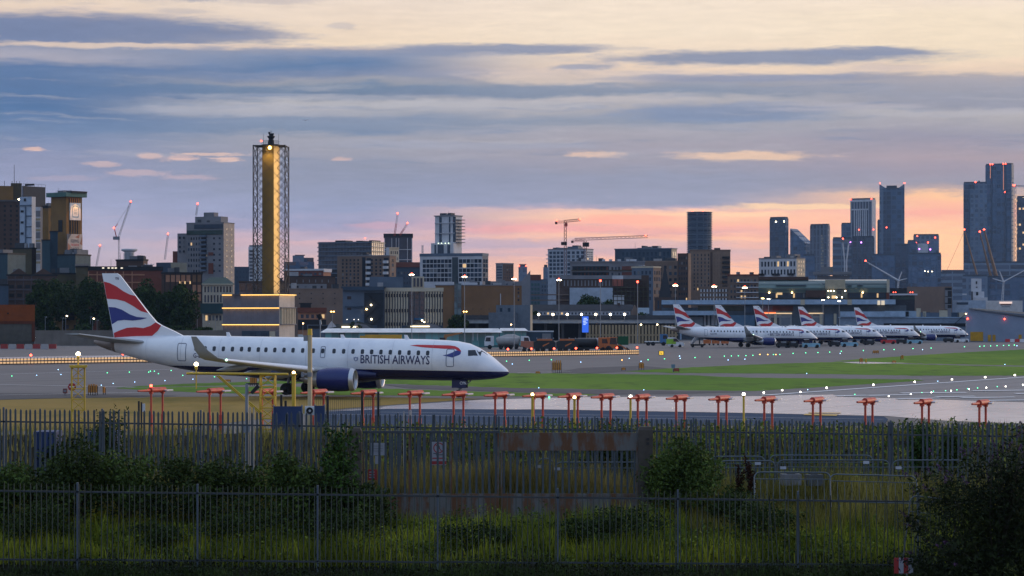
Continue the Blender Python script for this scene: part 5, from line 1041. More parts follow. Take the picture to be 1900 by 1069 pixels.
for k_ in range(4): b.box('window', black, 39, 44, 390+20.5*k_, 394+20.5*k_, .2); b.box('floor_band', blued, 49, 59, 400+20*k_, 401.5+20*k_, .25)
b.box('window', black, 45, 48.5, 368, 373, .2); b.box('head_band', bluegrey, 37, 59, 380, 382, .4)
b = Bld('refinery_building', 'white panelled stair tower beside the pale ribbed tower', 'factory', 66, 79, 384, 970, pale, 4, 35, sidewall=grey)
for k_ in range(5): b.box('panel', grey, 67, 75, 391+20*k_, 402+20*k_, .15); b.box('panel', mat('panel_straw', (0.36,0.31,0.20), .7), 67, 75, 405+20*k_, 409+20*k_, .15)
b = Bld('refinery_building', 'ochre brick block between the stair tower and the logo tower', 'factory', 79, 107, 386, 1000, ochre, 17, 50, sidewall=ochre, parapet=(black, 1.0, .3)); b.win(3, 2, 93, 104, 395, 435, .35, .5, black, 'S')
b = Bld('logo_tower', 'ochre brick tower with a green cornice, a white crest panel and a banner', 'factory', 95, 152, 365, 940, ochre, 29, 48, parapet=(cornice, 1.6, 1.3)); M_ = b.m
mb = MB()
for k_ in range(5): mb.cyl((-b.D*.0-1+ -2*k_, 3, b.h+1.6), (-1-2*k_, 3, b.h+2.6), .05, .05, 5)
mb.box(b.u0, -.5, 3, 3.1, b.h+2.5, b.h+2.62); mb.build('handrail', black, b.t); MB().box(-1, 2, 1, b.D+.8, b.h+1.6, b.h+2.2).build('roof_plant', black, b.t)
sv = lambda x: b.v(x)
b.box('louvre', black, 128, 147, 368, 377, .15, 'S')
for k_ in range(5): b.box('pier', mat('pier_orange', (0.42,0.16,0.04), .7), 129+3.8*k_, 130.6+3.8*k_, 367, 378, .3, 'S')
b.box('crest_panel', mat('panel_white', (0.75,0.74,0.72), .5), 128.5, 148, 376, 408, .5, 'S')
cr = mat('crest_blue', (0.24,0.36,0.46), .5); zc = b.z(392); yc = sv(138.3); e = .52
hw = (sv(144.5)-sv(132))/2; hh = (b.z(381)-b.z(404))/2
mb = MB()
def rr(s_): return [(yc + hw*s_*x, zc + hh*s_*y) for x, y in ((-.8,-1),(.8,-1),(1,-.8),(1,.7),(.7,.92),(0,1.02),(-.7,.92),(-1,.7),(-1,-.8))]
o_, i_ = rr(1), rr(.78)
for q in range(9): a, c_ = q, (q+1) % 9; mb.add([(e,o_[a][0],o_[a][1]),(e,o_[c_][0],o_[c_][1]),(e,i_[c_][0],i_[c_][1]),(e,i_[a][0],i_[a][1])], [(0,1,2,3)])
for zz, w_ in ((.35,.5),(.1,.42),(-.15,.55),(-.4,.5)): mb.add([(e,yc-hw*w_,zc+hh*zz),(e,yc+hw*w_,zc+hh*zz),(e,yc+hw*w_,zc+hh*(zz+.1)),(e,yc-hw*w_,zc+hh*(zz+.1))], [(0,1,2,3)])
mb.build('crest', cr, b.t)
b.box('louvre', black, 128.5, 146.5, 409, 434, .15, 'S')
for k_ in range(4): b.box('pier', ochre, 131+4.3*k_, 132.2+4.3*k_, 409, 434, .3, 'S')
b.box('banner', mat('banner_pale', (0.55,0.45,0.38), .7), 124, 151, 434, 473, .5, 'S')
for (ax_, ay), (bx, by), (cx_, cy), col in [((124,434),(131,434),(124,446),(0.2,0.2,0.22)),((137,440),(146,434),(145,442),(0.40,0.16,0.09)),((151,436),(151,455),(146,452),(0.42,0.20,0.12)),((151,460),(151,468),(148,464),(0.2,0.2,0.22)),((124,450),(130,458),(124,470),(0.45,0.22,0.14))]:
    mb = MB(); mb.add([(.515,sv(ax_),b.z(ay)),(.515,sv(bx),b.z(by)),(.515,sv(cx_),b.z(cy))], [(0,1,2)]); mb.build('banner_shape', mat('banner_shape_%d' % int(col[0]*100+ax_), col, .7), b.t)
for wtx, x0, x1, y0, y1, mt in [('KEEPING',129.5,144.5,444,450,mat('banner_ink', (0.10,0.11,0.13), .7)),('THE NATION',129.5,144.5,452,456.5,m_red),('SWEET',129.5,144.5,459,466,mat('banner_ink', (0.10,0.11,0.13), .7))]:
    flat_text('banner_text', wtx, (.53,sv(x0),b.z(y1)), (.53,sv(x1),b.z(y1)), (.53,sv(x0),b.z(y0)), mt, b.t, .01)
b.box('dark_window', black, 109, 116, 408, 430, .2)
ul = bpy.data.lights.new('tower_uplight', 'SPOT'); ul.energy = 1500; ul.color = (1,.45,.12); ul.spot_size = rad(60); ul.shadow_soft_size = .5
uo = bpy.data.objects.new('tower_uplight', ul); C.objects.link(uo); uo.parent = b.t; uo.location = (4, sv(138), b.z(372)); uo.rotation_euler = Vector((-3.4,0,-4.5)).to_track_quat('-Z','Y').to_euler()
for nm, lab, x0, x1, yt, Y, mt, side, sw in [('shed','large blue steel shed at the left edge below the refinery',-40,47,472,860,teal,33,mat('cladding_teal_lit',(0.085,0.14,0.16),.6)),('shed','olive clad shed roofed block below the pale ribbed tower',20,67,462,930,olive,8,brownd),('shed','tall narrow blue clad lift tower left of the ochre tower',78,93,447,920,teal,0,None),('shed','tall blue clad conveyor tower before the ochre tower',93,107,431,925,mat('cladding_teal_dark',(0.035,0.07,0.10),.6),0,None),('shed','blue steel shed with a dark roof below the banner',107,168,474,880,teal,28,mat('cladding_teal_lit',(0.085,0.14,0.16),.6)),('works_building','dark brick works with two gables left of the trees',14,105,512,800,brownd,0,None),('works_building','dark blue grey works block behind the orange shed',-60,15,530,780,blued,0,None),('works_building','ochre works hut with a dark roof beside the jet tail',141,163,496,830,olive,0,None),('works_building','low tan brick works wall behind the trees',75,141,509,840,olive,0,None)]:  # paler teal side walls have the light from the right painted in
    b = Bld(nm, lab, 'factory', x0, x1, yt, Y, mt, side, 35 if side else 0, depth=14, sidewall=sw, parapet=(black, .5, .2))
    if 'gables' in lab:
        for a, c_ in ((14,57),(57,103)): MB().prism([(b.u(a),b.h-.1),(b.u(c_),b.h-.1),(b.u((a+c_)/2),b.z(498))], .2, 13.5).build('gable', brownd, b.t)
        for k_ in range(3): b.box('floor_band', mat('band_mauve', (0.13,0.11,0.12), .8), 14, 74, 518+18*k_, 521+18*k_, .3)
        for x in (14, 28, 43, 58): b.box('pier', mat('band_mauve', (0.13,0.11,0.12), .8), x, x+1.6, 512, 565, .35)
        b.win(4, 2, 15, 73, 524, 556, .6, .4, black, lit=0)
    if x0 == 141: b.gable('roof', black, 141, 163, 496, 489)
b = Bld('brick_warehouse', 'red brick works with pale bands left of the jet fin', 'factory', 163, 300, 502, 860, brickred, 0, depth=12, parapet=(black, 1.4, .3))
for k_ in range(2): b.box('brick_band', orangebrick, 163, 268, 509+14*k_, 511+14*k_, .25)
for x in (164, 180, 196, 212, 228, 244): b.box('pier', orangebrick, x, x+2, 504, 545, .3)
b.win(6, 2, 168, 260, 511, 540, .5, .55, brickred, lit=0)
for x in (190, 200, 207, 213, 224): b.box('lit_sign', emit('pale_lit', (1,.9,.7), 1.2), x, x+4, 496.5, 498.5, .5)
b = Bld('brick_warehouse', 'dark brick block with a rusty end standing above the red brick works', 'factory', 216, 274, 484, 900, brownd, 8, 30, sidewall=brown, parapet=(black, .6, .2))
b = Bld('shed', 'teal steel shed on the roofline right of the dark brick block', 'factory', 290, 347, 487, 880, blued, 30, 40, sidewall=mat('cladding_teal_lit',(0.085,0.14,0.16),.6))
mb = MB(); pts = [(b.u(272+3*k_), -1, b.z(489 + (3 if k_ % 2 else 0))) for k_ in range(7)]; mb.tube(pts, .12, 5); mb.build('white_pipework', pale, b.t)
b = Bld('brick_warehouse', 'orange brick building with tall pale bays and lit windows', 'factory', 300, 375, 508, 820, brownd, 0, depth=13, parapet=(black, .5, .2)); b.win(5, 1, 307, 354, 510, 524, .8, .9, orangebrick, name='brick_bay', lit=0); b.win(2, 1, 356, 374, 510, 524, .7, .9, mat('bay_brown', (0.25,0.14,0.08), .8), name='brick_bay', lit=0); b.win(2, 2, 356, 374, 527, 560, .75, .8, orangebrick, name='brick_bay', lit=0)
for x in (333, 342, 351.5): b.box('lit_window', w_lit, x, x+3, 522, 527, .2)
for x in (306,316,325.5,335,345,354.5,364.5,374): b.box('pier', black, x-.6, x+.6, 508, 562, .35)
b = Bld('cream_hall', 'cream hall with a dark green hipped roof and tall windows', 'hall', 376, 432, 527, 800, mat('stone_cream', (0.42,0.37,0.29), .8), 0, depth=14); b.gable('roof', greenroof, 375, 433, 527, 514, .25); b.win(9, 1, 378, 430, 531, 543, .5, .9); b.win(9, 1, 378, 430, 547, 562, .5, .9); b.box('eaves', cream, 375, 433, 526.5, 528.5, .5)
b = Bld('low_hall', 'low hall with a teal roof and cream columns behind the car park lamps', 'hall', 378, 414, 574, 720, mat('stone_cream', (0.42,0.37,0.29), .8), 0, depth=10); MB().box(b.u(372), b.u(414), -.8, 10.5, b.z(582), b.z(563)).build('roof', mat('roof_teal', (0.03,0.075,0.085), .6), b.t); b.win(5, 1, 380, 412, 584, 596, .6, .8, w_bl)
b = Bld('apartment_block', 'tall stepped grey flats with glass top floors and a beige right end', 'apartment block', 328, 435, 415, 1050, grey, 20, 28, sidewall=mat('render_beige', (0.40,0.34,0.29), .8), parapet=(grey, .4, .1), theta=28) if False else Bld('apartment_block', 'tall stepped grey flats with glass top floors and a beige right end', 'apartment block', 346, 435, 414, 1050, grey, 20, 28, sidewall=mat('render_beige', (0.40,0.34,0.29), .8), parapet=(grey, .4, .1))
b.roof('penthouse', grey, 357, 405, 401, v0=.25, v1=.9); b.roof('plant_tower', grey, 370, 389, 393, 401, .4, .8); b.box('glass_floor', w_bl, 361, 413, 416, 424, .3); b.box('glass_floor', mat('glass_green', (0.05,0.09,0.08), .15), 347, 413, 427, 435, .3); MB().box(b.u(328), b.u(346), .5, b.D-1, 0, b.z(432)).build('lower_wing', grey, b.t); MB().box(b.u(316), b.u(328), 2, b.D-2, 0, b.z(465)).build('red_wing', brickred, b.t)
b.win(5, 7, 348, 372, 437, 508, .5, .5, w_dk); b.win(2, 7, 392, 413, 437, 508, .32, .35, w_dk); b.win(2, 4, 330, 345, 436, 470, .4, .5, w_dk); b.win(2, 10, 416, 434, 420, 520, .25, .3, face='S')
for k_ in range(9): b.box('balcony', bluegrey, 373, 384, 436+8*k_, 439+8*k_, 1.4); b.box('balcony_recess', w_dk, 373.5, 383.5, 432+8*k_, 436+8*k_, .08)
b.box('red_panel', brickred, 387, 396, 468, 474, .15); b.box('red_panel', brickred, 387, 396, 488, 508, .15); b.win(1, 1, 380, 384, 472, 476, .8, .8, w_lit, lit=1)
b = Bld('office_block', 'low blue block left of the yellow tower', 'office block', 435, 462, 495, 1300, blued, 0, depth=12); b.win(4, 4, 437, 461, 500, 540, .4, .4, w_bl)
b = Bld('apartment_block', 'white balconied flats just behind the yellow tower', 'apartment block', 461, 512, 458, 1500, pale, 0, depth=14, parapet=(grey, 1.0, -.5)); b.win(1, 9, 463, 469, 463, 522, .9, .5, w_bl); b.win(4, 9, 474, 510, 463, 522, .5, .4, w_bl)
for k_ in range(7): b.box('balcony', grey, 462, 472, 464+7*k_, 465.3+7*k_, 1.2)
b = Bld('brown_hall', 'brown glazed hall with a flat roof right behind the tower base', 'hall', 444, 534, 524, 760, facade('brown_glass', (0.07,0.05,0.045), (0.05,0.045,0.05), 2.5, 2.6, .8, .8, .02), 0, depth=10, parapet=(brownd, .4, .2))
# blocks right of the tower
b = Bld('apartment_block', 'stepped blue flats on the skyline right of the yellow tower', 'apartment block', 527, 583, 486, 1500, g1, 0, depth=14); b.roof('upper_block', g3, 543, 564, 474); b.roof('upper_block', g2, 564, 582, 478); b.roof('roof_frame', brickred, 547, 566, 472.5, 474, .3, .5)
b = Bld('apartment_block', 'low brick flats with white floor bands right of the yellow tower', 'apartment block', 527, 614, 502, 1250, brickred, 14, 30, sidewall=orangebrick, parapet=(pale, .9, .4)); b.win(8, 2, 530, 598, 505, 518, .5, .6, w_bl); b.box('white_band', pale, 600, 614, 502, 505, .5, 'S')
b = Bld('dark_brick_hall', 'dark brick hall with chimneys above the beige block', 'hall', 530, 622, 514, 1000, brownd, 0, depth=12, parapet=(black, .4, .1)); b.roof('chimney', brownd, 556, 560, 510, v0=.3, v1=.4); b.win(6, 1, 545, 615, 517, 526, .12, .6, grey, lit=0)
b = Bld('beige_block', 'pale grey storey with small windows above the mauve block', 'building', 524, 606, 527, 950, grey, 0, depth=12); b.win(5, 1, 530, 604, 529, 536, .25, .6); 
b = Bld('beige_block', 'windowless mauve brown block dotted with small vents', 'building', 524, 637, 537, 880, mauve, 0, depth=16, parapet=(mauve, .3, .1)); b.win(4, 3, 545, 632, 540, 568, .11, .28, mat('vent_dark', (0.10,0.08,0.075), .8), name='vent', lit=0)
b = Bld('long_brown_warehouse', 'long brown windowless warehouse behind the floodlight masts', 'warehouse', 808, 968, 530, 900, mat('warehouse_brown', (0.31,0.165,0.075), .85, scale=.1), 0, depth=25, parapet=(grey, .3, .2)); b.box('glass_stair', facade('stair_glass', (0.06,0.10,0.11), (0.06,0.11,0.13), 2, 2.2, .8, .8, .03), 843, 856, 526, 585, .5); b.win(6, 2, 870, 960, 568, 590, .06, .25, black, name='vent', lit=0); b.win(1, 4, 960, 964, 533, 560, .8, .6)
b.roof('roof_tank', pale, 808, 842, 523, v0=.1, v1=.5); b.roof('roof_tank', pale, 858, 886, 524, v0=.1, v1=.5); b.box('sign_post', pale, 928, 929.5, 545, 570, .5)
b = Bld('pale_block', 'pale low block with small windows above the brown warehouse, right', 'building', 905, 968, 522, 960, grey, 0, depth=10); b.win(4, 1, 908, 960, 525, 532, .3, .6)
b = Bld('grey_block', 'grey blue low block with two windows before the brown warehouse', 'building', 920, 988, 566, 760, mat('block_bluegrey', (0.20,0.24,0.29), .7), 4, 25, sidewall=cream); b.win(2, 1, 922, 952, 570, 580, .3, .7, w_bl); MB().box(b.u(914), b.u(960), -3, .5, 0, b.z(580)).build('lower_wing', mat('block_bluegrey', (0.20,0.24,0.29), .7), b.t)
# office with cream fins
b = Bld('office_building', 'blue clad office with a jutting roof and an open escape stair', 'office', 636, 713, 534, 740, bluegrey, 0, depth=18, parapet=(blued, .35, .5)); M_ = b.m
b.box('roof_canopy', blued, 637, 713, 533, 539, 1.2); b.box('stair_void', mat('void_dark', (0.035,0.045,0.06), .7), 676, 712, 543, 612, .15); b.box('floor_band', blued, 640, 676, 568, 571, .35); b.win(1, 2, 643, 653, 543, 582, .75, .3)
for (xa, ya), (xb, yb) in (((676,590),(706,566)),((676,612),(706,590)),((706,566),(684,548))):
    mb = MB(); mb.bar((b.u(xa),-.5,b.z(ya)), (b.u(xb),-.5,b.z(yb)), .25); mb.build('stair_flight', black, b.t)
for x, y in ((688.5,566),(689,592.5),(680,574)): mb = MB(); mb.sphere((b.u(x),-.6,b.z(y)), 1.5*M_); mb.build('lamp', L_warm if x > 682 else L_a, b.t)
for x in (644,657,665): mb = MB(); mb.sphere((b.u(x),-.6,b.z(593)), .7*M_); mb.build('lamp', emit('lamp_soft', (1,.95,.85), 4), b.t)
b.roof('plant_room', bluegrey, 686, 748, 513, v0=.3, v1=.9)
b = Bld('office_building', 'cream office with tall white fins and a dark glazed centre', 'office', 713, 822, 535, 745, mat('office_glass_blue', (0.08,0.11,0.15), .2), 0, depth=16)
b.box('cornice', cream, 712, 823, 534, 541, .7); b.roof('stair_head', cream, 764, 787, 513, v0=.05, v1=.5)
for k_ in range(3): b.box('head_window', w_bl, 767+6.5*k_, 771+6.5*k_, 516, 532, -.6, back=1.0)
for g_, x0, n in ((0,714,9),(1,788,7)):
    for k_ in range(n): b.box('fin', cream, x0+5*k_, x0+3.0+5*k_, 541, 611, .5)
b.box('glazed_bay', facade('glazed_bay', (0.05,0.055,0.065), (0.03,0.04,0.055), 1.6, 1.6, .75, .8, .02), 760, 787, 541, 600, .35)
for y in (545, 573, 598): b.win(9, 1, 714, 759, y, y+7, .45, .9, w_dk, lit=0, out=.62); b.win(7, 1, 788, 823, y, y+7, .45, .9, w_dk, lit=0, out=.62)
b.box('canopy', mat('canopy_blue', (0.03,0.12,0.26), .5), 768, 786, 590, 594, 2.0)
for x, y in ((783,594.5),(787,598)): mb = MB(); mb.sphere((b.u(x),-2.2,b.z(y)), 1.4*M_); mb.build('lamp', L_warm, b.t)
# ================================================================ near terminal side
# digital control tower
Y = 640; M_ = Y/F; b = Bld('annex_building', 'pale corrugated base building of the control tower with amber light strips', 'building', 413, 547, 546, Y, mat('tower_clad', (0.25,0.235,0.26), .6, scale=.3), 29, 26, sidewall=mat('tower_clad_side_lit', (0.46,0.42,0.38), .6, scale=.3))  # side cladding is a paler copy, its light put into the colour
strip = emit('led_amber', (1.0,0.55,0.14), 2.6)
for i, y in enumerate((546.5, 571, 602)):
    b.box('light_strip', strip, 413, 518, y, y+1.3, .5) if i else (b.box('light_strip', strip, 413, 430, y, y+1.3, .5), b.box('light_strip', strip, 448, 518, y, y+1.3, .5)); b.box('ledge', mat('tower_clad', (0.25,0.235,0.26), .6), 412.5, 518, y-1.2, y-.2, .9)
b.box('light_strip', strip, 519, 547, 546.5, 547.5, .5, 'S'); b.box('ledge', grey, 519, 547, 570, 571.5, .6, 'S'); b.box('ledge', grey, 519, 547, 601, 602.5, .6, 'S')
for k_ in range(9): b.box('louvre_fin', cream, 520+3*k_, 521.4+3*k_, 572, 601, .5, 'S')
for k_ in range(9): b.box('panel_joint', grey, 424+11*k_, 424.6+11*k_, 548, 620, .06)
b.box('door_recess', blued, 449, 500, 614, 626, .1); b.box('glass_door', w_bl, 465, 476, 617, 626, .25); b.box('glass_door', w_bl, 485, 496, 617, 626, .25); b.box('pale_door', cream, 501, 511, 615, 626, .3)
cx_ = (503-CX)*(Y+10)/F; k = M_
t = thing('control_tower', 'tall lattice control tower with a gold lit core and a camera deck', 'control tower', (cx_, Y+10, 0), rad(-2)); M2 = (Y+10)/F; z_ = lambda y: HEYE - (y-HY)*M2; xx = lambda x: (x-503)*M2
MB().box(xx(488.5), xx(510), -2.2, 2.2, 0, z_(272)).build('core', mat('core_gold_lit', (0.17,0.12,0.033), .55, scale=.08), t)  # gold of the floodlighting is put into the core colour
MB().add([(xx(510.03),-2.2,0),(xx(517),0,0),(xx(517),0,z_(272)),(xx(510.03),-2.2,z_(272))], []) 
mb = MB(); mb.add([(xx(510)+.01,-2.21,0),(xx(517.5),-.6,0),(xx(517.5),2,0),(xx(510)+.01,2,0),(xx(510)+.01,-2.21,z_(272)),(xx(517.5),-.6,z_(272)),(xx(517.5),2,z_(272)),(xx(510)+.01,2,z_(272))], [(0,1,5,4),(1,2,6,5),(2,3,7,6),(4,5,6,7)]); mb.build('core_flank', mat('core_flank', (0.60,0.42,0.19), .55, scale=.1), t)  # flank painted much paler than the core to carry the lamplight
W2 = xx(532.5); D2 = 4.0; cs = [(-W2,-D2),(W2,-D2),(W2,D2),(-W2,D2)]; zb = z_(560); zt = z_(271)
frame = mat0('tower_steel', (0.035,0.030,0.028), .6, .2)
for x, y in cs: mb = MB(); mb.cyl((x,y,0),(x,y,zt),.14,.14,6); mb.build('column', frame, t)
mb = MB(); n = 13
for i in range(n):
    z0, z1 = zt*i/n, zt*(i+1)/n
    for q in range(4):
        a, c_ = cs[q], cs[(q+1)%4]; mx_ = ((a[0]+c_[0])/2, (a[1]+c_[1])/2)
        if q in (0, 2):
            for sg in (-1, 1):
                xa, xi = sg*W2, sg*W2*.50
                mb.cyl((xa,a[1],z0),(xi,a[1],(z0+z1)/2),.09,.09,4,False); mb.cyl((xi,a[1],(z0+z1)/2),(xa,a[1],z1),.09,.09,4,False); mb.cyl((xi,a[1],z0),(xa,a[1],(z0+z1)/2),.07,.07,4,False); mb.cyl((xa,a[1],(z0+z1)/2),(xi,a[1],z1),.09,.09,4,False)
                mb.cyl((xi,a[1],z0),(0,a[1],(z0+z1)/2),.06,.06,4,False); mb.cyl((0,a[1],(z0+z1)/2),(xi,a[1],z1),.06,.06,4,False)
        else: mb.cyl((a[0],a[1],z0),(c_[0],c_[1],z1),.11,.11,4,False); mb.cyl((c_[0],c_[1],z0),(a[0],a[1],z1),.11,.11,4,False)
mb.build('lattice', frame, t)
MB().box(-W2,W2,-D2,D2,zt-.15,zt).build('top_frame', frame, t)
mb = MB(); mb.box(xx(488),xx(518),-2.4,2.4,zt+.02,zt+.25); 
for q in range(9): mb.cyl((xx(488)+ (xx(518)-xx(488))*q/8,-2.3,zt),(xx(488)+(xx(518)-xx(488))*q/8,-2.3,zt+1.25),.04,.04,4)
for h in (.65,1.25): mb.cyl((xx(488),-2.3,zt+h),(xx(518),-2.3,zt+h),.05,.05,4); mb.cyl((xx(488),2.3,zt+h),(xx(518),2.3,zt+h),.05,.05,4)
mb.build('camera_deck', black, t)
mb = MB(); mb.cyl((0,0,zt+.2),(0,0,z_(259)),.9,.7,12); mb.cyl((0,0,z_(259)),(0,0,z_(254.5)),.5,.95,12); mb.cyl((0,0,z_(254.5)),(0,0,z_(252.5)),1.0,1.0,12); mb.box(-.5,.6,-.3,.3,z_(252.5),z_(248)); mb.box(-.7,-.2,-.2,.2,z_(249),z_(245)); mb.box(.1,.75,-.2,.2,z_(250),z_(247.5)); mb.cyl((0,0,z_(248)),(0,0,z_(242)),.08,.06,6); mb.build('camera_head', black, t)
for x in (489, 517): mb = MB(); mb.cyl((xx(x),0,zt),(xx(x),0,z_(248)),.04,.03,5); mb.build('aerial', black, t)
mb = MB(); mb.sphere((xx(487),-2.5,z_(263)),.22); mb.build('beacon', L_r, t)
mb = MB(); mb.sphere((xx(503),-2.7,z_(275.5)),.42); mb.build('lamp', emit('lamp_gold', (1,.6,.14), 16), t)
def tlamp(nm, kind, loc, to, e, **kw):
    ld = bpy.data.lights.new(nm, kind); ld.energy = e; ld.color = (1,.64,.24)
    for a_, v_ in kw.items(): setattr(ld, a_, v_)
    lo_ = bpy.data.objects.new(nm, ld); C.objects.link(lo_); lo_.parent = t; lo_.location = loc; lo_.rotation_euler = (Vector(to)-Vector(loc)).to_track_quat('-Z','Y').to_euler()
tlamp('tower_lamp', 'SPOT', (xx(502),-4.6,z_(271.5)), (xx(499),-1.5,z_(271)-12), 3200, spot_size=rad(85), spot_blend=.6, shadow_soft_size=.3)
zm = (z_(275)+z_(545))/2
tlamp('tower_strip', 'AREA', (xx(528),-3.2,zm), (xx(514),-.9,zm), 850, shape='RECTANGLE', size=.5, size_y=z_(275)-z_(545), color=(1,.74,.40))
tlamp('tower_strip', 'AREA', (xx(492),-9,zm), (xx(499),-2.2,zm), 70, shape='RECTANGLE', size=.5, size_y=z_(275)-z_(545), color=(1,.74,.40))
# glass walkway, station, viaduct
wr_ = mat0('walkway_roof', (0.72,0.71,0.69), .6)
def slope_roof(b, xa, xb, xc, xd, ye, yr):
    mb = MB(); mb.add([(b.u(xa),-1.4,b.z(ye)),(b.u(xb),-1.4,b.z(ye)),(b.u(xc),3.2,b.z(yr)),(b.u(xd),3.2,b.z(yr)),(b.u(xa),8.6,b.z(ye)),(b.u(xb),8.6,b.z(ye))], [(0,1,2,3),(3,2,5,4),(1,5,2),(0,3,4),(0,4,5,1)]); mb.build('roof', wr_, b.t)
b = Bld('glass_walkway', 'long low glazed walkway with a white roof behind the airliner', 'walkway', 604, 926, 617, 600, facade('walk_glass', (0.16,0.27,0.28), (0.09,0.27,0.28), 1.6, 5, .9, .95, 0), 0, depth=8, wallname='glazing'); slope_roof(b, 594, 932, 926, 606, 617, 609.5)
for x in (877, 885): b.box('post', pale, x, x+1.3, 618, 632, .6)
b = Bld('glass_walkway', 'short glazed walkway with a curved white roof left of the plank fence', 'walkway', 928, 976, 613, 640, facade('walk_glass2', (0.17,0.28,0.29), (0.11,0.30,0.31), 2.2, 5, .9, .95, 0), 0, depth=8, wallname='glazing'); slope_roof(b, 926, 980, 974, 928, 614, 609)
for x0, x1, lab in ((989,1026,'low flat roofed cabin with a pale end right of the walkway'),):
    b = Bld('site_cabin', lab, 'cabin', x0-12, x1, 616, 645, blued, 0, depth=5, parapet=(pale, .3, .2)); b.box('pale_end', grey, 1006, 1022, 619, 629, .2)
Y = 800; t = thing('viaduct', 'grey concrete railway viaduct on dark piers behind the walkway', 'viaduct', (P(1010,0,Y).x, Y, 0)); xv = lambda x: (x-1010)*Y/F; zv = lambda y: HEYE-(y-HY)*Y/F
MB().box(xv(838), xv(1255), 0, 8, zv(600), zv(590)).build('deck', mat('viaduct_concrete', (0.31,0.33,0.35), .8), t); MB().box(xv(838), xv(1255), -.3, 0, zv(593), zv(585)).build('parapet', mat('viaduct_dark', (0.085,0.09,0.10), .8), t)
for x in range(850, 1260, 32): MB().box(xv(x), xv(x+5), 2, 6, 0, zv(600)).build('pier', mat('viaduct_dark', (0.085,0.09,0.10), .8), t)
MB().box(xv(838), xv(1255), 9, 9.5, 0, zv(600)).build('back_wall', black, t)
b = Bld('terraced_houses', 'row of pale houses under one long slate roof behind the viaduct', 'houses', 986, 1170, 577, 850, mat('house_render', (0.40,0.42,0.46), .8), 0, depth=9); b.gable('roof', slate, 985, 1174, 577, 565, 0.0)
MB().prism([(b.u(1172),b.z(577)),(b.u(1184),b.z(577)),(b.u(1178),b.z(566))], -1, 9).build('end_gable', mauve, b.t); MB().box(b.u(1171), b.u(1184), -1, 9, 0, b.z(577)).build('end_wall', mauve, b.t); b.win(28, 1, 988, 1168, 578.5, 585, .5, .6, w_bl, lit=.05); b.roof('chimney', brownd, 1146, 1151, 562, 568, .4, .6)
b = Bld('house', 'pale gabled house with lean to right of the long slate roof', 'house', 1184, 1203, 582, 845, mat('house_blue', (0.20,0.26,0.32), .7), 0, depth=8); b.gable('roof', mat('house_blue', (0.20,0.26,0.32), .7), 1184, 1203, 582, 571)
for i, x in enumerate((999.5,1026,1052.5,1079,1105.5,1132.5,1159)):
    p = P(x, 583.5, 790); lampthing('platform_lamp', 'warm platform lamp on the viaduct, %s from the left' % ['first','second','third','fourth','fifth','sixth','seventh'][i], 'light', p, 2.1*790/F, L_warm, 'warm platform lamps on the viaduct', None, m_gry, .08, zv(593))
b = Bld('station_building', 'dark low station with two arched roofs and lit strips left', 'station', 604, 700, 604, 690, blued, 0, depth=9); MB().prism([(b.u(604),b.z(612)),(b.u(700),b.z(612)),(b.u(688),b.z(603)),(b.u(672),b.z(598)),(b.u(625),b.z(601))], -.8, 9).build('roof', mat('roof_grey_dark', (0.10,0.11,0.11), .6), b.t); MB().prism([(b.u(650),b.z(612)),(b.u(692),b.z(612)),(b.u(680),b.z(603)),(b.u(660),b.z(599))], -1.4, -.85).build('roof_end', grey, b.t)
for x0, x1 in ((634,650),(653,668)): b.box('light_strip', L_warm if False else emit('strip_warm', (1,.82,.55), 2.6), x0, x1, 605.5, 608, 1.6)
b = Bld('station_building', 'dark low station with an arched roof and one lit strip right', 'station', 745, 822, 604, 690, blued, 0, depth=9); MB().prism([(b.u(740),b.z(612)),(b.u(826),b.z(612)),(b.u(812),b.z(603)),(b.u(790),b.z(598)),(b.u(760),b.z(603))], -.8, 9).build('roof', mat('roof_grey_dark', (0.10,0.11,0.11), .6), b.t); b.box('light_strip', emit('strip_warm', (1,.82,.55), 2.6), 762, 797, 604.5, 607, 1.6); MB().prism([(b.u(800),b.z(612)),(b.u(824),b.z(612)),(b.u(810),b.z(603)),(b.u(788),b.z(599))], -1.4, -.85).build('roof_end', grey, b.t)
b = Bld('small_house', 'brick arcade building with a red roof right of the tower base', 'building', 553, 605, 580, 735, orangebrick, 0, depth=9); MB().box(b.u(552), b.u(606), -.6, 9, b.z(580), b.z(571)).build('roof', brickred, b.t); b.win(5, 1, 556, 604, 582, 592, .55, .7, w_bl, lit=.1); b.box('dark_base', black, 553, 605, 593, 612, .3); b.roof('roof_plant', black, 557, 577, 562, 571, .3, .7)
b = Bld('small_house', 'blue grey site building with a pale gable below the red roof', 'building', 570, 610, 603, 680, bluegrey, 0, depth=8); MB().prism([(b.u(606),b.z(610)),(b.u(624),b.z(606)),(b.u(615),b.z(596)),(b.u(609),b.z(604))], -.4, 6).build('gable', pale, b.t); b.box('dark_band', black, 572, 608, 604, 610, .2)
# mast with a black camera head over the airliner
Y = 330; p = P(593,588,Y); t = thing('camera_mast', 'black drum shaped camera head on a mast behind the airliner', 'camera mast', (p.x,Y,0)); mb = MB(); mb.cyl((0,0,0),(.1,0,p.z-.6),.07,.07,8); mb.cyl((.15,0,p.z-1.0),(.05,0,p.z-.2),.16,.12,8); mb.build('mast', m_steel, t); mb = MB(); mb.cyl((-.1,0,p.z+.35),(.15,0,p.z-.35),.33,.3,14); mb.build('head', black, t)
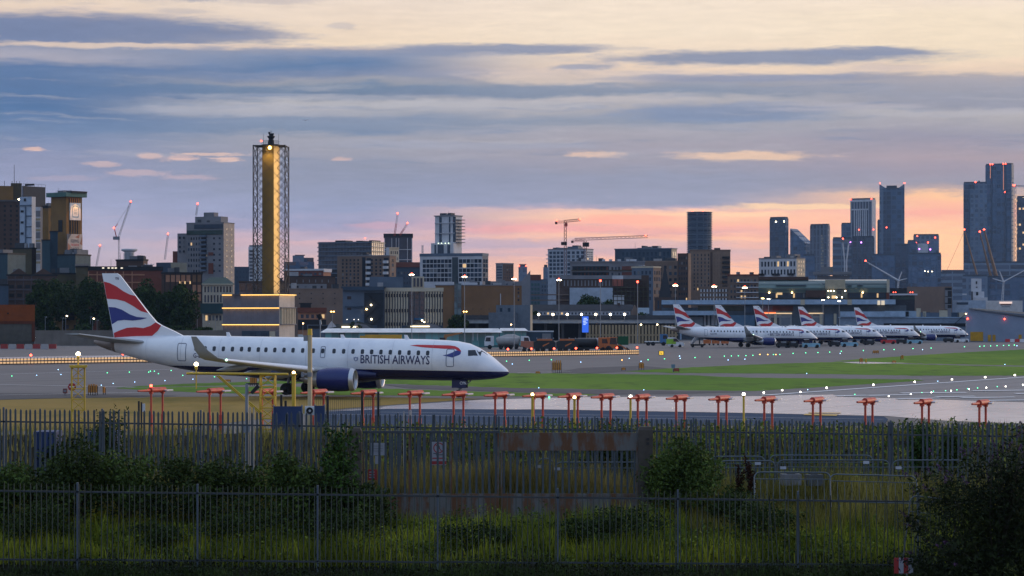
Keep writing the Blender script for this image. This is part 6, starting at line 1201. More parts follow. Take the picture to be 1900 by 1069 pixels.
# plank fence, billboard
Y = 700; a, c_ = P(1086,603,Y), P(1258,636,Y); t = thing('plank_fence', 'long tan fence of upright timber ribs left of the parked tails', 'fence', (a.x, Y, 0)); L = c_.x-a.x; ht = a.z
MB().box(0,L,.15,.3,0,ht-.3).build('backing', mat('fence_recess', (0.06,0.05,0.04), .8), t); MB().box(0,L,-.05,.14,zv(636)*0+2.2,2.55).build('rail', mat('fence_tan', (0.36,0.27,0.16), .8), t)
for k_ in range(28): MB().box(L*k_/28, L*k_/28+L/28*.62, -.12, .145, 2.56, ht).build('upper_rib', mat('fence_tan', (0.36,0.27,0.16), .8), t); MB().box(L*k_/28, L*k_/28+L/28*.62, -.12, .145, 0, 2.19).build('lower_rib', mat('fence_tan', (0.36,0.27,0.16), .8), t)
Y = 695; a, c_ = P(1080,587,Y), P(1092,617,Y); t = thing('digital_billboard', 'tall blue lit digital billboard left of the plank fence', 'billboard', (a.x,Y,0)); w_ = c_.x-a.x
MB().box(-.1,w_+.1,0,.5,c_.z-.1,a.z+.1).build('case', black, t); MB().box(0,w_,-.05,-.01,c_.z,a.z).build('screen', emit('screen_blue', (0.03,0.14,0.85), 1.0), t); MB().box(w_*.4,w_*.6,.1,.4,0,c_.z).build('post', black, t)
for k_, (x0, x1) in enumerate(((.25,.75),(.2,.9),(.15,.6),(.2,.8),(.2,.55))): MB().box(w_*x0,w_*x1,-.07,-.055,a.z-.7-.42*k_,a.z-.45-.42*k_).build('text_line', emit('screen_white', (.5,.65,1), 1.1), t)
b = Bld('shipping_container', 'green ribbed container before the plank fence', 'container', 1147, 1166, 624, 660, mat('container_green', (0.03,0.15,0.06), .6), 0, depth=2.5); b.win(10, 1, 1147, 1166, 624.5, 638, .5, .95, mat('container_green', (0.03,0.15,0.06), .6), name='rib', lit=0)
# terminal
M_ = 850/F
b = Bld('terminal_building', 'blue grey terminal with two long flat roofs above the parked tails, left', 'terminal', 1228, 1412, 571, 850, mat('terminal_dark', (0.115,0.14,0.17), .6), 0, depth=30); tr = mat('terminal_roof', (0.315,0.42,0.54), .5)
MB().box(b.u(1228), b.u(1480), -3, 30, b.z(565), b.z(557)).build('upper_roof', tr, b.t); MB().box(b.u(1212), b.u(1340), -6, -.2, b.z(585), b.z(577)).build('lower_roof', tr, b.t); b.box('glass_band', mat('glass_olive', (0.09,0.09,0.055), .2), 1295, 1385, 567, 577, .2)
for x in (1218, 1240, 1262): MB().box(b.u(x), b.u(x+3), -4, -3.4, 0, b.z(585)).build('column', tr, b.t)
b.box('panel_wall', mat('panel_grey', (0.36,0.40,0.44), .6), 1254, 1304, 588, 604, .3)
for k_ in range(5): b.box('louvre', pale, 1306+7*k_, 1310+7*k_, 582, 604, .5)
b.box('pier_wall', bluegrey, 1380, 1396, 566, 580, .5); b.box('blue_wall', mat('wall_blue', (0.12,0.22,0.33), .6), 1354, 1400, 585, 606, .8)
b = Bld('terminal_building', 'blue grey terminal range with lit window boxes behind the middle tails', 'terminal', 1412, 1680, 567, 830, mat('terminal_dark', (0.115,0.14,0.17), .6), 0, depth=30)
MB().box(b.u(1412), b.u(1660), -3, 30, b.z(565), b.z(556)).build('upper_roof', tr, b.t); b.box('red_wall', mat('wall_rust', (0.16,0.06,0.045), .7), 1434, 1472, 567, 577, .2)
for x0, x1 in ((1418,1470),(1500,1528)): b.box('glass_wall', facade('term_glass', (0.22,0.23,0.24), (0.10,0.13,0.16), 3.5, 4, .8, .85, .02), x0, x1, 583, 606, .4); b.box('lit_cornice', emit('cornice_lit', (1,.72,.42), .85), x0, x1, 580.5, 582.5, .8)
for x in (1437,1521,1547): b.box('lit_pier', cream, x, x+5, 582, 602, .9)
b.box('glass_wall', bluegrey, 1530, 1555, 583, 606, .4); b.box('lit_box', emit('box_lit', (1,.85,.65), .7), 1627, 1632, 558, 566, 3.2); b.box('lit_box', emit('box_lit', (1,.85,.65), .7), 1634, 1640, 558, 566, 3.2); b.box('red_sign', emit('sign_red_lit', (1,.16,.04), 2.2), 1412, 1440, 579.5, 581.5, 1.0)
MB().box(b.u(1486), b.u(1494), -3.2, -3.05, b.z(566), b.z(556)).build('roof_panel', cream, b.t); MB().box(b.u(1572), b.u(1580), -3.2, -3.05, b.z(566), b.z(556)).build('roof_panel', cream, b.t)
b = Bld('pier_building', 'grey blue departure pier behind the right hand parked jets', 'terminal', 1558, 1795, 590, 800, mat('pier_blue', (0.22,0.28,0.36), .6), 0, depth=12, parapet=(tr, .3, .3)); MB().box(b.u(1560), b.u(1680), -1, 8, b.z(588), b.z(578)).build('upper_roof', tr, b.t); b.box('dark_band', black, 1640, 1795, 600, 606, .2)
b.roof('plant_room', mat('plant_grey', (0.28,0.36,0.44), .6), 1642, 1700, 577, v0=.1, v1=.8); b.box('plant_window', black, 1653, 1686, 578, 587, -.9, back=1.3)
for x0, x1, y0, mt in ((1700,1708,572,cream),(1712,1718,578,cream),(1742,1757,576,cream),(1757,1764,572,grey),(1706,1742,580,bluegrey),(1764,1778,580,blued),(1774,1793,580,cream)): b.roof('roof_unit', mt, x0, x1, y0, v0=.1, v1=.3)
mb = MB(); mb.bar((b.u(1766),-1,b.z(604)), (b.u(1792),-1,b.z(581)), .16); mb.build("conveyor", black, b.t)
b = Bld('station_hall', 'long curved green glass hall with lit windows above the terminal', 'hall', 1408, 1648, 541, 920, mat('hall_dark', (0.05,0.055,0.055), .5), 0, depth=16); gh = facade('hall_glass', (0.13,0.17,0.155), (0.085,0.125,0.115), 40, 1.3, .98, .75, 0)
mb = MB(); pts = [(0,b.z(543)),(-.6,b.z(534)),(.6,b.z(526)),(3,b.z(520.5)),(7,b.z(518.5)),(16,b.z(518.5)),(16,b.z(543))]; mb.prismx(pts, b.u(1408), b.u(1646)); mb.build('curved_roof', gh, b.t)
for x0, x1 in ((1440,1496),(1572,1580),(1590,1600)): b.box('roof_seam', bluegrey, x0, x1, 528.5, 529.6, .75)
b.box('end_gable', cream, 1644, 1649, 519, 543, .9); b.box('brick_pier', brickred, 1643.5, 1649, 543, 557, .8); b.box('cream_box', mat('panel_cream', (0.42,0.37,0.26), .7), 1531, 1568, 519.5, 536, 1.6); b.box('brown_box', mat('box_brown', (0.11,0.06,0.045), .7), 1495, 1532, 539, 552, 1.2); b.box('lit_glazing', facade('lit_glazing', (0.10,0.10,0.08), (0.10,0.12,0.10), 2, 2, .8, .8, .35, lits=1.0), 1533, 1572, 537, 554, 1.0); b.box('brown_roof', mat('box_brown', (0.11,0.06,0.045), .7), 1407, 1500, 513, 519, -4, back=12)
for x in (1537,1542,1547,1552,1562,1568,1537,1547): mb = MB(); mb.sphere((b.u(x),-1.8,b.z(540 if R.random() < .7 else 552)), 1.0*b.m); mb.build('lamp', L_warm, b.t)
for x, y in ((1428,543),(1470,543),(1600,543)): mb = MB(); mb.sphere((b.u(x),-.9,b.z(y)), 1.4*b.m); mb.build('lamp', L_a, b.t)
b.box('lit_window', w_lit, 1442, 1452, 543, 547, .3); b.win(18, 1, 1412, 1494, 543, 554, .7, .7, w_bl, lit=.06); b.win(16, 1, 1575, 1642, 543, 554, .7, .7, w_bl, lit=.1)
b = Bld('flat_roof_block', 'grey flat roofed block with a wide canopy behind the curved hall', 'building', 1516, 1576, 512, 1000, grey, 0, depth=10); MB().box(b.u(1509), b.u(1580), -2, 11, b.z(510), b.z(504.5)).build('canopy', grey, b.t); b.roof('roof_cabin', grey, 1523, 1546, 495, 505, .2, .7); b.box('roof_window', cream, 1539, 1546, 496, 505, -2.0, back=2.6)
b = Bld('old_control_tower', 'dark glass old control room with a white roof edge and red lamps', 'control room', 1655, 1697, 546, 880, w_dk, 0, depth=8); MB().box(b.u(1651), b.u(1702), -1, 9, b.z(548), b.z(545)).build('roof_edge', pale, b.t); MB().box(b.u(1651), b.u(1683), 9.2, 14, b.z(560), b.z(534)).build('upper_block', black, b.t); beacons(b, [(1658,542.5),(1662,542.5),(1689,542.5),(1693,542.5)], L_r, 1.1); b.box('green_glass', mat('glass_green', (0.05,0.09,0.08), .15), 1656, 1697, 550, 556, .2)
b = Bld('brown_block', 'brown windowless block with a dark and white stair at its right', 'building', 1683, 1766, 532, 1000, mauve, 0, depth=14); b.box('stair_glass', black, 1753, 1765, 534, 572, .3)
for k_ in range(3): b.box('stair_panel', grey, 1753, 1758, 540+12*k_, 550+12*k_, .5); b.box('floor_band', grey, 1753, 1765, 538.5+13*k_, 540+13*k_, .6)
b = Bld('white_warehouse', 'long white and pale blue warehouse with small lettering behind the hangar', 'warehouse', 1769, 1896, 558, 1000, mat('warehouse_white', (0.55,0.53,0.52), .6), 0, depth=20); b.box('blue_part', mat('warehouse_blue', (0.33,0.40,0.49), .6), 1769, 1829, 557.5, 590, .3); b.box('dark_sign', blued, 1776, 1797, 561, 565, .5); b.box('lit_sign', emit('sign_pink', (1,.75,.68), .9), 1854, 1877, 560, 563.5, .2); flat_text('sign_text', 'Fabrica', (b.u(1855),-.06,b.z(568)), (b.u(1876),-.06,b.z(568)), (b.u(1855),-.06,b.z(563.5)), brickred, b.t) if False else b.box('sign_line', brickred, 1856, 1875, 564.5, 566.5, .06)
b.box('sign_line', grey, 1858, 1873, 568.5, 570, .06)
b = Bld('white_silo', 'white stepped silo tower with dark slots above the warehouse', 'silo', 1802, 1821, 517, 1080, pale, 0, depth=8); MB().box(b.u(1803), b.u(1826), -2, 8, 0, b.z(541)).build('lower_block', pale, b.t); MB().box(b.u(1803), b.u(1832), -3.5, 9, 0, b.z(552)).build('base_block', pale, b.t); b.box('slot', black, 1810.5, 1813, 522, 527, .2); b.box('slot', black, 1811, 1813.5, 532, 534, .2); MB().box(b.u(1811), b.u(1815), -2.2, -1.9, b.z(548), b.z(542)).build('slot', black, b.t)
MB().box(b.u(1802.5), b.u(1805), -4, -3.6, b.z(557), b.z(541)).build('dark_stack', black, b.t); MB().box(b.u(1786), b.u(1794), -4, -3.8, b.z(547.5), b.z(545)).build('flag_panel', pale, b.t)
b = Bld('hangar', 'grey blue hangar with a sloping roof and yellow doors at the right edge', 'hangar', 1794, 1990, 592, 755, mat('hangar_blue', (0.24,0.29,0.38), .6, scale=.1), 0, depth=40)
MB().prism([(b.u(1794),b.z(592)-.02),(b.u(1990),b.z(592)-.02),(b.u(1990),b.z(605)),(b.u(1990),b.z(600)),(b.u(1800),b.z(573)),(b.u(1794),b.z(576))], .0, 40).build('gable', mat('hangar_blue', (0.24,0.29,0.38), .6, scale=.1), b.t)
mb = MB(); mb.add([(b.u(1799),-.5,b.z(573)),(b.u(1800),-.5,b.z(572)),(b.u(1990),-.5,b.z(598.5)),(b.u(1990),40,b.z(586)),(b.u(1815),40,b.z(571.5)),(b.u(1800),40,b.z(571.5))], [(0,1,2),(1,2,3,4),(1,4,5)]); mb.build('roof', mat('hangar_roof', (0.10,0.11,0.11), .7), b.t)
mb = MB(); mb.bar((b.u(1800),-.5,b.z(573)), (b.u(1990),-.5,b.z(599.5)), .2); mb.build('roof_edge', grey, b.t)
yd = mat('door_yellow', (0.50,0.27,0.02), .6)
b.box('roller_door', yd, 1802, 1825.5, 616, 633, .2); b.box('door', yd, 1834, 1839.5, 621.5, 633.5, .2); b.box('door', yd, 1842.5, 1848, 621.5, 633.5, .2); b.box('door', yd, 1890, 1895.5, 621, 629, .2)
beacons(b, [(1797,591.5),(1864.5,592)], L_r, 1.8)
b = Bld('orange_shed', 'orange banded shed with a grey lower wall at the left edge', 'shed', -60, 63, 566, 655, mat('shed_grey', (0.11,0.105,0.09), .8), 0, depth=12); M_ = b.m
b.box('orange_band', mat('shed_orange', (0.30,0.075,0.013), .8), -60, 63.5, 565.5, 596, .3); b.box('red_trim', mat('shed_trim', (0.16,0.045,0.02), .7), -60, 63.5, 596, 601, .2); b.box('corner_trim', mat('shed_trim', (0.16,0.045,0.02), .7), 58, 63.5, 601, 634, .2); b.box('shutter', mat('shed_shutter', (0.13,0.12,0.10), .8), -60, 57, 602, 634, .08); b.box('vent', black, 13, 16, 580, 583, .4)
b = Bld('pitched_roof_house', 'brick house with a big dark hipped roof below the trees', 'house', 72, 166, 586, 720, mat('house_ochre', (0.24,0.16,0.07), .85), 0, depth=16); b.gable('roof', slate, 70, 172, 586, 556, .42, .8); b.win(5, 1, 90, 160, 602, 611, .35, .8); b.box('bay', mat('house_ochre', (0.24,0.16,0.07), .85), 92, 116, 578, 612, 1.5); b.box('dark_bay', black, 104, 138, 587, 594, 1.7); MB().prism([(b.u(90),b.z(586)),(b.u(119),b.z(586)),(b.u(104),b.z(575))], -1.9, .5).build('gable', mat('house_ochre', (0.24,0.16,0.07), .85), b.t)
b = Bld('pitched_roof_house', 'smaller brown roofed house half hidden behind the jet fin', 'house', 180, 215, 592, 730, mat('house_brown', (0.15,0.11,0.07), .85), 0, depth=10); b.gable('roof', mat('roof_brown', (0.09,0.07,0.06), .8), 178, 226, 592, 578, .35, .5)
Y = 640; a, c_ = P(66,613,Y), P(420,613,Y); t = thing('site_wall', 'pale concrete boundary wall behind the taxiway at left', 'wall', (a.x,Y,0)); MB().box(0,c_.x-a.x,0,.3,0,a.z).build('panel_run', mat('wall_pale', (0.24,0.21,0.18), .85, scale=.3), t)
for k_ in range(24): q = (c_.x-a.x)*k_/23; MB().box(q-.12,q+.12,-.08,-.005,0,a.z+.05).build('wall_post', mat('wall_pale', (0.24,0.21,0.18), .85), t)
# distant skyline band far behind the gaps
for x0, x1, yt, Y, lab in [(860,1020,527,2600,'low dark far blocks behind the slanted gable'),(430,640,520,2700,'low dark far blocks behind the yellow tower'),(1340,1430,540,2500,'low dark far blocks behind the low brown flats'),(140,330,515,2400,'low dark far blocks behind the refinery cranes')]:
    b = Bld('distant_block', lab, 'building', x0, x1, yt, Y, g2, 0, depth=30)
    for k_ in range(5): q = x0+(x1-x0)*R.random()*.85; b.roof('roof_block', g1, q, q+(x1-x0)*.1, yt-2-4*R.random())
# ---------------------------------------------------------------- white mushroom tower, cranes
Y = 1500; k = Y/F; t = thing('water_tower', 'white mushroom topped tower between the luffing cranes', 'tower', (P(240,0,Y).x,Y,0)); mb = MB(); mb.cyl((0,0,0),(0,0,HEYE+(595-465)*k),9*k,9*k,20); mb.build('shaft', pale, t); mb = MB(); mb.lathe([(0,9*k),(2.5*k,15*k),(5.5*k,15*k),(6*k,14*k),(6*k,.1)], (0,0,HEYE+127*k), (0,0,1), 24); mb.build('head', pale, t)
for k_ in range(7): MB().box((-9+2.6*k_)*k,(-8+2.6*k_)*k,-9.6*k,-9*k,HEYE+95*k,HEYE+125*k).build('rib', grey, t)
mred = mat('crane_red', (0.40,0.05,0.04), .5); mbr = mat('crane_rust', (0.22,0.085,0.06), .6); mwh = mat('crane_white', (0.50,0.47,0.46), .5)
def truss(mb, a, b_, wd, n, r):
    a, b_ = Vector(a), Vector(b_); d = (b_-a).normalized(); s1 = Vector((d.z,0,-d.x))*wd; s2 = Vector((0,wd*1.6,0)); c = [a-s1-s2*.5, a-s1+s2*.5, a+s1]
    for q in c: mb.cyl(q, q+(b_-a), r, r, 5)
    for i in range(n):
        for p_, q_ in ((0,2),(2,1),(1,0)): mb.cyl(c[p_]+(b_-a)*(i/n), c[q_]+(b_-a)*((i+1)/n), r*.7, r*.7, 4, False); mb.cyl(c[q_]+(b_-a)*(i/n), c[p_]+(b_-a)*((i+1)/n), r*.7, r*.7, 4, False)
def crane(lab, mx, mt, mbt, Y, jib, cj=None, lampsp=(), two=False, name='tower_crane', wd=1.5):
    """mast foot to mast top, then jib and counter jib, all at the depth of the site behind the roofs"""
    k = Y/F; o = P(mx,mbt,Y); t = thing(name, lab, 'crane', (o.x,Y,0), 0, 'tower cranes'); q = lambda x, y: Vector((P(x,y,Y).x-o.x, 0, P(x,y,Y).z))
    if mt is not None: mb = MB(); truss(mb, (0,0,0), q(mx,mt), wd*k, 30, (.28 if wd < 2 else .5)*k); mb.build('mast', mwh if wd < 2 else mbr, t)
    (xa, ya), (xb, yb) = jib
    A, B_ = q(xa,ya), q(xb,yb); cut = A + (B_-A)*(.55 if two else 1)
    mb = MB(); truss(mb, A, cut, wd*k*.9, 10 if wd < 2.4 else 18, (.3 if wd < 2 else .42)*k); mb.build('jib', mred if two else (mwh if wd < 2 else mbr), t)
    if two: mb = MB(); truss(mb, cut, B_, wd*k*.9, 8, .26*k); mb.build('jib_tip', mwh, t)
    if cj:
        mb = MB(); truss(mb, q(*cj[0]), q(*cj[1]), wd*k*.9, 5, .26*k); mb.build('counter_jib', mred, t)
        e = q(*cj[1]); MB().box(e.x-2.2*k,e.x+2.2*k,-1.5*k,1.5*k,e.z-4*k,e.z+.5*k).build('counterweight', black, t)
    for x, y in lampsp: mb = MB(); mb.sphere(q(x,y)+Vector((0,-1,0)), 1.5*k, 8, 6); mb.build('beacon', L_r, t)
    return t, q, k
t, q, k = crane('white luffing crane with a long steep jib beside the mushroom tower', 221, 444, 480, 1550, ((219,444),(243,374)), None, [(243,374),(212,423)]); e = q(216,442); MB().box(e.x-6*k,e.x+6*k,-2*k,2*k,e.z-3*k,e.z+3*k).build('counterweight', grey, t); mb = MB(); mb.cyl(q(216,440), q(212,423), 1.1*k, .8*k, 6); mb.cyl(q(212,424), q(219,415), .5*k,.5*k,5); mb.build('a_frame', mred, t); mb = MB(); mb.cyl(q(212,423), q(243,375), .2*k, .2*k, 4); mb.build('stay', black, t)
crane('short luffing jib with a red lamp left of the mushroom tower', 180, None, 500, 1700, ((179,494),(186,456)), None, [(186,455)])
crane('thin luffing jib left of the stepped grey flats', 307, None, 500, 1700, ((306,482),(312,435)), None, [(312,434)])
crane('short luffing jib over the stepped grey flats', 365, None, 430, 1300, ((364,400),(367,379)), None, [(367,378)])
crane('red and white steep jib on the dark glass tower, left of two', 733, None, 440, 1440, ((732,438),(738,396)), None, [(738,396)], True); crane('red and white slanting jib on the dark glass tower, right of two', 741, None, 440, 1440, ((742,437),(756,415)), None, [(756,414)], True)
crane('small distant red crane mast left of the gridded block', 784, 455, 480, 2000, ((784,470),(784,455)))
t, q, k = crane('orange lit hammerhead crane with a short jib over the white gridded flats', 1049, 411, 470, 1230, ((1046,411),(1077,408)), ((1046,412),(1032,412)), [(1033,409),(1076,407)], wd=2.2); e = q(1049,416); MB().box(e.x-1*k,e.x+4*k,-2*k,2*k,e.z-4*k,e.z+2*k).build('cab', mred, t); mb = MB(); e = q(1047,452); mb.box(e.x-6*k,e.x+5*k,-2*k,2*k,e.z-3*k,e.z+3*k); mb.build('climbing_frame', black, t)
t, q, k = crane('long horizontal crane jib reaching right over the unfinished flats', 1086, 447, 500, 1200, ((1066,444.5),(1202,439)), ((1084,446),(1062,447)), [(1198,437)], wd=2.4); e = q(1087,452); MB().box(e.x-6*k,e.x+6*k,-2*k,2*k,e.z-6*k,e.z+2*k).build('cab', black, t)
crane('thin red crane mast at the right edge beside the tallest tower', 1884, 344, 600, 3550, ((1881,345),(1905,346)), None, [(1882,344)])
# ---------------------------------------------------------------- floodlight masts and street lamps
for i, (x, yt, Y, em, lab) in enumerate([(764,511,585,L_warm,'apron floodlight mast before the cream office'),(862,515,575,L_warm,'apron floodlight mast before the brown warehouse'),(954,519,545,L_warm,'apron floodlight mast right of the brown warehouse'),(1037,521,530,L_warm,'apron floodlight mast before the unfinished block'),(1253,531,790,L_warm,'apron floodlight mast right of the church spire'),(1325,533,800,L_warm,'apron floodlight mast before the tan tower block'),(1382,535,810,L_warm,'apron floodlight mast before the low brown flats'),(1415,555,740,emit('lamp_yellow', (1,.78,.3), 18),'yellow floodlight mast left of the curved hall'),(1426,556,745,L_w,'small white floodlight beside the yellow one'),(1527,558,750,L_warm,'apron floodlight mast over the fourth tail'),(1557,560,750,L_w,'apron floodlight mast right of the fourth tail')]):
    k = Y/F; p = P(x,yt,Y); t = thing('floodlight_mast', lab, 'floodlight', (p.x,Y,0), 0, 'apron floodlight masts'); mb = MB(); mb.cyl((0,0,0),(0,0,p.z),.75*k if Y < 700 else .6*k,.45*k,8); mb.build('mast', m_steel, t); MB().box(-4.5*k,4.5*k,-.4,.4,p.z,p.z+.8*k).build('head_frame', m_gry, t)
    for s in (-1, 1): mb = MB(); mb.sphere((s*(2.6 if x < 1400 else 1.2)*k,-.3,p.z+.9*k), (2.2 if x < 1400 else 1.7)*k, 10, 6, (1,.5,.5)); mb.build('lamp', em, t)
    if x < 1400: mb = MB(); mb.sphere((0,0,p.z+3.2*k), 1.5*k, 8, 6); mb.build('beacon', L_r, t)
for x, yt, Y, lab in ((1114,521,560,'thin grey mast with a red lamp before the brick panel'),(1183,523,570,'thin grey mast with a red lamp left of the church')):
    lampthing('lamp_mast', lab, 'mast', P(x,yt,Y), 2.0*Y/F, L_r, 'thin masts with red lamps', None, m_steel, .6*Y/F, 0)
def slamp(x, yt, Y, em, lab, arm=4, n=1):
    k = Y/F; p = P(x,yt,Y); t = thing('street_lamp', lab, 'street lamp', (p.x,Y,0), 0, 'street lamps'); mb = MB(); mb.cyl((0,0,0),(0,0,p.z),.5*k,.35*k,6); mb.bar((-arm*k,0,p.z),(arm*k,0,p.z),.25*k); mb.build('pole', m_steel, t)
    for s in ((-1,1) if n == 2 else (1,)): mb = MB(); mb.sphere((s*arm*k*.7,0,p.z-.3*k), 1.5*k if em else 1.1*k, 8, 6, (1,.6,.6)); mb.build('lamp', em or pale, t)
slamp(617,578,660,emit('lamp_sodium', (1,.5,.12), 16),'twin sodium street lamp before the mauve block',3.4,2); slamp(863,578,640,emit('lamp_sodium', (1,.5,.12), 16),'twin sodium street lamp before the brown warehouse',3.4,2)
for x, y, em, lab in [(562,600,L_a,'small amber lamp right of the tower base'),(948,602,L_a,'amber lamp under the viaduct at left'),(1219,602,L_warm,'bright lamp behind the right of the plank fence'),(1189,602,L_warm,'small warm lamp behind the plank fence'),(66,626,L_w,'white lamp low beside the orange shed'),(1792,582,L_a,'amber lamp on the pier left of the hangar')]: slamp(x, y, 668 if x < 1000 else 715, em, lab, .5)
for i, (x, y) in enumerate([(84,588),(116,590),(122,586),(168,588),(172,591),(180,594),(288,588),(328,588),(343,592),(355,588),(366,586),(386,600),(400,592),(298,600)]): slamp(x, y, 690+i, L_warm if x in (122,172) else None, 'unlit car park lamp post, %s from the left behind the jet' % ordn[i+1] if x not in (122,172) else 'lit car park lamp near the hipped roof house, %s' % ('left' if x == 122 else 'right'), 3)
# bird in the sky
p = P(566,224,420); t = MB(); t.add([(-.9,0,.25),(-.35,.1,.02),(0,0,0),(.35,.1,.02),(.9,0,.3),(0,-.35,-.05),(0,.4,-.02),(0,0,.12)], [(0,5,2),(0,2,6),(4,2,5),(4,6,2),(0,7,2),(4,2,7)]); o = t.build('bird', m_wpaint, None, p); tag(o, 'small pale bird flying right of the yellow tower', 'bird')
# ================================================================ foreground: fences, gate, plants
m_pale = mat0('fence_steel', (0.060,0.078,0.092), .55, .3, var=.3, scale=1.5); m_pale2 = mat0('fence_steel_dull', (0.066,0.074,0.060), .6, .3, var=.35, scale=2); m_rail = mat0('fence_rail', (0.05,0.06,0.07), .6, .3)
m_rust = mat0('rusty_plate', (0.085,0.085,0.085), .75, var=.3, scale=1.2)
m_r2, t_, b_ = newmat('rust_streaks'); X.tree = t_
tcn = t_.nodes.new('ShaderNodeTexCoord'); spn = t_.nodes.new('ShaderNodeSeparateXYZ'); t_.links.new(tcn.outputs['Object'], spn.inputs[0])
nr = noise(xyz(X(spn.outputs[0])*3.0, X(spn.outputs[1]), X(spn.outputs[2])*.5), 1, 6, .65); n3 = noise(X(tcn.outputs['Object']), 2.5, 6, .7)
t_.links.new(mixc(sstep(nr*.7+n3*.3, .42, .55), mixc(n3, (.085,.088,.085), (.15,.15,.145)), (.115,.048,.018)).k, b_.inputs['Base Color']); b_.inputs['Roughness'].default_value = .8
def pale_bar(mb, x, y, z0, z1, w_, tl=0.0, r=0):
    d = .014; dx = tl*(z1-z0)
    mb.add([(x-w_/2,y-d,z0),(x+w_/2,y-d,z0),(x+w_/2,y+d,z0),(x-w_/2,y+d,z0),(x-w_/2+dx,y-d,z1-.06),(x+w_/2+dx,y-d,z1-.06),(x+w_/2+dx,y+d,z1-.06),(x-w_/2+dx,y+d,z1-.06),(x+dx,y-d,z1),(x+dx,y+d,z1)],
           [(0,1,5,4),(1,2,6,5),(2,3,7,6),(3,0,4,7),(4,5,8),(6,7,9),(5,6,9,8),(7,4,8,9)])
def palisade(name, lab, Y, xs_px, top, base, spacing, pw, railoff, pm, postx, bent=(), botrail=.25):
    """one fence: a panel of pales and rails for each bay, and its posts"""
    x0, x1 = (xs_px[0]-CX)/F*Y, (xs_px[1]-CX)/F*Y; t = thing(name, lab, 'fence', (x0, Y, 0), 0)
    tz = lambda x: top[0] + (top[1]-top[0])*x/(x1-x0); bz = lambda x: base[0] + (base[1]-base[0])*x/(x1-x0)
    ps = [(p-CX)/F*Y - x0 for p in postx]; ed = sorted(set([0.0] + ps + [x1-x0]))
    for a, c in zip(ed[:-1], ed[1:]):
        if c - a < .2: continue
        mb = MB(); n = max(2, round((c-a)/spacing))
        for i in range(n):
            q = a + (c-a)*(i+.5)/n; px = CX + (q+x0)/Y*F; lean = R.gauss(0,.006); dz = R.gauss(0,.012)
            if R.random() < .012: continue
            if R.random() < .03: lean += R.gauss(0,.03)
            for l, r_, amt in bent:
                if l < px < r_: lean += R.gauss(0, amt); dz -= abs(R.gauss(0, amt*2))
            pale_bar(mb, q, 0, bz(q), tz(q)+dz, pw, lean)
        mb.m = 1
        for off in (railoff, tz(a)-bz(a)-botrail):
            mb.add([(a,.03,tz(a)-off-.025),(c,.03,tz(c)-off-.025),(c,.03,tz(c)-off+.025),(a,.03,tz(a)-off+.025),(a,.07,tz(a)-off-.025),(c,.07,tz(c)-off-.025),(c,.07,tz(c)-off+.025),(a,.07,tz(a)-off+.025)], [(0,1,2,3),(5,4,7,6),(3,2,6,7),(1,0,4,5)])
        mb.build('fence_panel', [pm, m_rail], t)
    for q in ps: MB().box(q-.026, q+.026, .03, .12, bz(q)-.15, tz(q)+.03).build('post', mat0('fence_post', (0.085,0.11,0.14), .5, .3), t)
palisade('palisade_fence', 'nearest low palisade fence of thin rusty grey pales along the bottom', 70.2, (-303,2150), (1.90,1.46), (-.52,-.75), .153, .022, .23, m_pale2, [-303+223*k for k in range(12)] , [(1420,1900,.035),(780,1180,.012)])
palisade('palisade_fence', 'taller blue grey palisade fence behind the gate and the brambles', 78.5, (-360,2202), (3.74,3.10), (.55,.5), .152, .060, .42, m_pale, [-360+183*k for k in range(15)])
# gate
Y = 75.2; k = Y/F; zg = lambda y: HEYE-(y-HY)*k
t = thing('steel_gate', 'rusty double steel gate with pales, right leaf under a plate', 'gate', (P(672,0,Y).x, Y, 0)); gx = lambda x: (x-672)*k
def leaf_(nm, x0, x1, plate):
    mb = MB(); n = int((x1-x0)/11.7); y0 = 836 if plate else 803
    for i in range(n): q = gx(x0+(x1-x0)*(i+.5)/n); pale_bar(mb, q, .02, zg(919), zg(y0)+.05, .066 if not plate else .060, R.gauss(0,.006))
    o = mb.build('gate_leaf', m_pale, t)
    for a, c in ((x0,x0+3),(x1-3,x1)): MB().box(gx(a), gx(c), -.04, .03, zg(968), zg(800)).build('stile', m_r2, o)
    MB().box(gx(x0), gx(x1), -.05, .045, zg(921), zg(916)).build('middle_rail', m_r2, o)
    if plate: MB().box(gx(x0-1), gx(x1+1), -.05, .05, zg(836), zg(803)).build('top_plate', m_r2, o)
    else: MB().box(gx(x0), gx(x1), -.05, .045, zg(804), zg(799.5)).build('top_rail', m_rail, o); MB().box(gx(758), gx(761.5), -.03, -.005, zg(920), zg(800)).build('mid_stile', m_r2, o); MB().box(gx(835), gx(839), -.03, -.005, zg(920), zg(800)).build('mid_stile', m_r2, o)
    MB().box(gx(x0+3), gx(x1-3), -.03, .02, zg(972), zg(921)).build('kick_plate', m_r2, o)
leaf_('gate_leaf', 673, 926, False); leaf_('gate_leaf', 929, 1183, True)
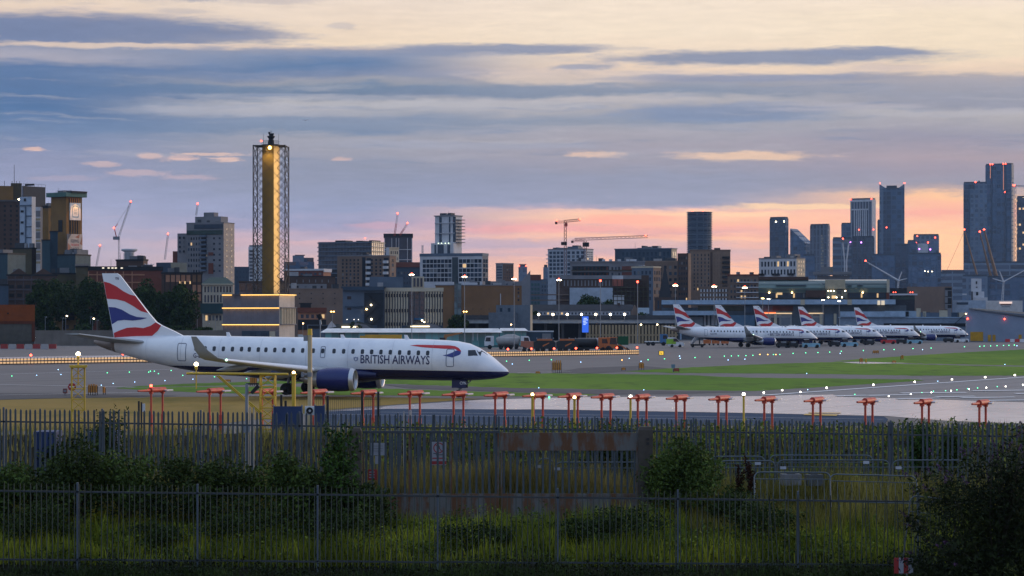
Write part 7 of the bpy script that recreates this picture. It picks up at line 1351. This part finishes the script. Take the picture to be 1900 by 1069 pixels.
for x0, x1, y0, lab in ((649,671,794,'weathered concrete gate post behind the leafy sapling'),(1184,1211,792,'thick brown gate post right of the rusty plate')):
    t2 = thing('gate_post', lab, 'gate post', (P(x0,0,Y).x, Y, 0), 0, 'gate posts'); w_ = (x1-x0)*k; mp = mat0('post_concrete', (0.075,0.062,0.050), .9, var=.35, scale=3)
    mb = MB(); mb.box(0,w_,-.16,.2,.1,zg(y0+6)); mb.add([(0,-.16,zg(y0+6)),(w_,-.16,zg(y0+6)),(w_,.2,zg(y0+6)),(0,.2,zg(y0+6)),(.04,-.12,zg(y0)),(w_-.04,-.12,zg(y0)),(w_-.04,.16,zg(y0)),(.04,.16,zg(y0))], [(0,1,5,4),(1,2,6,5),(2,3,7,6),(3,0,4,7),(4,5,6,7)]); mb.build('shaft', mp, t2)
    for y in (812, 820): MB().box(w_*.55,w_*.75,-.175,-.155,zg(y+5),zg(y)).build('hinge_hole', m_black, t2)
# signs behind the pales
Ys = 75.33; ks = Ys/F
def sign(name, lab, x0, x1, y0, y1, mt):
    p = P(x0,y1,Ys); t = thing(name, lab, 'sign', p); w_, h_ = (x1-x0)*ks, (y1-y0)*ks
    MB().box(0,w_,0,.012,0,h_).build('plate', mt, t); return t, w_, h_
sw = mat0('sign_white', (0.42,0.44,0.50), .5); sr = mat0('sign_red2', (0.40,0.03,0.03), .5)
t, a, c = sign('prohibition_sign', 'white sign with a red prohibition ring and a red bottom band on the gate', 800, 828, 820, 863, sw)
mb = MB(); n = 24; ro, ri = a*.36, a*.29; cx_, cz = a*.5, c*.74
for i in range(n): q0, q1 = 6.2832*i/n, 6.2832*(i+1)/n; mb.add([(cx_+ro*math.cos(q0),-.006,cz+ro*math.sin(q0)),(cx_+ro*math.cos(q1),-.006,cz+ro*math.sin(q1)),(cx_+ri*math.cos(q1),-.006,cz+ri*math.sin(q1)),(cx_+ri*math.cos(q0),-.006,cz+ri*math.sin(q0))], [(0,1,2,3)])
mb.add([(cx_-ri*.75,-.005,cz+ri*.62),(cx_-ri*.62,-.005,cz+ri*.75),(cx_+ri*.75,-.005,cz-ri*.62),(cx_+ri*.62,-.005,cz-ri*.75)], [(0,1,2,3)]); mb.build('ring', sr, t)
mb = MB(); mb.sphere((cx_,-.004,cz+ri*.35), ri*.2, 8, 5, (1,.1,1)); mb.add([(cx_-ri*.15,-.004,cz+ri*.2),(cx_+ri*.2,-.004,cz+ri*.2),(cx_+ri*.4,-.004,cz-ri*.6),(cx_+ri*.1,-.004,cz-ri*.2),(cx_-ri*.3,-.004,cz-ri*.7)], [(0,1,2,3,4)]); mb.build('figure', m_black, t)
for x0, x1, z in ((.15,.5,.5),(.3,.75,.44)): MB().box(a*x0,a*x1,-.008,-.003,c*z-.012,c*z+.012).build('text_line', m_black, t)
MB().box(a*.08,a*.92,-.008,-.003,c*.27,c*.32).build('text_line', sr, t); MB().box(0,a,-.01,-.003,c*.03,c*.17).build('red_band', sr, t)
t, a, c = sign('notice_sign', 'plain white notice behind the left part of the gate', 688, 716, 822, 845, sw); 
for z in (.75,.55,.35): MB().box(a*.1,a*.8,-.006,-.002,c*z-.008,c*z+.008).build('text_line', m_gry, t)
sign('notice_sign', 'narrow white notice strip below the plain white notice', 696, 704, 846, 861, sw)
t, a, c = sign('notice_sign', 'small red notice low at the left end of the gate', 683, 700, 871, 891, sr)
for z in (.75,.5,.25): MB().box(a*.12,a*.7,-.006,-.002,c*z-.015,c*z+.015).build('text_line', sw, t)
# crowd barriers
m_bar = mat0('barrier_steel', (0.10,0.125,0.14), .5, .4)
def cbar(lab, pts, Y, plate=None, legs=True, nb=10, rz=0):
    """pts: left, right, top, bottom pixel rows of the rounded frame"""
    x0, x1, y0, y1 = pts; k = Y/F; o = P(x0,y1,Y); t = thing('crowd_barrier', lab, 'barrier', o, 0, 'steel crowd barriers'); w_, h_ = (x1-x0)*k, (y1-y0)*k; r = min(.18, h_*.35)
    fr = [(0,0,0),(0,0,h_-r)] + [(r-r*math.cos(rad(a)),0,h_-r+r*math.sin(rad(a))) for a in (30,60,90)] + [(w_-r+r*math.sin(rad(a)),0,h_-r+r*math.cos(rad(a))) for a in (0,30,60,90)] + [(w_,0,0)]
    mb = MB(); mb.tube(fr, .021, 7); mb.build('frame', m_bar, t)
    mb = MB(); mb.cyl((0,0,h_*.18),(w_,0,h_*.18),.014,.014,6); mb.cyl((0,0,h_*.8),(w_,0,h_*.8),.012,.012,6)
    for i in range(1,nb): mb.cyl((w_*i/nb,0,h_*.18),(w_*i/nb,0,h_*.8),.008,.008,5)
    mb.build('bars', m_bar, t)
    for q in (w_*.1, w_*.9): mb = MB(); mb.tube([(q,-.22,0),(q,0,.08),(q,.22,0)], .016, 5); mb.build('foot', m_bar, t)
    if plate: MB().box((plate[0]-5.5-x0)*k,(plate[0]+5.5-x0)*k,-.035,-.022,(y1-plate[1]-2.6)*k,(y1-plate[1]+2.6)*k).build('plate', sw, t)
    return t
cbar('crowd barrier with a plate, right of the round bush', (1318,1419,847,912), 77.6, (1406,860)); cbar('crowd barrier just before the one beside the round bush', (1335,1438,855,918), 77.0)
cbar('long crowd barrier with a plate at its right end', (1428,1619,845,910), 77.8, (1607,858), nb=16); cbar('long crowd barrier with a plate at its left end', (1442,1650,854,918), 77.2, (1453,868), nb=16)
cbar('crowd barrier partly behind the dark bush, plate at left', (1656,1790,854,918), 77.4, (1667,868)); cbar('crowd barrier behind the gate, its right end beyond the gate post', (1030,1230,858,912), 76.6, (1034,870), nb=16)
cbar('small crowd barrier seen through the gate pales', (998,1026,851,905), 77.4, (999,866), nb=4)
t = cbar('leaning crowd barrier before the long grass', (1400,1541,872,940), 74.2, nb=12); t.rotation_euler = (rad(-24), 0, rad(-4))
t = cbar('leaning crowd barrier right of the other leaning one', (1541,1704,879,942), 74.0, nb=12); t.rotation_euler = (rad(-14), rad(1.5), rad(3))
t = cbar('tilted crowd barrier in front of the dark bush', (1672,1760,918,1066), 68.3, nb=5); t.rotation_euler = (0, rad(7), 0)
t = thing('warning_board', 'red and white board at the foot of the dark bush', 'board', P(1659,1064,67.6)); 
for i in range(4): MB().box(.13*i,.13*i+.125,0,.02,0,.42).build('stripe', sr if i % 2 == 0 else sw, t)
for x, y, w_, lab in ((1470,901,36,'pale concrete block left of the other, behind the leaning barriers'),(1513,902,30,'dark concrete block right of the pale one')):
    t = thing('concrete_block', lab, 'block', P(x-w_/2,y,76.2), rad(6), 'concrete blocks'); q = w_*76.2/F; MB().box(0,q,0,.4,0,.34).build('body', mat0('block_pale' if x < 1500 else 'block_dark', (0.17,0.17,0.18) if x < 1500 else (0.08,0.085,0.09), .9, var=.3, scale=3), t); MB().box(q*.3,q*.7,.1,.3,.34,.39).build('lifting_lug', m_rust, t)
for x, y0, Yp, lab in ((1391,862,76,'dark iron post beside the rusty dock plant'),):
    t = thing('iron_post', lab, 'post', P(x,915,Yp)); MB().box(-.05,.05,-.05,.05,0,(915-y0)*Yp/F).build('shaft', m_black, t); mb = MB(); mb.cyl((.12,-.06,0),(.12,-.06,.42),.05,.05,8); mb.cyl((.12,-.06,.42),(.12,-.06,.5),.05,.02,8); mb.build('bottle', sw, t)
for x0, x1, y0, lab in ((62,104,800,'blue steel skip behind the tall fence, left of the yellow mast'),(163,216,800,'blue steel skip behind the tall fence, right of the yellow mast')):
    Yk = 84; p = P(x0,y0,Yk); w_ = (x1-x0)*Yk/F; t = thing('skip_container', lab, 'skip', (p.x,Yk,gz(Yk)-.02), 0, 'blue skips'); h_ = p.z-gz(Yk); MB().prism([(.08,0),(w_-.08,0),(w_,h_),(0,h_)], 0, 1.2).build('body', mat0('skip_blue', (0.018,0.045,0.14), .6), t)
    for i in range(4): MB().box(w_*(.15+.23*i)-.03, w_*(.15+.23*i)+.03, -.06, .02, .05, h_).build('rib', mat0('skip_blue', (0.018,0.045,0.14), .6), t)
# ---------------------------------------------------------------- plants
lf_dark = leafmat('leaf_dark', (.010,.017,.004), (.040,.064,.013), (.105,.140,.028)); lf_mid = leafmat('leaf_mid', (.018,.032,.007), (.062,.100,.018), (.150,.200,.035)); lf_sap = leafmat('leaf_sapling', (.016,.036,.008), (.045,.095,.016), (.090,.160,.030)); lf_tree = leafmat('leaf_tree', (.007,.014,.003), (.022,.046,.008), (.048,.085,.014)); lf_buddle = leafmat('leaf_buddleia', (.006,.009,.003), (.022,.033,.008), (.085,.095,.022)); lf_front = leafmat('leaf_front', (.022,.035,.006), (.090,.130,.016), (.280,.310,.038))
bark = mat0('bark', (0.04,0.032,0.022), .9); m_flower = leafmat('buddleia_flower', (.03,.012,.03), (.09,.04,.10), (.20,.12,.22)); m_dock = leafmat('dock_seed', (.018,.006,.003), (.040,.013,.006), (.075,.028,.014)); m_stem = mat0('stem_green', (0.03,0.04,0.015), .8)
def bush(name, lab, cat, c, rx, ry, rz, n, size, mt, group=None, seed=1, lumps=9, stems=6, spikes=0, flowers=0, ground=None, tall=1.0):
    rnd = random.Random(seed); g0 = ground if ground is not None else c[2]-rz
    t = thing(name, lab, cat, (c[0], c[1], g0), 0, group); cz = c[2]-g0; mb = MB(); L = []
    for i in range(lumps):
        th = rnd.uniform(0,6.283); u = rnd.uniform(-.35,1); q = math.sqrt(max(0,1-u*u))*rnd.uniform(.45,.85)
        L.append((Vector((rx*q*math.cos(th), ry*q*math.sin(th), cz+rz*u*rnd.uniform(.4,.72))), rnd.uniform(.28,.5)))
    L.append((Vector((0,0,cz)), .62))
    for i in range(n):
        cc, s_ = rnd.choice(L); d = Vector((rnd.gauss(0,1),rnd.gauss(0,1),rnd.gauss(0,1))).normalized(); rr_ = rnd.random()**.4*1.08
        p = cc + Vector((d.x*rx*s_*rr_, d.y*ry*s_*rr_, d.z*rz*s_*rr_))
        if p.z < .02: p.z = rnd.uniform(.02,.3)
        mb.leaf(p, size*rnd.uniform(.6,1.35), rnd, .3, .5)
    for i in range(spikes):
        cc, s_ = rnd.choice(L); a = cc + Vector((rnd.uniform(-1,1)*rx*s_, rnd.uniform(-1,1)*ry*s_, rz*s_*.8)); e = a + Vector((rnd.gauss(0,.12),rnd.gauss(0,.12),rnd.uniform(.15,.45)*tall))
        for j in range(9): mb.leaf(a.lerp(e, j/9) + Vector((rnd.gauss(0,.04),rnd.gauss(0,.04),0)), size*rnd.uniform(.7,1.1), rnd, .5, .4)
    mb.build('foliage', mt, t); sb = MB()
    for i in range(stems):
        cc, s_ = rnd.choice(L); sb.cyl((rnd.uniform(-.15,.15)*rx, rnd.uniform(-.15,.15)*ry, -.05), cc, max(.012,.03*rz*.5), .008, 6)
    sb.build('stem', bark, t)
    if flowers:
        for i in range(flowers):
            fb = MB()
            cc, s_ = rnd.choice(L); d = Vector((rnd.gauss(0,1), -abs(rnd.gauss(0,1)), rnd.gauss(0,1)+.4)).normalized(); a = cc + Vector((d.x*rx*s_,d.y*ry*s_,d.z*rz*s_)); e = a + Vector((d.x*.2+rnd.gauss(0,.05), d.y*.1, .05+rnd.uniform(-.1,.15)))
            for j in range(7): fb.leaf(a.lerp(e, j/7), .05*(1.2-j/8), rnd, 0, .7)
            fb.build('flower_spike', m_flower, t)
    return t
# bramble bank behind the near fence
for i, (x, yt, w_, lab) in enumerate([(20,862,70,'leftmost low bramble bush at the picture edge'),(95,838,95,'bramble bush below the left blue skip'),(150,818,85,'highest bramble bush, at the foot of the yellow mast'),(235,832,110,'bramble bush below the right blue skip'),(330,846,110,'low bramble bush below the leftmost red antenna'),(430,846,110,'bramble bush beside the floodlight post foot'),(525,838,105,'bramble bush below the blue hoarding'),(600,850,90,'bramble bush at the foot of the leafy sapling'),(672,876,70,'small bramble bush at the left end of the gate')]):
    Yb = 73.8; k = Yb/F; zt = HEYE-(yt-HY)*k; g0 = gz(Yb)-.1; rz = (zt-g0)/2*1.05
    bush('bramble_bush', lab, 'bush', ((x-CX)*k, Yb, g0+rz*.95), w_*k*.72, 1.1, rz, 4200, .13, lf_dark if i % 3 else lf_mid, 'bramble bushes behind the near fence', 20+i, 14, 8, 10, 0, g0)
bush('leafy_sapling', 'tall bright green sapling with upright leafy spires left of the gate', 'sapling', ((622-CX)*73.4/F, 73.4, 2.2), .42, .35, .9, 700, .13, lf_sap, None, 50, 6, 5, 0, 0, .0)
t = thing('leafy_sapling', 'twin leafy spires rising in front of the left gate post', 'sapling', ((628-CX)*73.2/F, 73.2, 0)); rnd = random.Random(4); mb = MB(); sb = MB()
for x, yt in ((606,783),(615,795),(640,786),(652,800),(628,812),(662,818)):
    k = 73.2/F; top = Vector(((x-628)*k, rnd.uniform(-.2,.2), HEYE-(yt-HY)*k)); base = Vector(((x-628)*k*.4,0,.1)); sb.cyl(base, top, .02, .006, 6)
    for j in range(150):
        f = rnd.uniform(.35,1.02); p = base.lerp(top, f); r_ = .25*(1.15-f)+.07; mb.leaf(p + Vector((rnd.gauss(0,r_*.7),rnd.gauss(0,r_*.7),rnd.gauss(0,.05))), .15*rnd.uniform(.6,1.2), rnd, -.2, .5)
mb.build('foliage', lf_sap, t); sb.build('stem', m_stem, t)
bush('round_bush', 'rounded green bush right of the thick gate post', 'bush', ((1275-CX)*74.6/F, 74.6, 1.55), 1.28, .9, 1.35, 9000, .11, lf_mid, None, 60, 22, 10, 26, 0, .1)
bush('round_bush', 'lower dark part bush spreading right of the rounded bush', 'bush', ((1370-CX)*73.6/F, 73.6, .75), .9, .7, .8, 3500, .10, lf_dark, None, 61, 12, 6, 10, 0, -.1)
rnd = random.Random(77); g0 = -1.1; t = thing('buddleia_bush', 'big dark bush with faded purple flower spikes at the right corner', 'bush', ((1848-CX)*66.5/F, 66.5, g0)); mb = MB(); tips = []
for i in range(95):
    a = rnd.uniform(0,6.283); q = rnd.uniform(.1,1)**.6; base = Vector((rnd.gauss(0,.25), rnd.gauss(0,.2), 0)); tip = Vector((math.cos(a)*2.55*q, math.sin(a)*1.5*q, (5.0-1.5*q*q)*rnd.uniform(.74,1.03)*(1-.10*(math.cos(a)<-.2))))
    if rnd.random() < .32: tip = Vector((math.cos(a)*2.4, math.sin(a)*1.5, rnd.uniform(.5,2.6)))
    mid = base.lerp(tip, .5) + Vector((0,0,.35)); tips.append((mid, tip)); n = 250
    for j in range(n):
        f = rnd.uniform(.12,1.0); p = base.lerp(mid, f*2) if f < .5 else mid.lerp(tip, f*2-1); sp_ = .42*(1.12-f)+.10
        mb.leaf(p + Vector((rnd.gauss(0,sp_),rnd.gauss(0,sp_),rnd.gauss(0,sp_*.8))), .17*rnd.uniform(.55,1.3), rnd, -.1, .30)
mb.build('foliage', lf_buddle, t); sb = MB()
for mid, tip in tips[:40]: sb.cyl((0,0,0), mid, .03, .018, 5); sb.cyl(mid, tip, .018, .006, 5)
sb.build('stem', bark, t)
for mid, tip in tips[:90]:
    fb = MB(); d = (tip-mid).normalized(); e = tip + d*.28 + Vector((rnd.gauss(0,.06),0,-.05))
    for j in range(26): f = rnd.random(); fb.leaf(tip.lerp(e, f) + Vector((rnd.gauss(0,.028),rnd.gauss(0,.028),rnd.gauss(0,.028)))*(1.3-f), .05, rnd, 0, .8)
    fb.build('flower_spike', m_flower, t)
for x, yt, w_, Yb, lab, mt, sd in [(195,744,70,82,'dark leafy shrub tips behind the tall fence at left',lf_dark,80),(1145,750,100,83,'black shrub tips above the fence behind the gate plate',lf_dark,81),(1705,760,42,82,'green shrub tip above the tall fence right',lf_sap,82),(1765,770,50,82,'pale leaved shrub tip above the fence left of the dark bush',lf_mid,83),(130,790,110,84,'dark shrub between the blue skips',lf_dark,84)]:
    k = Yb/F; zt = HEYE-(yt-HY)*k; g0 = gz(Yb)-.1; rz = (zt-g0)/2
    bush('shrub', lab, 'shrub', ((x-CX)*k, Yb, g0+rz*.9), w_*k*.6, .7, rz*.92, 2600, .13, mt, 'shrubs behind the tall fence', sd, 12, 8, 26, 0, g0, 1.1)
for x, y0, y1, lab in ((1398,840,900,'rusty red dock plant beside the iron post'),(1368,858,900,'smaller rusty dock plant left of the iron post')):
    Yb = 75.6; k = Yb/F; p = P(x,y1+14,Yb); t = thing('dock_plant', lab, 'plant', (p.x,Yb,gz(Yb)-.05), 0, 'rusty dock plants'); rnd = random.Random(x); mb = MB(); sb = MB(); h_ = HEYE-(y0-HY)*k-gz(Yb)
    for i in range(1):
        tp = Vector((rnd.gauss(0,.14),rnd.gauss(0,.1),h_*rnd.uniform(.75,1))); sb.cyl((0,0,0), tp, .012, .006, 5)
        for j in range(130): f = rnd.uniform(.45,1); mb.leaf(tp*f + Vector((rnd.gauss(0,.035),rnd.gauss(0,.022),0)), .075, rnd, 0, .8)
    mb.build('seed_head', m_dock, t); sb.build('stem', m_stem, t)
    for i in range(3):
        mb = MB(); sb = MB(); tp = Vector((rnd.gauss(0,.14),rnd.gauss(0,.1),h_*rnd.uniform(.75,1))); sb.cyl((0,0,0), tp, .012, .006, 5)
        for j in range(130): f = rnd.uniform(.45,1); mb.leaf(tp*f + Vector((rnd.gauss(0,.035),rnd.gauss(0,.022),0)), .075, rnd, 0, .8)
        mb.build('seed_head', m_dock, t); sb.build('stem', m_stem, t)
for i, (x, w_, yt, lab) in enumerate([(285,110,965,'dark low bush behind the near fence, left of the third post'),(640,170,930,'dark low bush in front of the left end of the gate'),(880,150,965,'dark low weed bush below the gate plate joint'),(1090,120,960,'grey green weed bush below the right half of the gate'),(1180,140,925,'dark bush at the foot of the thick gate post'),(1420,150,925,'dark low bush below the leaning crowd barriers'),(60,130,925,'dark low bush behind the near fence at the left edge'),(450,150,930,'dark bush behind the third near fence bay')]):
    Yb = 72.2; k = Yb/F; zt = HEYE-(yt-HY)*k; g0 = gz(Yb)-.1; rz = max(.35,(zt-g0)/2*1.1); bush('weed_bush', lab, 'bush', ((x-CX)*k, Yb, g0+rz*.9), w_*k*.6, .8, rz, 2200, .10, lf_dark, 'weed bushes behind the near fence', 140+i, 12, 5, 8, 0, g0)
# low growth: tall grass and weeds too many to count
lf_verge = leafmat('leaf_verge', (.005,.008,.002), (.016,.022,.005), (.045,.055,.012))
gr_a = leafmat('grass_tall', (.075,.070,.013), (.250,.215,.045), (.480,.380,.100)); gr_b = leafmat('grass_lush', (.060,.085,.010), (.230,.260,.022), (.600,.570,.050))
gr_t = leafmat('grass_tan', (.09,.075,.02), (.30,.235,.07), (.50,.38,.14))
def hash2(x, y): return (math.sin(x*1.7+3)*math.sin(y*2.3+1.1)+math.sin(x*.63-1.2)*math.cos(y*1.1+2)+math.sin(x*3.1+y*2.2)*.5)/2.5
def grass(name, n, xr, yr, hr, mt, thr, seed, wd=.014):
    rnd = random.Random(seed); mb = MB(); c = 0
    while c < n:
        y = rnd.uniform(*yr); x = rnd.uniform(xr[0], xr[1])*y/F; v_ = hash2(x, y*1.5)
        if v_ < thr and rnd.random() > .25: continue
        h = rnd.uniform(*hr)*(.75+.5*v_); z = gz(y)-.06; a = rnd.uniform(0,6.283); dx, dy = math.cos(a)*wd, math.sin(a)*wd; lx, ly = rnd.gauss(0,.16)*h, rnd.gauss(0,.14)*h
        i = len(mb.v); mb.v += [(x-dx,y-dy,z),(x+dx,y+dy,z),(x+dx*.7+lx*.4,y+dy*.7+ly*.4,z+h*.6),(x-dx*.7+lx*.4,y-dy*.7+ly*.4,z+h*.6),(x+lx,y+ly,z+h)]; mb.face((i,i+1,i+2,i+3)); mb.face((i+3,i+2,i+4)); c += 1
    return tag(mb.build(name, mt), kind='stuff')
grass('tall_grass', 36000, (-1400,1400), (70.6,75.0), (.35,.95), gr_b, -.05, 1); grass('tall_grass', 42000, (-1400,1400), (75.6,78.2), (.8,1.7), gr_a, -.3, 2); grass('tall_grass', 14000, (330,760), (73.0,77.5), (.6,1.2), gr_a, -.8, 3); grass('tall_grass', 12000, (-285,240), (76.0,78.2), (1.1,2.0), gr_t, -.9, 13); grass('tall_grass', 10000, (-1400,1400), (68.4,70.1), (.2,.5), lf_dark, .1, 5); grass('tall_grass', 22000, (-1400,1400), (79,96), (.3,.8), gr_a, .0, 6)
rnd = random.Random(9); mb = MB()
for i in range(42000):
    y = 70.5 + 4.2*rnd.random(); x = rnd.uniform(-1400,1400)*y/F; v_ = hash2(x*.8+4, y*1.3)
    h = max(.15, .5+.75*v_); mb.leaf((x, y, gz(y)+rnd.random()**1.3*h), .10*rnd.uniform(.6,1.3), rnd, .4, .55)
fm = MB()
for i in range(15000):
    y = 68.2 + 1.9*rnd.random(); x = rnd.uniform(-1400,1400)*y/F; v_ = hash2(x+9, y); fm.leaf((x, y, gz(y)+rnd.random()*max(.08,.3+.4*v_)), .09*rnd.uniform(.6,1.3), rnd, .4, .55)
for i in range(32000):
    y = 80 + 16*rnd.random(); x = rnd.uniform(-300,1400)*y/F; v_ = hash2(x*.7+2, y*.9); mb.leaf((x, y, gz(y)+rnd.random()*max(.1,.35+.5*v_)), .15*rnd.uniform(.6,1.3), rnd, .4, .55)
tag(mb.build('weeds', lf_front), kind='stuff'); tag(fm.build('weeds', lf_verge), kind='stuff')
# ---------------------------------------------------------------- trees at the far side
for i, (x, yt, w_, Yt, lab) in enumerate([(72,520,52,700,'leftmost dark round tree behind the hipped roof house'),(120,508,64,720,'tallest dark tree between the refinery and the jet fin'),(170,516,58,710,'dark tree touching the jet fin on its left'),(262,520,62,700,'broad dark tree just right of the jet fin'),(300,540,50,695,'lower dark tree between two taller ones right of the fin'),(340,526,58,690,'dark round tree before the orange brick building'),(205,560,40,705,'small tree low behind the jet fin'),(1098,545,52,880,'dark tree in front of the white sheeting'),(1130,556,34,880,'small tree right of the one before the sheeting'),(850,580,34,780,'dark tree at the foot of the glass stair'),(1195,580,30,840,'small tree right of the pale gabled house'),(990,574,20,845,'small tree at the left end of the slate roofed row'),(88,595,40,700,'small bushy tree before the hipped roof house'),(150,598,44,690,'small bushy tree right of the hipped roof house'),(660,596,26,690,'small tree beside the dark station roof'),(318,604,60,660,'low bush right of the jet fin by the boundary wall'),(380,606,40,660,'low bush at the tower base by the boundary wall')]):
    k = Yt/F; zt = HEYE-(yt-HY)*k; r = w_*k/2; g0 = max(.6, zt*.18); rz = (zt-g0)/2
    rnd = random.Random(200+i); t = thing('tree', lab, 'tree', ((x-CX)*k, Yt, 0), 0, 'dark trees by the airfield edge'); cz = g0+rz; mb = MB(); L = [(Vector((0,0,cz)), .7)]
    r *= 1.18
    for j in range(22): th = rnd.uniform(0,6.283); u = rnd.uniform(-.85,.95); q = math.sqrt(max(0,1-u*u))*rnd.uniform(.5,.8); L.append((Vector((r*q*math.cos(th), r*q*math.sin(th), cz+rz*u*.72)), rnd.uniform(.28,.42)))
    for j in range(6500 if w_ > 45 else 2600):
        cc, s_ = rnd.choice(L); d = Vector((rnd.gauss(0,1),rnd.gauss(0,1),rnd.gauss(0,1))).normalized(); f = rnd.random()**.25*1.02; mb.leaf(cc + Vector((d.x*r*s_*f, d.y*r*s_*f, d.z*rz*s_*f)), rnd.uniform(.45,.85), rnd, .3, .8)
    mb.build('crown', lf_tree, t); sb = MB(); sb.cyl((0,0,-.1),(0,0,cz*.8),.28,.16,8)
    for cc, s_ in L[1:7]: sb.cyl((0,0,cz*.55), cc, .12, .04, 6)
    sb.build('trunk', bark, t)
